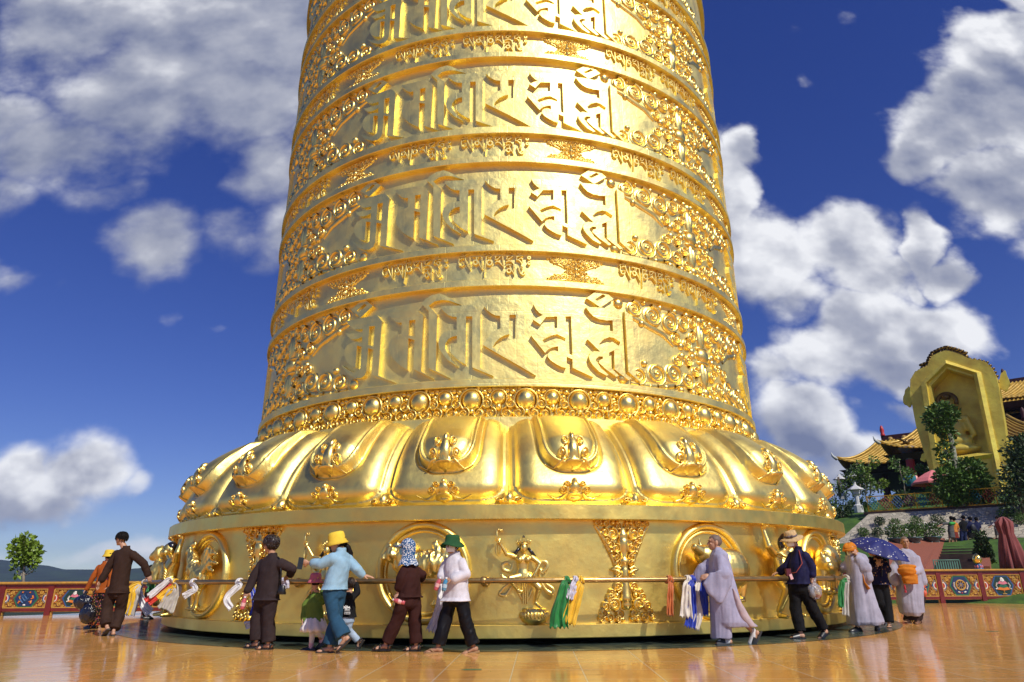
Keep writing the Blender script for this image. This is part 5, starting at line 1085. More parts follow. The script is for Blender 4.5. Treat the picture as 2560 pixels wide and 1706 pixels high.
def head(mb, c, f, up, s=1.0):
    """head ball, jaw, nose, brow, ears; c is the centre of the skull, s scales a 23 cm head"""
    f = f.normalized(); r = f.cross(up).normalized(); up = r.cross(f); B = Matrix((r, f, up)).transposed()
    P = lambda x, y, z: c + r * x * s + f * y * s + up * z * s
    mb.ell(P(0, -.008, .028), (.076 * s, .096 * s, .090 * s), rot=B, nu=24, nv=16); mb.ell(P(0, .020, -.035), (.062 * s, .070 * s, .078 * s), rot=B, nu=20, nv=14); mb.ell(P(0, .058, -.088), (.030 * s, .028 * s, .022 * s), rot=B)
    mb.cap(P(0, .084, .012), .011 * s, P(0, .104, -.026), .015 * s, 8); mb.ell(P(0, .078, .030), (.058 * s, .016 * s, .012 * s), rot=B); mb.ell(P(0, .080, -.060), (.026 * s, .014 * s, .010 * s), rot=B)
    for m in (-1, 1): mb.ell(P(m * .078, -.012, -.008), (.010 * s, .022 * s, .034 * s), rot=B); mb.ell(P(m * .034, .070, -.022), (.020 * s, .016 * s, .016 * s), rot=B)
    return P, B
def foot(mb, an, d, s=1.0, pitch=0.0):
    d = V(d.x, d.y, 0).normalized(); dn = (d * math.cos(pitch) + V(0, 0, math.sin(pitch))); lat = d.cross(V(0, 0, 1)); u = lat.cross(dn); B = Matrix((lat, dn, u)).transposed()
    mb.ell(an - u * .045 * s - dn * .02 * s, (.034 * s, .042 * s, .036 * s), rot=B); mb.cap(an - u * .035 * s, .033 * s, an + dn * .11 * s - u * .060 * s, .026 * s, 10); mb.ell(an + dn * .125 * s - u * .066 * s, (.046 * s, .045 * s, .020 * s), rot=B)
    for i, x in enumerate((-.028, -.012, .003, .017, .030)): mb.ell(an + dn * (.172 - .008 * abs(i - .8)) * s + lat * x * s * -1 - u * .070 * s, (.009 * s, .016 * s, .011 * s), rot=B, nu=8, nv=6)
    return dn, lat, u, B
def sole(name, m, parent, an, d, s, pitch, kind, m2=None):
    d = V(d.x, d.y, 0).normalized(); dn = d * math.cos(pitch) + V(0, 0, math.sin(pitch)); lat = d.cross(V(0, 0, 1)); u = lat.cross(dn); o = an - u * .088 * s
    outl = [(-.075, -.030), (-.075, .030), (-.02, .034), (.06, .044), (.13, .050), (.18, .036), (.200, .008), (.195, -.020), (.165, -.040), (.10, -.044), (.0, -.034)]
    k = MB(); top = [o + dn * x * s + lat * y * s + u * .012 * s for x, y in outl]; bot = [p - u * .024 * s for p in top]; k.loft([bot, top], smooth=False)
    if kind == 'flip':
        for y in (-.042, .046): k.tube([o + dn * .06 * s + lat * y * s + u * .015 * s, o + dn * .11 * s + lat * y * .6 * s + u * .050 * s, o + dn * .165 * s + lat * .004 * s + u * .018 * s], .007 * s, 6)
    elif kind == 'sandal':
        for x, h in ((.145, .040), (.075, .066), (-.045, .085)): k.tube([o + dn * x * s + lat * (.052 * math.cos(a)) * s + u * (.012 + h * math.sin(a)) * s for a in [PI * i / 8 for i in range(9)]], .012 * s, 6)
        k.tube([o - dn * .05 * s + lat * (.046 * math.cos(a)) * s - dn * (.04 * math.sin(a)) * s + u * .06 * s for a in [PI * i / 8 for i in range(9)]], .010 * s, 6)
    elif kind == 'slide': k.loft([[o + dn * x * s + lat * (.056 * math.cos(a)) * s + u * (.008 + h * math.sin(a)) * s for a in [PI * i / 10 for i in range(11)]] for x, h in ((.045, .082), (.10, .070), (.165, .046))], cap=False, closed=False); k.loft([[o + dn * x * s + lat * (.052 * math.cos(a)) * s + u * (.004 + h * math.sin(a)) * s for a in [PI * i / 10 for i in range(11)]] for x, h in ((.045, .078), (.10, .066), (.165, .042))], cap=False, closed=False)
    elif kind == 'shoe': k.loft([[o + dn * x * s + lat * (w * math.cos(a)) * s + u * (.006 + h * math.sin(a)) * s for a in [PI * i / 10 for i in range(11)]] for x, h, w in ((-.08, .055, .03), (-.04, .08, .038), (.03, .085, .042), (.10, .06, .05), (.17, .045, .044), (.2, .02, .02))], cap=False, closed=False)
    return k.build(name, m, parent)
class Person: pass
def person(label, px, J, Y, face, headup=(0, 0, 1), skin=0, hs=1.06, group=None, child=False, footd=None, gaze=True, hands=None, curl=.5, footp=(0, 0), fs=1.0, limb=1.0, ground_it=True):
    """px maps named joints to photograph sight lines at depth Y (+ own depth offset); body is one fused skin"""
    p = Person(); cx, org = None, None
    pts = {k: at(v[0], v[1], Y + (v[2] if len(v) > 2 else 0)) for k, v in J.items()}
    fz = min(pts['aL'].z, pts['aR'].z); base = (pts['aL'] + pts['aR']) / 2; base.z = 0
    if ground_it: base.z = min(max(fz - .088 * hs * fs, -.08), .08)
    mid_ = (pts['sL'] + pts['sR']) / 2
    for s in ('sL', 'sR'): pts[s] = pts[s].lerp(mid_, .14) - V(0, 0, .062 * hs)
    base_r = V(base.x, base.y, 0); p.root = thing('person', label, 'person', base_r, group); p.o = base; p.j = {k: v - base for k, v in pts.items()}; j = p.j; p.hs = hs
    if 'hm' not in j: j['hm'] = (j['hL'] + j['hR']) / 2
    sm = (j['sL'] + j['sR']) / 2; p.side = (j['sR'] - j['sL']); p.side.z = 0
    p.face = V(*face).normalized(); mb = MB(); P, B = head(mb, j['hd'], p.face, V(*headup), hs); p.P, p.B = P, B
    p.fwd = V(0, 0, 1).cross(p.side).normalized()
    body = V(*J['dir']) if False else None
    L_ = limb
    mb.cap(P(0, -.02, -.06), .050 * hs, sm + V(0, 0, .085), .056 * hs, 14)
    sh = p.side.length / 2; sd = p.side.normalized()
    mb.loft([ellring(sm + V(0, 0, .10), sd, p.fwd, .06, .055), ellring(sm + V(0, 0, .03), sd, p.fwd, sh * .85, .07 * L_), ellring(sm.lerp(j['hm'], .35), sd, p.fwd, max(sh * .78, .10 * L_), .095 * L_), ellring(sm.lerp(j['hm'], .7), sd, p.fwd, .125 * L_, .085 * L_), ellring(j['hm'], sd, p.fwd, .145 * L_, .10 * L_), ellring(j['hm'] - V(0, 0, .07), sd, p.fwd, .12 * L_, .09 * L_)])
    for s in 'LR':
        mb.cap(j['s' + s], .048 * L_, j['e' + s], .040 * L_); mb.cap(j['e' + s], .039 * L_, j['w' + s], .026 * L_)
        hd = (hands or {}).get(s); d = (j['w' + s] - j['e' + s]).normalized()
        if hd: d2 = V(*hd[0]); pl = V(*hd[1]); cu = hd[2]
        else: d2 = d; pl = p.side.normalized() * (1 if s == 'L' else -1) * .8 + p.fwd * .1; cu = curl
        hand(mb, j['w' + s], d2, pl, cu, hs * 1.02, 1 if s == 'L' else -1)
        mb.cap(j['h' + s], .075 * L_, j['k' + s], .052 * L_); mb.cap(j['k' + s], .050 * L_, j['a' + s], .033 * L_)
        fd = V(*(footd or {}).get(s, (p.face.x, p.face.y, 0))); foot(mb, j['a' + s], fd, hs * fs, footp[0 if s == 'L' else 1])
    me = remesh(mb, .0062, 1, .5); me.materials.append(SKIN[skin]); link('body', me, p.root)
    if gaze:
        for m in (-1, 1): k = MB(); k.ell(P(m * .031, .089, .008), (.013 * hs, .006 * hs, .0062 * hs), rot=B, nu=10, nv=6); k.build('eye', EYEM, p.root)
        k = MB(); k.ell(P(0, .093, -.060), (.021 * hs, .006 * hs, .0055 * hs), rot=B, nu=10, nv=6); k.build('mouth', LIP, p.root)
        for m in (-1, 1): k = MB(); k.ell(P(m * .032, .090, .030), (.020 * hs, .006 * hs, .0045 * hs), rot=B, nu=10, nv=6); k.build('eyebrow', HAIR, p.root)
    return p
def garment(p, name, m, prims, voxel=.010, amp=.010, seed=1, smooth=3, fx=8, fz=4.5):
    mb = MB(); prims(mb); me = remesh(mb, voxel, smooth, .5); wrinkle(me, amp, seed, fx, fz); me.materials.append(m); return link(name, me, p.root)
def torso(mb, p, hem, a=1.0, flare=1.0, sh=1.0, b=1.0):
    """jacket body from the shoulders to the hem point"""
    j = p.j; sm = (j['sL'] + j['sR']) / 2; sd, fw = p.side.normalized(), p.fwd; w = p.side.length / 2; hm = j['hm']; hem = V(*hem) if not isinstance(hem, Vector) else hem; hs = p.hs
    A = a * hs
    mb.loft([ellring(sm + V(0, 0, .150 * hs), sd, fw, .063 * hs, .064 * hs), ellring(sm + V(0, 0, .125 * hs), sd, fw, .068 * hs, .066 * hs), ellring(sm + V(0, 0, .098 * hs), sd, fw, w * .48 * sh, .075 * A * b), ellring(sm + V(0, 0, .055 * hs), sd, fw, w * .98 * sh, .092 * A * b), ellring(sm - V(0, 0, .01 * hs), sd, fw, w * 1.12 * sh, .110 * A * b), ellring(sm.lerp(hm, .25), sd, fw, max(w * .93, .135 * A), .130 * A * b), ellring(sm.lerp(hm, .55), sd, fw, .158 * A, .128 * A * b), ellring(sm.lerp(hm, .85), sd, fw, .166 * A, .130 * A * b), ellring(hm.lerp(hem, .4), sd, fw, .178 * A * (1 + .4 * (flare - 1)), .138 * A * b), ellring(hem, sd, fw, .186 * A * flare, .146 * A * flare * b)])
def sleeves(mb, p, r0=.068, r1=.055, r2=.046, LRends=(1, 1), which='LR'):
    j = p.j; hs = p.hs
    for s, e in zip(which, LRends):
        mb.ell(j['s' + s] + V(0, 0, -.012), (r0 * hs, r0 * hs, r0 * hs), nu=16, nv=10); mb.cap(j['s' + s], r0 * hs, j['e' + s], r1 * hs, 16); w = j['e' + s].lerp(j['w' + s], e); mb.cap(j['e' + s], r1 * hs, w, r2 * hs, 16)
def trousers(mb, p, r0=.098, r1=.075, r2=.072, ends=(.97, .97), top=None):
    j = p.j; hs = p.hs; sd, fw = p.side.normalized(), p.fwd
    mb.loft([ellring(j['hm'] + V(0, 0, .10 * hs), sd, fw, .138 * hs, .105 * hs), ellring(j['hm'], sd, fw, .158 * hs, .125 * hs), ellring(j['hm'] - V(0, 0, .09 * hs), sd, fw, .150 * hs, .12 * hs), ellring(j['hm'] - V(0, 0, .13 * hs), sd, fw, .10 * hs, .09 * hs)])
    for s, e in zip('LR', ends):
        mb.cap(j['h' + s], r0 * hs, j['k' + s], r1 * hs, 16); a = j['k' + s].lerp(j['a' + s], e); n = 8; d = (a - j['k' + s]).normalized(); x = d.orthogonal().normalized(); y = d.cross(x)
        mb.loft([[j['k' + s].lerp(a, i / n) + (x * math.cos(w) + y * math.sin(w)) * hs * (r1 + (r2 - r1) * (i / n) ** 1.2) for w in [2 * PI * q / 16 for q in range(16)]] for i in range(n + 1)])
def haircap(p, m=HAIR, back=.0, top=1.0, low=-.02, nape=-.05, fringe=.045, grow=1.10, name='hair', rough=.006):
    """hair shell over the skull with an uneven edge"""
    P, B = p.P, p.B; hs = p.hs; k = MB(); NU, NV = 44, 18; rows = []
    for jv in range(NV + 1):
        row = []
        for i in range(NU):
            w = 2 * PI * i / NU; f = math.cos(w); lo = fringe if f > .55 else (nape if f < -.35 else low); lo2 = np.interp(f, [-1, -.4, .1, .6, 1], [nape, nape, low, fringe, fringe])
            pmin = math.asin(max(-.95, min(.95, (lo2 - .028) / .092))); ph = PI / 2 + (pmin - PI / 2) * jv / NV
            g = grow + .055 * noise.noise(Vector((w * 2.5, ph * 5, hs * 9 + grow * 40))) + (.045 * noise.noise(Vector((math.sin(w) * 9, math.cos(w) * 9, ph * 3))) if grow > 1.05 else 0); x, y, z = .078 * g * math.cos(ph) * math.sin(w), -.010 + .099 * g * math.cos(ph) * f, .028 + .093 * g * math.sin(ph)
            row.append(P(x, y, z + rough * noise.noise(Vector((w * 9, jv * .8, 1)))))
        rows.append(row)
    inner = [[P(0, -.01, .02).lerp(q, .93) for q in rows[-1]], [P(0, -.01, .02).lerp(q, .5) for q in rows[-1]]]
    k.loft(rows + inner, cap=False)
    if grow > 1.05:
        rg_ = random.Random(int(grow * 1000))
        for _ in range(170):
            w = rg_.random() * 2 * PI; f = math.cos(w); lo2 = np.interp(f, [-1, -.4, .1, .6, 1], [nape, nape, low, fringe, fringe]); pmin = math.asin(max(-.95, min(.95, (lo2 - .028) / .092))); p0 = pmin + (PI / 2 - pmin) * rg_.random() * .8; path = []
            for q in range(4):
                ph = p0 - q * .16; g = grow + .02 + .05 * (q == 3) * rg_.random(); w2 = w + .08 * q * rg_.uniform(-1, 1); path.append(P(.078 * g * math.cos(ph) * math.sin(w2), -.010 + .099 * g * math.cos(ph) * math.cos(w2), .028 + .093 * g * math.sin(ph)))
            k.tube(path, [.007 * hs, .009 * hs, .007 * hs, .002 * hs], 5)
    return k.build(name, m, p.root)
def bucket(p, m, r=.112, brim=.165, h=.10, tilt=0.0, drop=.05, name='hat', zc=.045, band=None, wave=0.0):
    P = p.P; k = MB(); n = 40
    def pt(rr, z, i): w = 2 * PI * i / n; e = wave * math.sin(2 * w + 1) * (rr / brim) ** 2; return P(rr * math.sin(w) * .90, rr * math.cos(w) * 1.02 - .005, z + e + tilt * math.cos(w) * rr)
    prof = [(.002, zc + h), (r * .55, zc + h - .003), (r * .86, zc + h * .86), (r * .97, zc + h * .5), (r, zc), (brim * .86, zc - drop * .5), (brim, zc - drop), (brim - .004, zc - drop - .006), (brim * .84, zc - drop * .55 - .006), (r * .97, zc - .006), (r * .9, zc + h * .4), (.002, zc + h * .6)]
    k.loft([[pt(a, z, i) for i in range(n)] for a, z in prof], cap=False); o = k.build(name, m, p.root)
    if band:
        k = MB(); k.loft([[pt(a, z, i) for i in range(n)] for a, z in ((r * 1.005, zc + .002), (r * 1.03, zc + .004), (r * 1.02, zc + .028), (r * .99, zc + .03))], cap=False); k.build('hat_band', band, o)
        k = MB()
        for mx_ in (-1, 1): k.ell(P(-.075 + mx_ * .03 * .6, .085 + mx_ * .02, zc + .018), (.028, .022, .022), nu=10, nv=6)
        k.ell(P(-.078, .088, zc + .018), (.012, .012, .014), nu=8, nv=6); k.build('bow', band, o)
    return o
def mask(p, m=None):
    m = m or cloth('mask', (.78, .78, .76), .8); P = p.P; k = MB(); rows = []
    for jv in range(7):
        v = -1 + 2 * jv / 6; rows.append([P(.078 * math.sin(a) * (1 - .1 * abs(v)), (.094 + .018 * (1 - abs(v)) * math.cos(a)) * math.cos(a) + .006, -.045 + .045 * v) for a in [R_(-68) + R_(136) * i / 14 for i in range(15)]])
    k.loft(rows, cap=False, closed=False); o = k.build('face_mask', m, p.root); k = MB()
    for s in (-1, 1): k.tube([P(s * .074, .045, -.02), P(s * .086, -.01, .005), P(s * .086, -.02, -.02), P(s * .074, .045, -.07)], .003, 5)
    k.build('ear_loops', m, o); return o
def strap(p, pts, r, m, nm='strap'): k = MB(); k.tube(pts, r, 6); return k.build(nm, m, p.root)
c1 = lambda x, y, d=0: (160 + x / 3.92, 1280 + y / 3.92, d)
c2 = lambda x, y, d=0: (600 + x / 3.92, 1280 + y / 3.92, d)
c4 = lambda x, y, d=0: (1660 + x / 4.356, 1280 + y / 4.356, d)
c5 = lambda x, y, d=0: (2040 + x / 4.127, 1260 + y / 4.127, d)
GRP = 'pilgrims walking round the prayer wheel'
BROWN = cloth('brown', (.040, .020, .013)); DBROWN = cloth('dark_brown', (.034, .022, .022)); MAROON = cloth('maroon_brown', (.040, .012, .009)); BLACKC = cloth('black', (.008, .008, .009)); FLIP = mat('flipflop_rubber', (.035, .030, .028), .7); BLK = mat('black_leather', (.012, .012, .013), .35)

# 1 man in brown seen from behind
p = person('young man in loose brown suit seen from behind, hand trailing on the rail', None, dict(hd=c1(560, 282), sL=c1(505, 395, .06), sR=c1(692, 400, -.04), eL=c1(432, 560, .05), wL=c1(358, 694, .0), eR=c1(778, 520, .0), wR=c1(822, 628, .05), hL=c1(470, 790, .03), hR=c1(580, 790, -.03), kL=c1(415, 970, .0), kR=c1(552, 980, .1), aL=c1(418, 1142, -.15), aR=c1(484, 1180, -.1)), 14.05, (-.95, .30, -.05), footd=dict(L=(-.75, .65, 0), R=(-.6, .8, 0)), footp=(-.55, -.05), hands=dict(R=((.25, .1, -.5), (0, .6, -.7), .9)), group=GRP)
garment(p, 'jacket', BROWN, lambda m: (torso(m, p, p.j['hm'] - V(-.03, 0, .04), 1.0, 1.12, 1.0), sleeves(m, p, .075, .068, .062, (.9, .95))), seed=1)
garment(p, 'trousers', BROWN, lambda m: trousers(m, p, .105, .098, .098, (.92, .93)), seed=2, amp=.013)
haircap(p, nape=-.005, low=.03, fringe=.03, grow=1.20)
for s, pt, d in (('L', -.55, (-.75, .65, 0)), ('R', -.05, (-.6, .8, 0))): sole('flip_flop', FLIP, p.root, p.j['a' + s], V(*d), 1.0, pt, 'flip')
# 2 woman in orange jacket
p = person('woman in orange jacket and yellow hat half hidden behind the man in brown', None, dict(hd=c1(440, 432), sL=c1(345, 520, .05), sR=c1(462, 520, -.05), eL=c1(285, 640), wL=c1(222, 762), eR=c1(470, 640, -.1), wR=c1(440, 740, -.2), hL=c1(330, 800), hR=c1(420, 800), kL=c1(300, 960), kR=c1(350, 960), aL=c1(252, 1105), aR=c1(310, 1105, .1)), 16.0, (-.8, .6, 0), hs=.95, footd=dict(L=(-.8, .5, 0), R=(-.8, .5, 0)), group=GRP)
FLOR = spots('dark_floral', (.012, .010, .012), [(.45, .06, .03), (.30, .10, .14), (.45, .26, .06)], 16, .28)
garment(p, 'jacket', cloth('orange_coat', (.36, .085, .012)), lambda m: (torso(m, p, p.j['hm'] + V(0, 0, .02)), sleeves(m, p, .07, .062, .05, (.95, .95))), seed=3)
garment(p, 'trousers', FLOR, lambda m: trousers(m, p, .10, .095, .10), seed=4); garment(p, 'shawl', spots('pink_floral', (.16, .05, .07), [(.35, .16, .18), (.05, .02, .03)], 18, .3), lambda m: (m.cap(p.j['sR'] - V(.02, 0, 0), .09, p.j['hR'] - V(.12, 0, -.1), .11), m.cap(p.j['hR'] - V(.12, 0, -.1), .11, p.j['hR'] - V(.2, 0, .1), .09)), seed=5, amp=.012)
haircap(p); bucket(p, cloth('yellow_hat', (.80, .56, .055)), .115, .155, .10, name='bucket_hat', drop=.06); [sole('sandal', BLK, p.root, p.j['a' + s], V(-.8, .5, 0), .95, 0, 'shoe') for s in 'LR']
# 3 girl in purple at the far side
p = person('girl in purple shirt with ponytail pushing the far end of the rail', None, dict(hd=c1(905, 532), sL=c1(848, 600, .05), sR=c1(940, 592), eL=c1(822, 650, .1), wL=c1(830, 672, .25), eR=c1(960, 645, .1), wR=c1(930, 672, .25), hL=c1(835, 735), hR=c1(905, 735), kL=c1(815, 850), kR=c1(850, 850), aL=c1(790, 985, .1), aR=c1(810, 1000)), 19.9, (.5, .85, 0), hs=.92, footd=dict(L=(.7, .5, 0), R=(.7, .5, 0)), group=GRP)
garment(p, 'shirt', cloth('purple', (.13, .020, .17)), lambda m: (torso(m, p, p.j['hm'] - V(0, 0, .05)), sleeves(m, p, .065, .056, .045)), seed=6); garment(p, 'trousers', BLACKC, lambda m: trousers(m, p, .09, .075, .075), seed=7)
haircap(p, fringe=.05, nape=-.05); k = MB(); k.tube([p.P(0, -.10, .05), p.P(-.02, -.15, .07), p.P(-.10, -.19, .02), p.P(-.17, -.17, -.02)], [.025, .035, .028, .006], 8); k.build('ponytail', HAIR, p.root); [sole('shoe', BLK, p.root, p.j['a' + s], V(.7, .5, 0), .95, 0, 'shoe') for s in 'LR']
# 4 woman in dark brown with a shoulder bag
p = person('short haired woman in dark brown suit with black shoulder bag, seen from behind', None, dict(hd=c1(2025, 335), sL=c1(1935, 480, .12), sR=c1(2140, 478, -.08), eL=c1(1865, 640, .05), wL=c1(1800, 786, .0), eR=c1(2238, 575, .0), wR=c1(2215, 632, .12), hL=c1(1935, 850, .05), hR=c1(2030, 850, -.05), kL=c1(1890, 1080, .05), kR=c1(1995, 1080), aL=c1(1890, 1282, .05), aR=c1(2005, 1300)), 11.1, (-.96, .25, 0), footd=dict(L=(-1, .15, 0), R=(-1, .0, 0)), hands=dict(R=((-.35, .3, -.15), (0, 0, -1), .8), L=((-.25, 0, -.6), (.2, .8, 0), 1.2)), group=GRP)
garment(p, 'jacket', DBROWN, lambda m: (torso(m, p, p.j['hm'] - V(0, 0, .05), 1.06, 1.15), sleeves(m, p, .072, .066, .058, (.97, .9))), seed=8); garment(p, 'trousers', DBROWN, lambda m: trousers(m, p, .105, .095, .098, (.96, .96)), seed=9, amp=.013)
haircap(p, mat('hair_brownish', (.022, .012, .009), .4, var=.4, vscale=30), nape=-.09, low=-.02, fringe=.045, grow=1.24); [sole('sandal', BLK, p.root, p.j['a' + s], V(-1, .05, 0), 1.0, 0, 'sandal') for s in 'LR']
# 5 girl with pink hat
p = person('little girl in green cardigan, white skirt and pink spotted hat behind the blue blazer', None, dict(hd=c2(738, 672), sL=c2(700, 790, .05), sR=c2(770, 790, .0), eL=c2(640, 900, .05), wL=c2(625, 1030, .0), eR=c2(810, 870, .2), wR=c2(820, 760, .3), hL=c2(705, 1040), hR=c2(765, 1040), kL=c2(712, 1180), kR=c2(770, 1170), aL=c2(698, 1300), aR=c2(800, 1245, .08)), 10.98, (-.6, .8, 0), hs=.80, limb=.72, fs=.80, footd=dict(L=(-1, .1, 0), R=(-.9, .2, 0)), footp=(0, -.6), group=GRP)
garment(p, 'cardigan', cloth('knit_green', (.13, .21, .035), var=.2), lambda m: (torso(m, p, p.j['hm'] - V(.02, 0, .03), 1.0, 1.12), sleeves(m, p, .072, .066, .060, (1, 1))), seed=10)
k = MB(); hm = p.j['hm']; k.loft([[hm + V(r * math.cos(a) * (1 + .10 * math.sin(9 * a + z * 20)), r * math.sin(a) * (1 + .10 * math.sin(9 * a + z * 20)), z + .008 * math.sin(13 * a)) for a in [2 * PI * i / 60 for i in range(60)]] for z, r in ((.02, .12), (-.06, .165), (-.12, .19), (-.165, .185), (-.16, .1))], cap=False); k.build('skirt', cloth('tulle', (.74, .70, .66), .9), p.root)
garment(p, 'leggings', cloth('white_leggings', (.70, .66, .62)), lambda m: [(m.cap(p.j['h' + s], .06, p.j['k' + s], .047), m.cap(p.j['k' + s], .046, p.j['a' + s] + V(0, 0, .03), .033)) for s in 'LR'], seed=11, amp=.002)
garment(p, 'socks', spots('pink_socks', (.70, .45, .48), [(.3, .1, .15)], 60, .3), lambda m: [m.cap(p.j['a' + s] + V(0, 0, .06), .036, p.j['a' + s] - V(0, 0, .02), .036) for s in 'LR'], seed=12, amp=.001)
haircap(p, nape=-.09, low=-.05); bucket(p, spots('pink_hat', (.62, .16, .20), [(.70, .42, .08)], 22, .26), .118, .165, .12, name='sun_hat', drop=.06)
[sole('shoe', BLK, p.root, p.j['a' + s], V(-1, .1, 0), .80, pt, 'shoe') for s, pt in (('L', 0), ('R', -.6))]
# 6 woman in blue blazer
p = person('woman in pale blue blazer and yellow bucket hat holding up a phone', None, dict(hd=c2(948, 335), sL=c2(895, 440, -.14), sR=c2(1072, 458, .10), eL=c2(790, 545, -.12), wL=c2(668, 533, -.05), eR=c2(1140, 590, .05), wR=c2(1198, 655, .12), hL=c2(880, 800, -.06), hR=c2(970, 800, .06), kL=c2(915, 1060, -.06), kR=c2(945, 1060, .08), aL=c2(1012, 1262, -.10), aR=c2(878, 1346, .05)), 10.5, (-.93, -.30, -.22), footd=dict(L=(-.85, .1, 0), R=(-1, .05, 0)), footp=(-.75, 0), hands=dict(L=((-1, .05, .12), (.1, .9, .3), .9), R=((.95, .15, -.12), (0, .2, -1), .25)), group=GRP)
garment(p, 'blazer', cloth('pale_blue', (.28, .46, .58), .8), lambda m: (torso(m, p, p.j['hm'] + V(0, 0, .01), 1.02, 1.10, 1.04), sleeves(m, p, .078, .070, .062, (.55, .80))), seed=13)
garment(p, 'trousers', cloth('teal_blue', (.022, .075, .135)), lambda m: trousers(m, p, .10, .080, .105, (.97, .97)), seed=14, amp=.012)
haircap(p, nape=-.08, low=-.02); k = MB(); k.tube([p.P(.03, -.09, -.02), p.P(.03, -.14, -.09), p.P(.04, -.16, -.18), p.P(.05, -.14, -.27), p.P(.06, -.12, -.33)], [.03, .04, .042, .035, .012], 9); k.build('ponytail', HAIR, p.root)
bucket(p, cloth('yellow_hat', (.80, .56, .055)), .116, .150, .11, name='bucket_hat', drop=.065); [sole('flip_flop', FLIP, p.root, p.j['a' + s], V(*d), 1.0, pt, 'flip') for s, d, pt in (('L', (-.85, .1, 0), -.75), ('R', (-1, .05, 0), 0))]
WOMAN_BLUE = p
# 7 boy in black hoodie
p = person('small boy in black hoodie with white print reaching up to the rail', None, dict(hd=c2(1085, 690), sL=c2(1020, 790, .0), sR=c2(1110, 785, .0), eL=c2(1075, 760, .15), wL=c2(1090, 700, .2), eR=c2(1150, 770, .05), wR=c2(1138, 690, .15), hL=c2(1015, 1010), hR=c2(1080, 1010), kL=c2(1010, 1120), kR=c2(1060, 1130), aL=c2(965, 1290, .0), aR=c2(1160, 1245, .05)), 11.0, (-.4, .9, .1), hs=.78, limb=.72, fs=.8, footd=dict(L=(-1, .2, 0), R=(-.9, .2, 0)), footp=(0, -1.0), group=GRP)
garment(p, 'hoodie', cloth('black_fleece', (.010, .010, .011)), lambda m: (torso(m, p, p.j['hm'] - V(0, 0, .0), 1.05, 1.05), sleeves(m, p, .075, .066, .055, (.95, .95)), m.ell((p.j['sL'] + p.j['sR']) / 2 + V(0, -.05, .03), (.09, .07, .05))), seed=15)
garment(p, 'jeans', cloth('pale_denim', (.36, .46, .58), var=.3), lambda m: trousers(m, p, .088, .070, .062, (.95, .95)), seed=16, amp=.006); haircap(p, mat('hair_brownish', (.022, .012, .009)), nape=-.07, low=-.02)
WHT = mat('white_print', (.72, .72, .70), .7)
# print on the back of the hoodie: a small shaggy figure block over a line of letters
sm = (p.j['sL'] + p.j['sR']) / 2; bc = sm.lerp(p.j['hm'], .66) + V(.025, -.148, 0); k = MB()
def bar_(x0, z0, x1, z1, w): a, b2 = bc + V(x0, 0, z0), bc + V(x1, 0, z1); k.tube([a, b2], w, 4, smooth=False)
for (x0, z0, x1, z1, w) in ((-.045, .06, -.02, .03, .009), (-.02, .075, -.01, .02, .008), (.0, .07, .005, .03, .009), (.01, .05, .035, .035, .010), (.03, .06, .045, .03, .008), (-.03, .01, .045, .01, .008), (-.045, .03, -.05, .07, .005)): bar_(x0, z0, x1, z1, w)
k.box(bc + V(.01, .004, -.03), (.085, .012, .034)); k.build('printed_picture', WHT, p.root)
k = MB(); bc = bc + V(0, -.006, 0)
for ch, x in (('S', -.026), ('C', -.010), ('H', .006), ('I', .020), ('N', .034)):
    for q in {'S': ((0, 1, 1, 1), (0, 1, 0, .5), (0, .5, 1, .5), (1, .5, 1, 0), (0, 0, 1, 0)), 'C': ((0, 1, 1, 1), (0, 1, 0, 0), (0, 0, 1, 0)), 'H': ((0, 0, 0, 1), (1, 0, 1, 1), (0, .5, 1, .5)), 'I': ((.5, 0, .5, 1),), 'N': ((0, 0, 0, 1), (0, 1, 1, 0), (1, 0, 1, 1))}[ch]: bar_(x + q[0] * .010, -.040 + q[1] * .02, x + q[2] * .010, -.040 + q[3] * .02, .0018)
k.build('printed_letters', BLACKC, p.root)
[sole('sandal', FLIP, p.root, p.j['a' + s], V(-1, .2, 0), .8, pt, 'sandal') for s, pt in (('L', 0), ('R', -1.0))]
# 8 woman in maroon brown with patterned sun hat
p = person('woman in maroon brown with blue and white sun hat covering her neck', None, dict(hd=c2(1640, 358), sL=c2(1605, 535, -.10), sR=c2(1735, 530, .12), eL=c2(1580, 650, -.12), wL=c2(1548, 800, -.08), eR=c2(1782, 620, .10), wR=c2(1770, 655, .22), hL=c2(1610, 850, -.07), hR=c2(1705, 850, .07), kL=c2(1545, 1050, -.02), kR=c2(1715, 1060, .05), aL=c2(1432, 1290, .0), aR=c2(1728, 1300, .05)), 10.65, (-.93, .36, 0), footd=dict(L=(-1, .1, 0), R=(-1, .1, 0)), hands=dict(L=((-.2, -.1, -.6), (.4, .8, 0), 1.0), R=((-.2, .5, -.1), (0, 0, -1), .8)), group=GRP)
garment(p, 'blouse', MAROON, lambda m: (torso(m, p, p.j['hm'] - V(0, 0, -.02), 1.0, 1.12), sleeves(m, p, .070, .066, .066, (.62, .9))), seed=17); garment(p, 'trousers', MAROON, lambda m: trousers(m, p, .10, .092, .088, (.95, .95)), seed=18, amp=.013)
BLUP = spots('blue_daisy', (.025, .10, .24), [(.72, .72, .70), (.68, .70, .72)], 34, .36)
P = p.P; k = MB(); NU = 40
def hood(w, ph, g=1.15): return P(.078 * g * math.cos(ph) * math.sin(w), -.010 + .099 * g * math.cos(ph) * math.cos(w), .028 + .095 * g * math.sin(ph))
rows = [[hood(2 * PI * i / NU, PI / 2 - jv * PI / 2 / 8) for i in range(NU)] for jv in range(9)]; k.loft(rows, cap=False)
rows = []
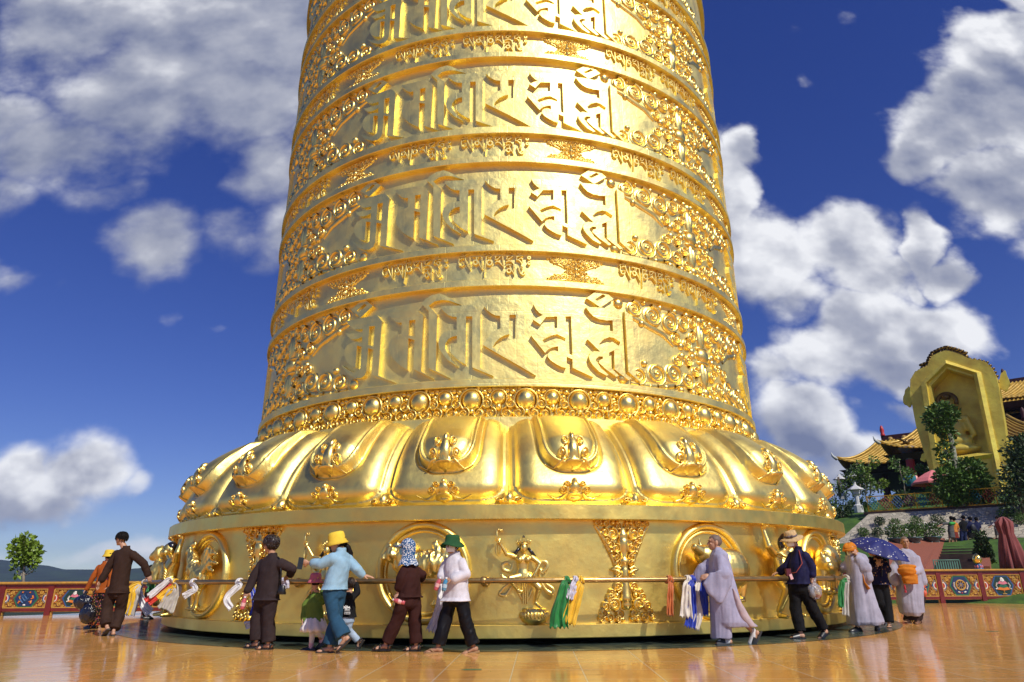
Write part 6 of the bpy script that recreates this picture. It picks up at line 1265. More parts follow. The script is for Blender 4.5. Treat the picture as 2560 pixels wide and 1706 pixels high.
for z, g in ((.028, 1.15), (-.03, 1.15), (-.09, 1.05), (-.14, 1.12), (-.19, 1.45), (-.23, 1.6)): rows.append([P(.080 * g * math.sin(w) * (1 if z > -.1 else 1.15), -.012 + .100 * g * math.cos(w), z + .012 * math.sin(7 * w) * (z < -.1)) for w in [R_(62) + R_(236) * i / 30 for i in range(31)]])
k.loft(rows, cap=False, closed=False); k.loft([[P(.092 * math.sin(a) * w1, .02 + .10 * math.cos(a) * w2, z) for a in [R_(-80) + R_(160) * i / 16 for i in range(17)]] for w1, w2, z in ((.95, .95, .055), (1.05, 1.45, .045), (1.08, 1.85, .022), (1.06, 1.83, .018), (.95, .95, .048))], cap=False, closed=False)
k.build('sun_hat', BLUP, p.root); mask(p, cloth('blue_mask', (.25, .55, .68), .8)); [sole('sandal', BLK, p.root, p.j['a' + s], V(-1, .1, 0), 1.0, 0, 'sandal') for s in 'LR']
W8 = p
# 9 person in white blouse with green hat
p = person('person in white blouse, green bucket hat and white mask holding two bottles', None, dict(hd=c2(2080, 335), sL=c2(2185, 460, -.08), sR=c2(2030, 460, .10), eL=c2(2215, 620, -.12), wL=c2(2080, 668, -.18), eR=c2(1990, 580, .10), wR=c2(1972, 652, .0), hL=c2(2165, 830, -.05), hR=c2(2080, 830, .05), kL=c2(2205, 1060, -.03), kR=c2(2015, 1060, .03), aL=c2(2285, 1318, .0), aR=c2(1942, 1322, .0)), 10.4, (-.45, -.88, 0), skin=1, footd=dict(L=(-1, -.25, 0), R=(-1, -.05, 0)), footp=(-.18, 0), hands=dict(L=((-1, -.05, -.05), (.1, .3, -.8), .8), R=((-.3, -.3, -.3), (.5, .2, -.6), .9)), group=GRP)
garment(p, 'blouse', cloth('white_blouse', (.66, .63, .66), .8), lambda m: (torso(m, p, p.j['hm'] - V(.02, 0, .07), 1.05, 1.18), sleeves(m, p, .072, .066, .062, (.85, .8))), seed=19)
garment(p, 'trousers', cloth('black_satin', (.006, .006, .008), .5), lambda m: trousers(m, p, .10, .092, .090, (.95, .95)), seed=20, amp=.013); haircap(p, nape=-.04)
bucket(p, cloth('army_green', (.022, .085, .030)), .112, .180, .10, name='bucket_hat', drop=.055, wave=.02); mask(p); [sole('flip_flop', mat('straw_sole', (.34, .20, .09), .8), p.root, p.j['a' + s], V(-1, -.15, 0), 1.0, pt, 'flip') for s, pt in (('L', -.18), ('R', 0))]
W9 = p
# 10 nun in lavender-grey robe
LAV = cloth('lavender_robe', (.36, .35, .47), .85); LAV2 = cloth('pinkish_lining', (.48, .38, .39), .85)
p = person('shaven nun in lavender robe leaning forward with hand on the rail', None, dict(hd=c4(548, 298), sL=c4(598, 420, -.14), sR=c4(578, 425, .14), eL=c4(640, 640, -.18), wL=c4(500, 660, -.20), eR=c4(430, 590, .12), wR=c4(282, 676, .16), hL=c4(640, 800, -.06), hR=c4(630, 800, .08), kL=c4(650, 1060, .0), kR=c4(760, 1050, .08), aL=c4(690, 1335, -.05), aR=c4(968, 1275, .06)), 11.45, (-.99, .05, .05), footd=dict(L=(-1, .05, 0), R=(-.9, .3, 0)), footp=(0, -1.05), hands=dict(R=((-1, .1, -.2), (0, 0, -1), .7), L=((-1, 0, -.1), (0, .8, -.3), .8)), group=GRP)
p.fwd = V(-1, 0, 0); p.side = V(0, .30, 0)
def sil(mb, rows, yb): # robe body: rings from left and right outline points at each height
    R2 = []
    for (xl, xr, y, d) in rows:
        a = at(*c4(xl, y)[:2], 11.45) - p.o; b2 = at(*c4(xr, y)[:2], 11.45) - p.o; c = (a + b2) / 2; R2.append(ellring(c, V(1, 0, 0), V(0, 1, 0), (b2.x - a.x) / 2, d, 28, 2.4))
    mb.loft(R2)
garment(p, 'robe', LAV, lambda m: (sil(m, [(545, 600, 350, .06), (520, 650, 385, .13), (500, 690, 430, .19), (490, 715, 560, .20), (485, 745, 700, .20), (490, 790, 850, .21), (498, 830, 980, .22), (510, 900, 1090, .22), (515, 960, 1160, .22), (515, 1010, 1205, .20)], 0), sil(m, [(500, 720, 1000, .18), (512, 722, 1200, .17), (517, 730, 1335, .16)], 0),
    m.cap(p.j['sR'], .085, p.j['eR'], .11, 16), m.cap(p.j['eR'], .11, p.j['wR'] + V(.10, 0, -.03), .085, 16), m.loft([ellring(at(*c4(x, y)[:2], 11.60) - p.o, V(1, 0, -.1).normalized(), V(0, 1, 0), a, .055, 16) for x, y, a in ((420, 640, .13), (405, 760, .155), (405, 872, .155))]),
    m.cap(p.j['sL'], .09, p.j['eL'], .12, 16), m.loft([ellring(at(*c4(x, y)[:2], 11.22) - p.o, V(1, 0, .25).normalized(), V(0, 1, 0), a, .05, 16) for x, y, a in ((600, 600, .16), (585, 700, .245), (600, 800, .20), (605, 890, .10), (598, 950, .045))])), amp=.018, seed=21, fx=7, fz=2.5)
garment(p, 'inner_panel', LAV2, lambda m: sil(m, [(690, 720, 790, .215), (700, 790, 900, .225), (720, 860, 1020, .23), (770, 930, 1130, .225), (850, 985, 1205, .215)], 0), amp=.006, seed=22)
haircap(p, mat('shaven_scalp', (.16, .11, .085), .6), nape=-.055, low=.0, fringe=.07, grow=1.006, rough=.001, name='shaven_hair')
WSOCK = cloth('white_sock', (.72, .72, .72)); [garment(p, 'sock', WSOCK, lambda m: (m.cap(p.j['a' + s] + V(0, 0, .03), .042, p.j['a' + s] - V(0, 0, .03), .046), m.cap(p.j['a' + s] - V(0, 0, .04), .046, p.j['a' + s] + V(*t), .040)), voxel=.008, amp=.001, seed=23) for s, t in (('L', (-.13, 0, -.055)), ('R', (-.06, .02, -.15)))]
SLD = mat('slide_sandal', (.045, .048, .052), .6); [sole('slide_sandal', SLD, p.root, p.j['a' + s], V(*d), 1.1, pt, 'slide') for s, d, pt in (('L', (-1, .05, 0), 0), ('R', (-.9, .3, 0), -1.05))]
# 11 woman in navy with straw hat
p = person('woman in navy blouse and ribboned straw hat carrying a clear plastic bag', None, dict(hd=c4(1388, 305), sL=c4(1540, 435, -.10), sR=c4(1385, 440, .10), eL=c4(1612, 610, -.10), wL=c4(1618, 735, -.12), eR=c4(1330, 600, .12), wR=c4(1262, 650, .20), hL=c4(1510, 800, -.05), hR=c4(1420, 800, .06), kL=c4(1610, 1040, -.02), kR=c4(1430, 1040, .04), aL=c4(1742, 1278, .05), aR=c4(1488, 1315, -.02)), 12.45, (-.88, -.42, -.2), footd=dict(L=(-.85, -.5, 0), R=(-1, -.1, 0)), footp=(-.35, 0), hands=dict(L=((.05, -.1, -1), (-.3, .6, 0), 1.2), R=((-.9, .1, -.3), (0, .1, -1), .6)), group=GRP)
NAVY = cloth('navy_lace', (.010, .010, .045), .7, var=.4)
garment(p, 'blouse', NAVY, lambda m: (torso(m, p, p.j['hm'] - V(0, 0, -.03), 1.08, 1.06), sleeves(m, p, .076, .070, .066, (.55, .9))), seed=24); garment(p, 'trousers', BLACKC, lambda m: trousers(m, p, .105, .092, .080, (.95, .95)), seed=25, amp=.013); haircap(p, nape=-.05)
bucket(p, mat('straw', (.55, .37, .17), .85, var=.2, vscale=30, bump=.002, bscale=90), .108, .200, .105, name='straw_hat', drop=.04, wave=.02, tilt=-.05, band=mat('grey_ribbon', (.12, .09, .10), .7)); mask(p); [sole('sandal', BLK, p.root, p.j['a' + s], V(*d), 1.0, pt, 'slide') for s, d, pt in (('L', (-.85, -.5, 0), -.35), ('R', (-1, -.1, 0), 0))]
W11 = p
strap(p, [p.j['sL'] + V(-.10, -.02, .09), p.j['sL'].lerp(p.j['hR'], .3) + V(-.05, -.15, .02), p.j['sL'].lerp(p.j['hR'], .6) + V(-.10, -.16, .02), p.j['hR'] + V(-.17, -.12, .18)], .008, mat('red_strap', (.32, .05, .03), .6), 'lanyard')
# 12 nun with orange cloth on her head
p = person('nun in grey robe shading her face under an orange head cloth', None, dict(hd=c5(362, 478), sL=c5(480, 580, -.08), sR=c5(335, 570, .08), eL=c5(500, 660, -.16), wL=c5(412, 520, -.15), eR=c5(290, 650, .10), wR=c5(240, 682, .20), hL=c5(470, 820), hR=c5(380, 820), kL=c5(500, 1040), kR=c5(420, 1040), aL=c5(625, 1240, .0), aR=c5(425, 1262, -.05)), 13.95, (-.75, -.65, -.12), footd=dict(L=(-.45, -.9, 0), R=(-.9, -.4, 0)), hands=dict(L=((-.12, .1, .9), (-.3, .9, .1), .5), R=((-.9, .2, -.3), (0, 0, -1), .6)), group=GRP)
def sil5(mb, rows, Yd):
    R2 = []
    for (xl, xr, y, d) in rows:
        a = at(*c5(xl, y)[:2], Yd) - p.o; b2 = at(*c5(xr, y)[:2], Yd) - p.o; R2.append(ellring((a + b2) / 2, V(1, 0, 0), V(0, 1, 0), (b2.x - a.x) / 2, d, 28, 2.4))
    mb.loft(R2)
GREYR = cloth('grey_robe', (.37, .36, .44), .85); ORN = cloth('orange_cloth', (.56, .185, .015), .8)
garment(p, 'robe', GREYR, lambda m: (sil5(m, [(350, 440, 495, .07), (315, 500, 530, .15), (310, 525, 580, .19), (320, 520, 700, .20), (325, 560, 850, .21), (330, 600, 980, .22), (332, 650, 1100, .23), (335, 690, 1215, .23), (340, 680, 1245, .2)], 13.95), m.cap(p.j['sL'], .10, p.j['eL'], .13, 16), m.cap(p.j['eL'], .13, p.j['eL'].lerp(p.j['wL'], .6), .09, 16), m.cap(p.j['eL'], .10, p.j['eL'] + V(.03, 0, -.18), .11, 16), m.cap(p.j['sR'], .09, p.j['eR'], .09, 16), m.cap(p.j['eR'], .09, p.j['wR'] + V(.05, 0, 0), .06, 16)), amp=.022, seed=26, fx=7, fz=2)
haircap(p, MATS['shaven_scalp'], grow=1.006, rough=.001, name='shaven_hair'); mask(p)
P = p.P; k = MB(); rows = []
for z, g in ((.135, .2), (.128, .6), (.10, .98), (.06, 1.18), (.0, 1.25), (-.06, 1.22), (-.12, 1.22), (-.20, 1.35)): rows.append([P(.085 * g * math.sin(w) * (1 + .04 * math.sin(5 * w + z * 30)), -.004 + .108 * g * math.cos(w) + (.075 if (abs(w - PI * 2) < .9 or abs(w) < .9) and z > .03 else 0), z + .01 * math.sin(4 * w)) for w in ([2 * PI * i / 40 for i in range(40)] if z > .03 else [R_(58) + R_(244) * i / 39 for i in range(40)])])
k.loft(rows[:4], cap=False); k.loft(rows[3:][1:], cap=False, closed=False); k.loft([[P(.10 * math.sin(a) * w1, .03 + .115 * math.cos(a) * w2, z) for a in [R_(-95) + R_(190) * i / 16 for i in range(17)]] for w1, w2, z in ((1.0, .9, .065), (1.15, 1.5, .045), (1.2, 1.75, .0), (1.1, 1.6, .0), (1.0, .9, .03))], cap=False, closed=False)
k.build('head_cloth', ORN, p.root); k = MB(); k.tube([p.j['sR'].lerp(p.j['sL'], .3) + V(0, -.17, .02), p.j['sR'].lerp(p.j['hm'], .4) + V(.06, -.22, 0), p.j['hm'] + V(.03, -.23, .02), p.j['hm'] + V(.09, -.24, -.10)], [.02, .022, .024, .05], 8, flat=.5); k.build('hanging_strap', ORN, p.root); k = MB(); k.ell(p.j['sR'].lerp(p.j['sL'], .25) + V(0, -.15, .06), (.06, .05, .10)); k.build('neck_knot', ORN, p.root)
[sole('shoe', BLK, p.root, p.j['a' + s], V(*d), 1.1, 0, 'shoe') for s, d in (('L', (-.45, -.9, 0)), ('R', (-.9, -.4, 0)))]
k = MB(); k.tube([p.j['wL'] + V(.036 * math.cos(a), .036 * math.sin(a), -.035) for a in [2 * PI * i / 14 for i in range(14)]], .010, 6, closed=True); k.build('bracelet', BLK, p.root)
# 13 woman under the umbrella
p = person('woman in navy floral blouse walking under the polka dot umbrella', None, dict(hd=c5(575, 492), sL=c5(700, 575, .0), sR=c5(560, 565, .05), eL=c5(740, 690, -.05), wL=c5(665, 640, -.12), eR=c5(570, 690, -.08), wR=c5(640, 650, -.15), hL=c5(690, 830), hR=c5(610, 830), kL=c5(730, 1040), kR=c5(660, 1040), aL=c5(755, 1240, -.05), aR=c5(690, 1210, .2)), 15.0, (-.7, -.7, -.1), footd=dict(L=(-.5, -.85, 0), R=(-.6, -.8, 0)), hands=dict(L=((-.3, 0, .9), (-.5, .5, 0), 1.1), R=((.3, 0, .9), (.5, .5, 0), 1.1)), group=GRP)
garment(p, 'blouse', spots('navy_floral', (.010, .011, .04), [(.40, .24, .10), (.22, .09, .05)], 14, .22), lambda m: (torso(m, p, p.j['hm'] - V(0, 0, .04), 1.06, 1.2), sleeves(m, p, .075, .07, .065, (.5, .5))), seed=27); garment(p, 'trousers', BLACKC, lambda m: trousers(m, p, .10, .095, .095, (.97, .97)), seed=28, amp=.009); haircap(p, mat('hair_grey', (.10, .09, .085), .5), nape=-.06)
k = MB(); k.tube([(p.j['sL'] + p.j['sR']) / 2 + V(.075 * math.cos(a), -.045 + .08 * math.sin(a), .055 + .04 * math.sin(a)) for a in [2 * PI * i / 20 for i in range(20)]], .011, 6, closed=True); k.build('necklace', mat('pearl', (.62, .55, .42), .3), p.root); [sole('sandal', BLK, p.root, p.j['a' + s], V(-.5, -.85, 0), 1.0, 0, 'flip') for s in 'LR']
W13 = p
# 14 monk
p = person('young monk in grey robe with folded orange cloth over his arm', None, dict(hd=c5(920, 408), sL=c5(1045, 545, .0), sR=c5(850, 545, .08), eL=c5(1062, 690, -.02), wL=c5(985, 712, -.22), eR=c5(800, 700, .05), wR=c5(795, 830, .0), hL=c5(1000, 830), hR=c5(910, 830), kL=c5(1030, 1010), kR=c5(940, 1010), aL=c5(1050, 1200, -.02), aR=c5(955, 1185, .05)), 16.05, (-.28, -.95, 0), skin=1, footd=dict(L=(-.6, -.8, 0), R=(-.8, -.55, 0)), group=GRP)
garment(p, 'robe', GREYR, lambda m: (sil5(m, [(880, 960, 472, .07), (845, 1000, 510, .14), (830, 1050, 560, .18), (850, 1060, 680, .19), (845, 1085, 800, .19), (840, 1100, 900, .20), (850, 1105, 1030, .20), (880, 1115, 1130, .19), (930, 1060, 1165, .16)], 16.05), m.cap(p.j['sL'], .09, p.j['eL'], .115, 16), m.cap(p.j['eL'], .115, p.j['wL'], .10, 16), m.cap(p.j['eL'] + V(.02, 0, -.05), .10, p.j['eL'] + V(.03, 0, -.24), .11, 16), m.cap(p.j['sR'], .09, p.j['eR'], .11, 16), m.cap(p.j['eR'], .11, p.j['wR'] + V(.02, 0, .06), .12, 16)), amp=.020, seed=29, fx=7, fz=2)
garment(p, 'under_robe', cloth('dark_underrobe', (.030, .018, .016)), lambda m: sil5(m, [(1030, 1105, 860, .15), (1000, 1118, 1000, .16), (925, 1105, 1120, .15), (905, 1090, 1210, .14)], 16.10), amp=.006, seed=30)
haircap(p, MATS['shaven_scalp'], nape=-.05, low=.01, fringe=.072, grow=1.015, rough=.001, name='shaven_hair'); [sole('sandal', mat('brown_leather', (.07, .03, .02), .5), p.root, p.j['a' + s], V(-.7, -.7, 0), 1.05, 0, 'sandal') for s in 'LR']
W14 = p
# people on the steps and the upper path
def passer(label, x, y0, y1, Y, top, bot, face, hair=HAIR, arm=None, legs=True, skin=1):
    f = lambda u, v, d=0: (x + u * (y1 - y0), y0 + v * (y1 - y0), d)
    J = dict(hd=f(0, .075), sL=f(-.10, .21), sR=f(.10, .21), eL=f(-.15, .36), wL=f(-.16, .48), eR=f(.15, .36), wR=f(.15, .48), hL=f(-.055, .52), hR=f(.055, .52), kL=f(-.06, .74), kR=f(.07, .74), aL=f(-.06, .95), aR=f(.09, .95))
    if arm: J['eL'], J['wL'] = f(*arm[0]), f(*arm[1])
    q = person(label, None, J, Y, face, skin=skin, group='visitors on the hillside path'); q.side = V(.34, 0, 0); q.fwd = V(0, 1, 0); fz = min(q.j['aL'].z, q.j['aR'].z)
    garment(q, 'top', top, lambda m: (torso(m, q, q.j['hm'] - V(0, 0, .06)), sleeves(m, q, .075, .068, .06, (.3, .3))), voxel=.014, seed=31); garment(q, 'trousers', bot, (lambda m: trousers(m, q, .105, .085, .08)) if legs else (lambda m: (m.loft([ellring(q.j['hm'] + V(0, 0, z), V(1, 0, 0), V(0, 1, 0), a, a * .8) for z, a in ((.1, .15), (-.1, .18), (-.38, .20))]))), voxel=.014, seed=32)
    haircap(q, hair, nape=-.07); [sole('shoe', BLK, q.root, q.j['a' + s], V(0, 1, 0), 1, 0, 'shoe') for s in 'LR']; return q
q = passer('visitor in grey shirt and shorts with green shoulder pack, pointing left', 2377, 1288, 1357, 40.2, cloth('grey_tee', (.10, .10, .10)), cloth('grey_tee', (.10, .10, .10)), (.1, .99, 0), arm=((-.24, .26), (-.42, .33)), legs=False)
garment(q, 'shoulder_pack', cloth('bright_green', (.06, .42, .08)), lambda m: m.cap(q.j['sL'] + V(.02, -.12, -.02), .09, q.j['sR'] + V(-.05, -.13, -.0), .07), voxel=.016, seed=33)
q = passer('visitor in orange shirt just right of the grey shirt', 2384, 1290, 1357, 40.2, cloth('orange_tee', (.55, .20, .04)), cloth('shorts_red', (.20, .03, .02)), (.2, .97, 0), legs=False)
q = passer('visitor in black jacket and dark blue trousers at the stair head', 2407, 1286, 1357, 40.2, BLACKC, cloth('navy_jeans', (.015, .022, .07)), (.0, 1, 0))
q = passer('visitor in navy tee and shorts with dark backpack', 2424, 1290, 1356, 40.2, cloth('navy_tee', (.012, .016, .06)), BLACKC, (-.2, .97, 0), legs=False)
garment(q, 'backpack', mat('pack_dark', (.02, .022, .035), .6), lambda m: m.ell((q.j['sL'] + q.j['sR']) / 2 + V(0, -.2, -.22), (.15, .10, .22)), voxel=.016, seed=34)
q = passer('second navy visitor with bare legs walking right', 2440, 1291, 1352, 40.6, MATS['cloth_navy_tee'], BLACKC, (.5, .85, 0), legs=False)
q = passer('visitor in pale blouse by the sunny rubble wall', 2493, 1289, 1343, 39.3, cloth('pale_blouse', (.50, .42, .40)), cloth('grey_skirt', (.16, .14, .13)), (-.9, .4, 0), arm=((-.18, .36), (-.32, .44)), legs=False)

# ================================================================ THINGS CARRIED, AND SCARVES ON THE RAIL
def bottle(label, p, ax, col, grp='drink bottles in hands'):
    ax = V(*ax).normalized(); x = ax.orthogonal().normalized(); B = Matrix((x, ax.cross(x), ax)).transposed(); o = thing('drink_bottle', label, 'bottle', p, grp)
    k = MB(); k.lathe([(.001, -.085), (.028, -.083), (.034, -.06), (.033, .0), (.034, .03), (.026, .06), (.013, .078), (.013, .088)], 16, ax=B); k.build('bottle_body', mat('bottle_' + col[0], col[1], .12, trans=.25, coat=.6), o)
    k = MB(); k.lathe([(.016, .084), (.016, .104), (.001, .105)], 12, ax=B); k.build('cap', WHT, o); k = MB(); k.lathe([(.0352, -.035), (.0352, .015)], 16, ax=B); k.build('label_band', mat('band_' + col[0], col[2], .5), o)
pinkb = ('pink', (.75, .14, .16), (.80, .45, .42)); blueb = ('blue', (.10, .38, .62), (.45, .62, .72))
g = lambda c, Y: at(c[0], c[1], Y)
bottle('pink drink bottle hanging from the left hand of the woman with a shoulder bag', g(c1(1758, 900), 11.05), (.15, 0, 1), pinkb)
bottle('pink drink bottle held level by the woman in the daisy sun hat', g(c2(1562, 878), 10.5), (-1, 0, .25), pinkb)
bottle('pink drink bottle in the right hand of the white blouse', g(c2(1938, 712), 10.30), (.35, 0, .9), pinkb)
bottle('blue labelled bottle in the left hand of the white blouse', g(c2(2008, 716), 10.18), (.2, -.1, .95), blueb)
ph = g(c2(592, 505), 10.42); o = thing('phone', 'black mobile phone held up by the woman in the blazer', 'phone', ph); k = MB(); k.box((0, 0, 0), (.074, .010, .165), .25, tilt=Matrix.Rotation(R_(6), 3, 'Y')); k.build('phone_body', mat('phone_black', (.012, .012, .014), .15, coat=.5), o); k = MB(); k.ell((-.018, .008, .055), (.012, .003, .012)); k.build('camera_lens', EYEM, o)
# black shoulder bag
sb = g(c1(2135, 765), 10.98); o = thing('shoulder_bag', 'black bucket bag on a long strap at the back of the brown-suited woman', 'handbag', sb); k = MB(); k.loft([ellring(V(0, 0, z), V(1, 0, 0), V(0, 1, 0), a, a * .75, 18) for z, a in ((-.065, .062), (-.06, .068), (.0, .058), (.055, .046), (.065, .038))]); k.build('bag_body', BLK, o); k = MB(); k.tube([V(-.03, .02, .06), g(c1(2128, 600), 11.0) - sb, g(c1(2112, 455), 11.0) - sb, g(c1(2075, 425), 11.14) - sb], .012, 6); k.build('bag_strap', BLK, o)
# shiny black carrier bags
PLB = mat('black_plastic', (.008, .009, .016), .18, coat=.6, bump=.02, bscale=14)
def sack(nm, label, p, r, m, grp=None, knot=.12, seed=1):
    mb = MB(); mb.ell((0, 0, -r[2]), r, nu=24, nv=18); mb.cap((0, 0, -r[2] * .5), r[0] * .5, (0, 0, .0), .03, 14); mb.cap((0, 0, -.02), .03, (.02, 0, knot * .4), .035); me = remesh(mb, .010, 2); wrinkle(me, .016, seed, 14, 10); me.materials.append(m); o = link(nm, me, None, p); return tag(o, label, 'bag', grp)
sack('carrier_bag', 'bulging black plastic bag in the hand of the orange jacket woman', g(c1(200, 815), 15.85), (.20, .13, .15), PLB, 'black plastic bags', seed=41)
sack('carrier_bag', 'lower black plastic bag hanging against the floral trousers', g(c1(250, 900), 15.75), (.17, .12, .20), PLB, 'black plastic bags', seed=42)
CLR = mat('clear_plastic', (.80, .80, .82), .10, trans=.75, coat=.4, bump=.01, bscale=20)
cb = g(c4(1628, 775), 12.33); sack('clear_bag', 'clear plastic bag with drinks hanging from the navy woman hand', cb, (.125, .09, .13), CLR, seed=43)
k = MB(); k.ell((0, 0, 0), (.05, .04, .035)); o = k.build('red_fruit', mat('fruit_red', (.62, .08, .04), .4), None, cb + V(.045, -.01, -.20)); tag(o, 'red fruit lying in the clear plastic bag', 'fruit'); k = MB(); k.lathe([(.001, -.075), (.03, -.075), (.032, .03), (.012, .06), (.012, .075), (.001, .075)], 12); o = k.build('water_bottle', mat('bottle_water', (.55, .65, .72), .15, trans=.4), None, cb + V(-.04, .0, -.15)); tag(o, 'small water bottle standing in the clear plastic bag', 'bottle')
# crossbody pouch
pc = g(c4(1352, 660), 12.2); o = thing('pouch', 'dark red crossbody pouch with a pink card at the navy woman waist', 'handbag', pc); k = MB(); k.box((0, 0, 0), (.10, .04, .12), .4); k.build('pouch_body', mat('pouch_red', (.10, .012, .02), .5), o); k = MB(); k.box((.03, -.035, -.07), (.055, .006, .085), .3, tilt=Matrix.Rotation(R_(-18), 3, 'Y')); k.build('card', mat('card_pink', (.72, .42, .42), .4), o)
# monk's folded cloth and beads
def bundle():
    c = g(c5(940, 700), 15.75); mb = MB(); mb.ell((0, 0, .02), (.20, .13, .13), nu=24, nv=16); mb.ell((.02, 0, .10), (.19, .11, .06)); mb.loft([ellring(V(.03, 0, z), V(1, 0, 0), V(0, 1, 0), a, .09) for z, a in ((-.06, .17), (-.16, .165), (-.25, .15))]); me = remesh(mb, .010, 2); wrinkle(me, .016, 44, 5, 16); me.materials.append(ORN); return tag(link('folded_cloth', me, None, c), 'folded orange cloth draped over the monk forearm', 'cloth')
bundle()
k = MB(); c = g(c5(918, 870), 15.62); k.cap((0, 0, .05), .018, (0, 0, -.01), .022); k.lathe([(.008, -.01), (.022, -.06), (.026, -.09)], 10); tag(k.build('tassel', mat('tassel_red', (.45, .03, .05), .8), None, c), 'red tassel hanging below the folded orange cloth', 'tassel')
sack('paper_bag', 'orange red bag behind the monk left hand', g(c5(1105, 875), 15.98), (.05, .05, .09), mat('bag_orange', (.62, .10, .04), .6), seed=45)
# umbrella
uc = g(c5(672, 366), 14.85); um = thing('umbrella', 'open navy blue umbrella with white polka dots over the walking woman', 'umbrella', uc); NAVP = mat('umbrella_navy', (.011, .016, .13), .6); k = MB(); NR = 8; UR = .60
tl = Matrix.Rotation(R_(13), 3, 'Y') @ Matrix.Rotation(R_(20), 3, 'X')
def up_(a, f, off=0.0):
    sc_ = 1 - .10 * (0.5 - 0.5 * math.cos(NR * a)) * f * 1.3; z = -.24 * f ** 1.9 + off - .03 * (0.5 - .5 * math.cos(NR * a)) * f * (1 - f) * 2; return tl @ V(UR * f * sc_ * math.cos(a), UR * f * sc_ * math.sin(a), z)
NA = 64; k.loft([[up_(2 * PI * i / NA, jv / 12) for i in range(NA)] for jv in range(1, 13)] + [[up_(2 * PI * i / NA, jv / 12, -.006) for i in range(NA)] for jv in range(12, 0, -1)], cap=True); k.build('canopy', NAVP, um)
k = MB(); rng = random.Random(5)
for i in range(110):
    a = rng.random() * 2 * PI; f = math.sqrt(rng.uniform(.02, .93)); c = up_(a, f, .002); n = (up_(a + .02, f) - up_(a - .02, f)).cross(up_(a, f + .02) - up_(a, f - .02)).normalized(); n = n if n.z > 0 else -n; x = n.orthogonal().normalized(); y = n.cross(x); r = .009 if i % 3 else .013; k.add([c + (x * math.cos(w) + y * math.sin(w)) * r + n * .001 for w in [2 * PI * q / 10 for q in range(10)]], [tuple(range(10))], 0, False)
k.build('polka_dots', WHT, um, fix=False); k = MB(); k.tube([tl @ V(0, 0, .05), tl @ V(0, 0, -.02), V(-.10, 0, -.62)], .008, 8); k.build('shaft', BLK, um); k = MB()
for i in range(NR): k.tube([up_(2 * PI * i / NR, f, -.012) for f in (.05, .4, .7, .98)], .005, 5)
k.build('ribs', mat('steel', (.4, .4, .4), .3, 1.0), um); k = MB(); k.cap((-.10, 0, -.62), .016, (-.115, 0, -.72), .014); k.build('handle', BLK, um)
# prayer scarves tied to the rail
def rail_at(px):
    th, z = oncyl(px, 1450, RAIL_R); return V(AX + RAIL_R * math.sin(th), AY - RAIL_R * math.cos(th), RAIL_Z), V(math.cos(th), math.sin(th), 0), V(math.sin(th), -math.cos(th), 0)
SILK = {n: mat('silk_' + n, c, .45, var=.10, vscale=9, sheen=.3) for n, c in dict(white=(.72, .70, .68), red=(.66, .035, .015), yellow=(.78, .46, .015), green=(.012, .20, .035), blue=(.015, .045, .42), orange=(.50, .13, .02), grey=(.48, .44, .38), lilac=(.55, .52, .60), cream=(.70, .64, .54)).items()}
def scarf(label, px, col, path, w0, w1, seed=0, nf=5, loop=True, grp='prayer scarves tied to the rail'):
    """knotted loop round the rail and a pleated tail following photograph points"""
    c, tn, nm_ = rail_at(px); root = thing('prayer_scarf', label, 'scarf', c, grp); m = SILK[col]; Yc = c.y
    if loop:
        k = MB(); rng = random.Random(seed)
        for q in range(4): off = tn * (-.035 + .023 * q); k.tube([off + nm_ * (.052 * math.cos(a)) + V(0, 0, .052 * math.sin(a)) + tn * .02 * math.sin(a + q) for a in [2 * PI * i / 14 for i in range(14)]], .015, 6, closed=True)
        k.build('knot_loop', m, root)
    pts = [nm_ * .06 + V(0, 0, -.04)] + [at(x, y, Yc - .14 - .02 * i) - c for i, (x, y) in enumerate(path)]
    n = 26; nw = 24; rows = []; sp = [Vector(p) for p in pts]
    def spl(t):
        x = t * (len(sp) - 1); i = min(int(x), len(sp) - 2); f = x - i; P4 = [sp[max(0, min(len(sp) - 1, i + d))] for d in (-1, 0, 1, 2)]
        return .5 * ((2 * P4[1]) + (P4[2] - P4[0]) * f + (2 * P4[0] - 5 * P4[1] + 4 * P4[2] - P4[3]) * f * f + (P4[3] - P4[0] + 3 * P4[1] - 3 * P4[2]) * f ** 3)
    for i in range(n + 1):
        t = i / n; c_ = spl(t); d = (spl(min(1, t + .02)) - spl(max(0, t - .02))); la = d.cross(V(0, -1, 0)); la = la.normalized() if la.length > 1e-6 else V(1, 0, 0); w = w0 + (w1 - w0) * t ** .8
        rows.append([c_ + la * w * (u + .05 * math.sin(9 * t + u * 4 + seed)) + V(0, -1, 0) * (w * .24 * math.sin(nf * u * 1.35 + seed + 2.0 * t + .9 * math.sin(u * 2.1 + seed)) * (1 - .25 * t) + w * .07 * math.sin(nf * u * 3.3 - 3 * t) + .02 * noise.noise(Vector((u * 4, t * 6, seed)))) + V(0, 0, -1) * (t > .97) * .02 * math.sin(13 * u + seed) for u in [(-1 + 2 * q / nw) for q in range(nw + 1)]])
    k = MB(); k.loft(rows, cap=False, closed=False); o = k.build('scarf_tail', m, root); s = o.modifiers.new('thickness', 'SOLIDIFY'); s.thickness = .004; return root
scarf('white scarf knotted on the rail near the left end, tail pointing left', c1(1275, 660)[0], 'white', [c1(1270, 715)[:2], c1(1290, 760)[:2], c1(1235, 790)[:2], c1(1170, 830)[:2]], .03, .055, 1, 4)
scarf('white scarf looped on the rail beside the short haired woman, long tail curling down', c1(1725, 660)[0], 'white', [c1(1720, 720)[:2], c1(1660, 770)[:2], c1(1600, 830)[:2], c1(1600, 890)[:2], c1(1640, 945)[:2]], .05, .05, 2, 4)
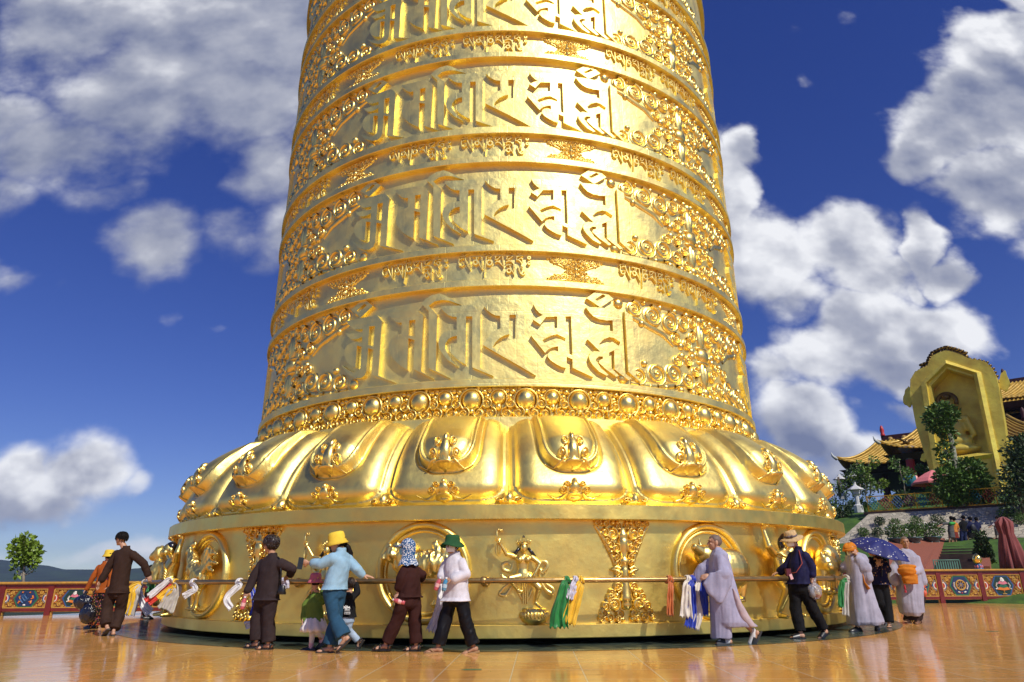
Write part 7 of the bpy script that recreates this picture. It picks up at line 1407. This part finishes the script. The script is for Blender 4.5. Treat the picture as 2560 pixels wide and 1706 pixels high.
scarf('white scarf streaming left above a red one at the left rail end', c1(1085, 650)[0], 'white', [c1(1030, 665)[:2], c1(960, 720)[:2], c1(890, 780)[:2], c1(830, 830)[:2]], .04, .06, 3)
scarf('bright red scarf streaming left below a white one', c1(1075, 660)[0], 'red', [c1(1010, 730)[:2], c1(930, 800)[:2], c1(850, 860)[:2], c1(820, 890)[:2]], .05, .10, 4, loop=False)
scarf('yellow scarf knotted in a thick loop at the left rail end', c1(1095, 665)[0], 'yellow', [c1(1085, 725)[:2], c1(1030, 770)[:2], c1(970, 820)[:2], c1(935, 860)[:2]], .03, .08, 5)
scarf('frayed grey scarf hanging below the yellow one', c1(1100, 690)[0], 'grey', [c1(1090, 750)[:2], c1(1040, 850)[:2], c1(985, 960)[:2]], .05, .17, 6, 6, loop=False)
scarf('grey white scarf wrapped at the very end of the rail', c1(725, 660)[0], 'grey', [c1(715, 760)[:2], c1(700, 870)[:2], c1(650, 1010)[:2]], .05, .10, 7)
scarf('white scarf hanging in a deep fold behind the man in brown', c1(745, 700)[0], 'white', [c1(740, 780)[:2], c1(770, 880)[:2], c1(800, 940)[:2], c1(850, 990)[:2]], .06, .10, 8, loop=False)
scarf('broad yellow orange scarf hanging behind the trousers of the man in brown', c1(715, 700)[0], 'yellow', [c1(670, 760)[:2], c1(640, 880)[:2], c1(600, 1010)[:2]], .08, .14, 9, loop=False)
scarf('green scarf end showing at the purple girl waist', c1(850, 690)[0], 'green', [c1(845, 720)[:2], c1(850, 780)[:2]], .03, .10, 10, loop=False)
scarf('white scarf tied behind the shoulder bag', c1(2150, 665)[0], 'lilac', [c1(2165, 700)[:2], c1(2165, 750)[:2]], .06, .07, 11)
scarf('blue and white scarf end trailing at the feet of the short haired woman', c1(1860, 690)[0], 'blue', [c1(1880, 900)[:2], c1(1850, 1020)[:2]], .03, .07, 12, loop=False)
scarf('white scarf tail trailing low beside dark trousers', c1(1862, 692)[0], 'white', [c1(1870, 950)[:2], c1(1850, 1080)[:2], c1(1775, 1115)[:2]], .02, .06, 13, loop=False)
scarf('long sheer white scarf hanging behind the person in white blouse', c2(2000, 680)[0], 'white', [c2(1985, 850)[:2], c2(1940, 1030)[:2], c2(1885, 1180)[:2]], .06, .10, 14, loop=False)
c3 = lambda x, y: (1180 + x / 4.518, 1280 + y / 4.518)
scarf('wide shiny green scarf knotted on the middle of the rail', c3(1070, 775)[0], 'green', [c3(1055, 830), c3(1020, 980), c3(985, 1150), c3(985, 1310)], .045, .14, 15, 6)
scarf('lilac white scarf between the green and the yellow one', c3(1165, 770)[0], 'lilac', [c3(1155, 830), c3(1125, 900), c3(1095, 980)], .06, .07, 16)
scarf('bright yellow scarf knotted to the right of the green one', c3(1222, 770)[0], 'yellow', [c3(1220, 830), c3(1180, 960), c3(1130, 1120), c3(1085, 1260)], .035, .12, 17, 6)
scarf('dark orange scarf hanging in front of the gold pilaster', c3(2225, 765)[0], 'orange', [c3(2245, 850), c3(2240, 1000), c3(2235, 1170)], .04, .055, 18)
scarf('cream silk scarf with two tails tied at the nun hand', c4(255, 715)[0], 'cream', [c4(250, 790)[:2], c4(245, 900)[:2], c4(240, 1020)[:2], c4(240, 1150)[:2]], .04, .10, 19)
scarf('royal blue scarf hanging longest under the nun sleeve', c4(300, 715)[0], 'blue', [c4(300, 800)[:2], c4(305, 950)[:2], c4(300, 1120)[:2], c4(280, 1260)[:2]], .04, .085, 20)
scarf('cream scarf with a knot halfway beside the royal blue one', c4(350, 715)[0], 'cream', [c4(350, 880)[:2], c4(358, 1000)[:2], c4(372, 1120)[:2], c4(330, 1270)[:2]], .03, .08, 21, loop=False)
scarf('dark blue scarf behind the robe of the shaven nun', c4(430, 715)[0], 'blue', [c4(430, 850)[:2], c4(440, 1000)[:2], c4(440, 1125)[:2]], .06, .07, 22, loop=False)
scarf('dark green scarf hanging at the right end of the rail', c4(1960, 660)[0], 'green', [c4(1950, 760)[:2], c4(1930, 900)[:2], c4(1930, 1040)[:2]], .04, .06, 23, loop=False)
scarf('pale grey scarf hanging straight beside the green one', c4(1985, 660)[0], 'grey', [c4(1985, 760)[:2], c4(1975, 950)[:2], c4(1975, 1130)[:2]], .05, .07, 24)
# printed mark on the tiles
k = MB(); gm = ground(1175, 1675); k.add([gm + V(x, y, .003) for x, y in ((-.11, -.01), (-.05, .05), (.13, .05), (.13, -.05), (-.05, -.05))], [(0, 1, 2, 3, 4)][:1], 0, False); tag(k.build('floor_arrow', mat('arrow_green', (.02, .17, .08), .4)), 'small green arrow stuck on the floor tiles', 'floor sign')
k = MB(); gm = ground(2478, 1579); k.add([gm + V(x, y, .003) for x, y in ((-.11, -.01), (-.05, .05), (.13, .05), (.13, -.05), (-.05, -.05))], [(0, 1, 2, 3, 4)], 0, False); tag(k.build('floor_arrow', MATS['arrow_green']), 'faint green arrow on the tiles before the right balustrade', 'floor sign')

# ================================================================ AIR
HZ = bpy.data.materials.new('haze'); HZ.use_nodes = True; t = HZ.node_tree; t.nodes.clear(); o_ = t.nodes.new('ShaderNodeOutputMaterial'); v_ = t.nodes.new('ShaderNodeVolumePrincipled')
v_.inputs['Color'].default_value = (.45, .62, 1.0, 1); v_.inputs['Density'].default_value = .00016; v_.inputs['Anisotropy'].default_value = .1; t.links.new(v_.outputs[0], o_.inputs['Volume'])
mb = MB(); mb.box((0, 0, 55), (5200, 5200, 128)); o = mb.build('haze', HZ); o['kind'] = 'stuff'
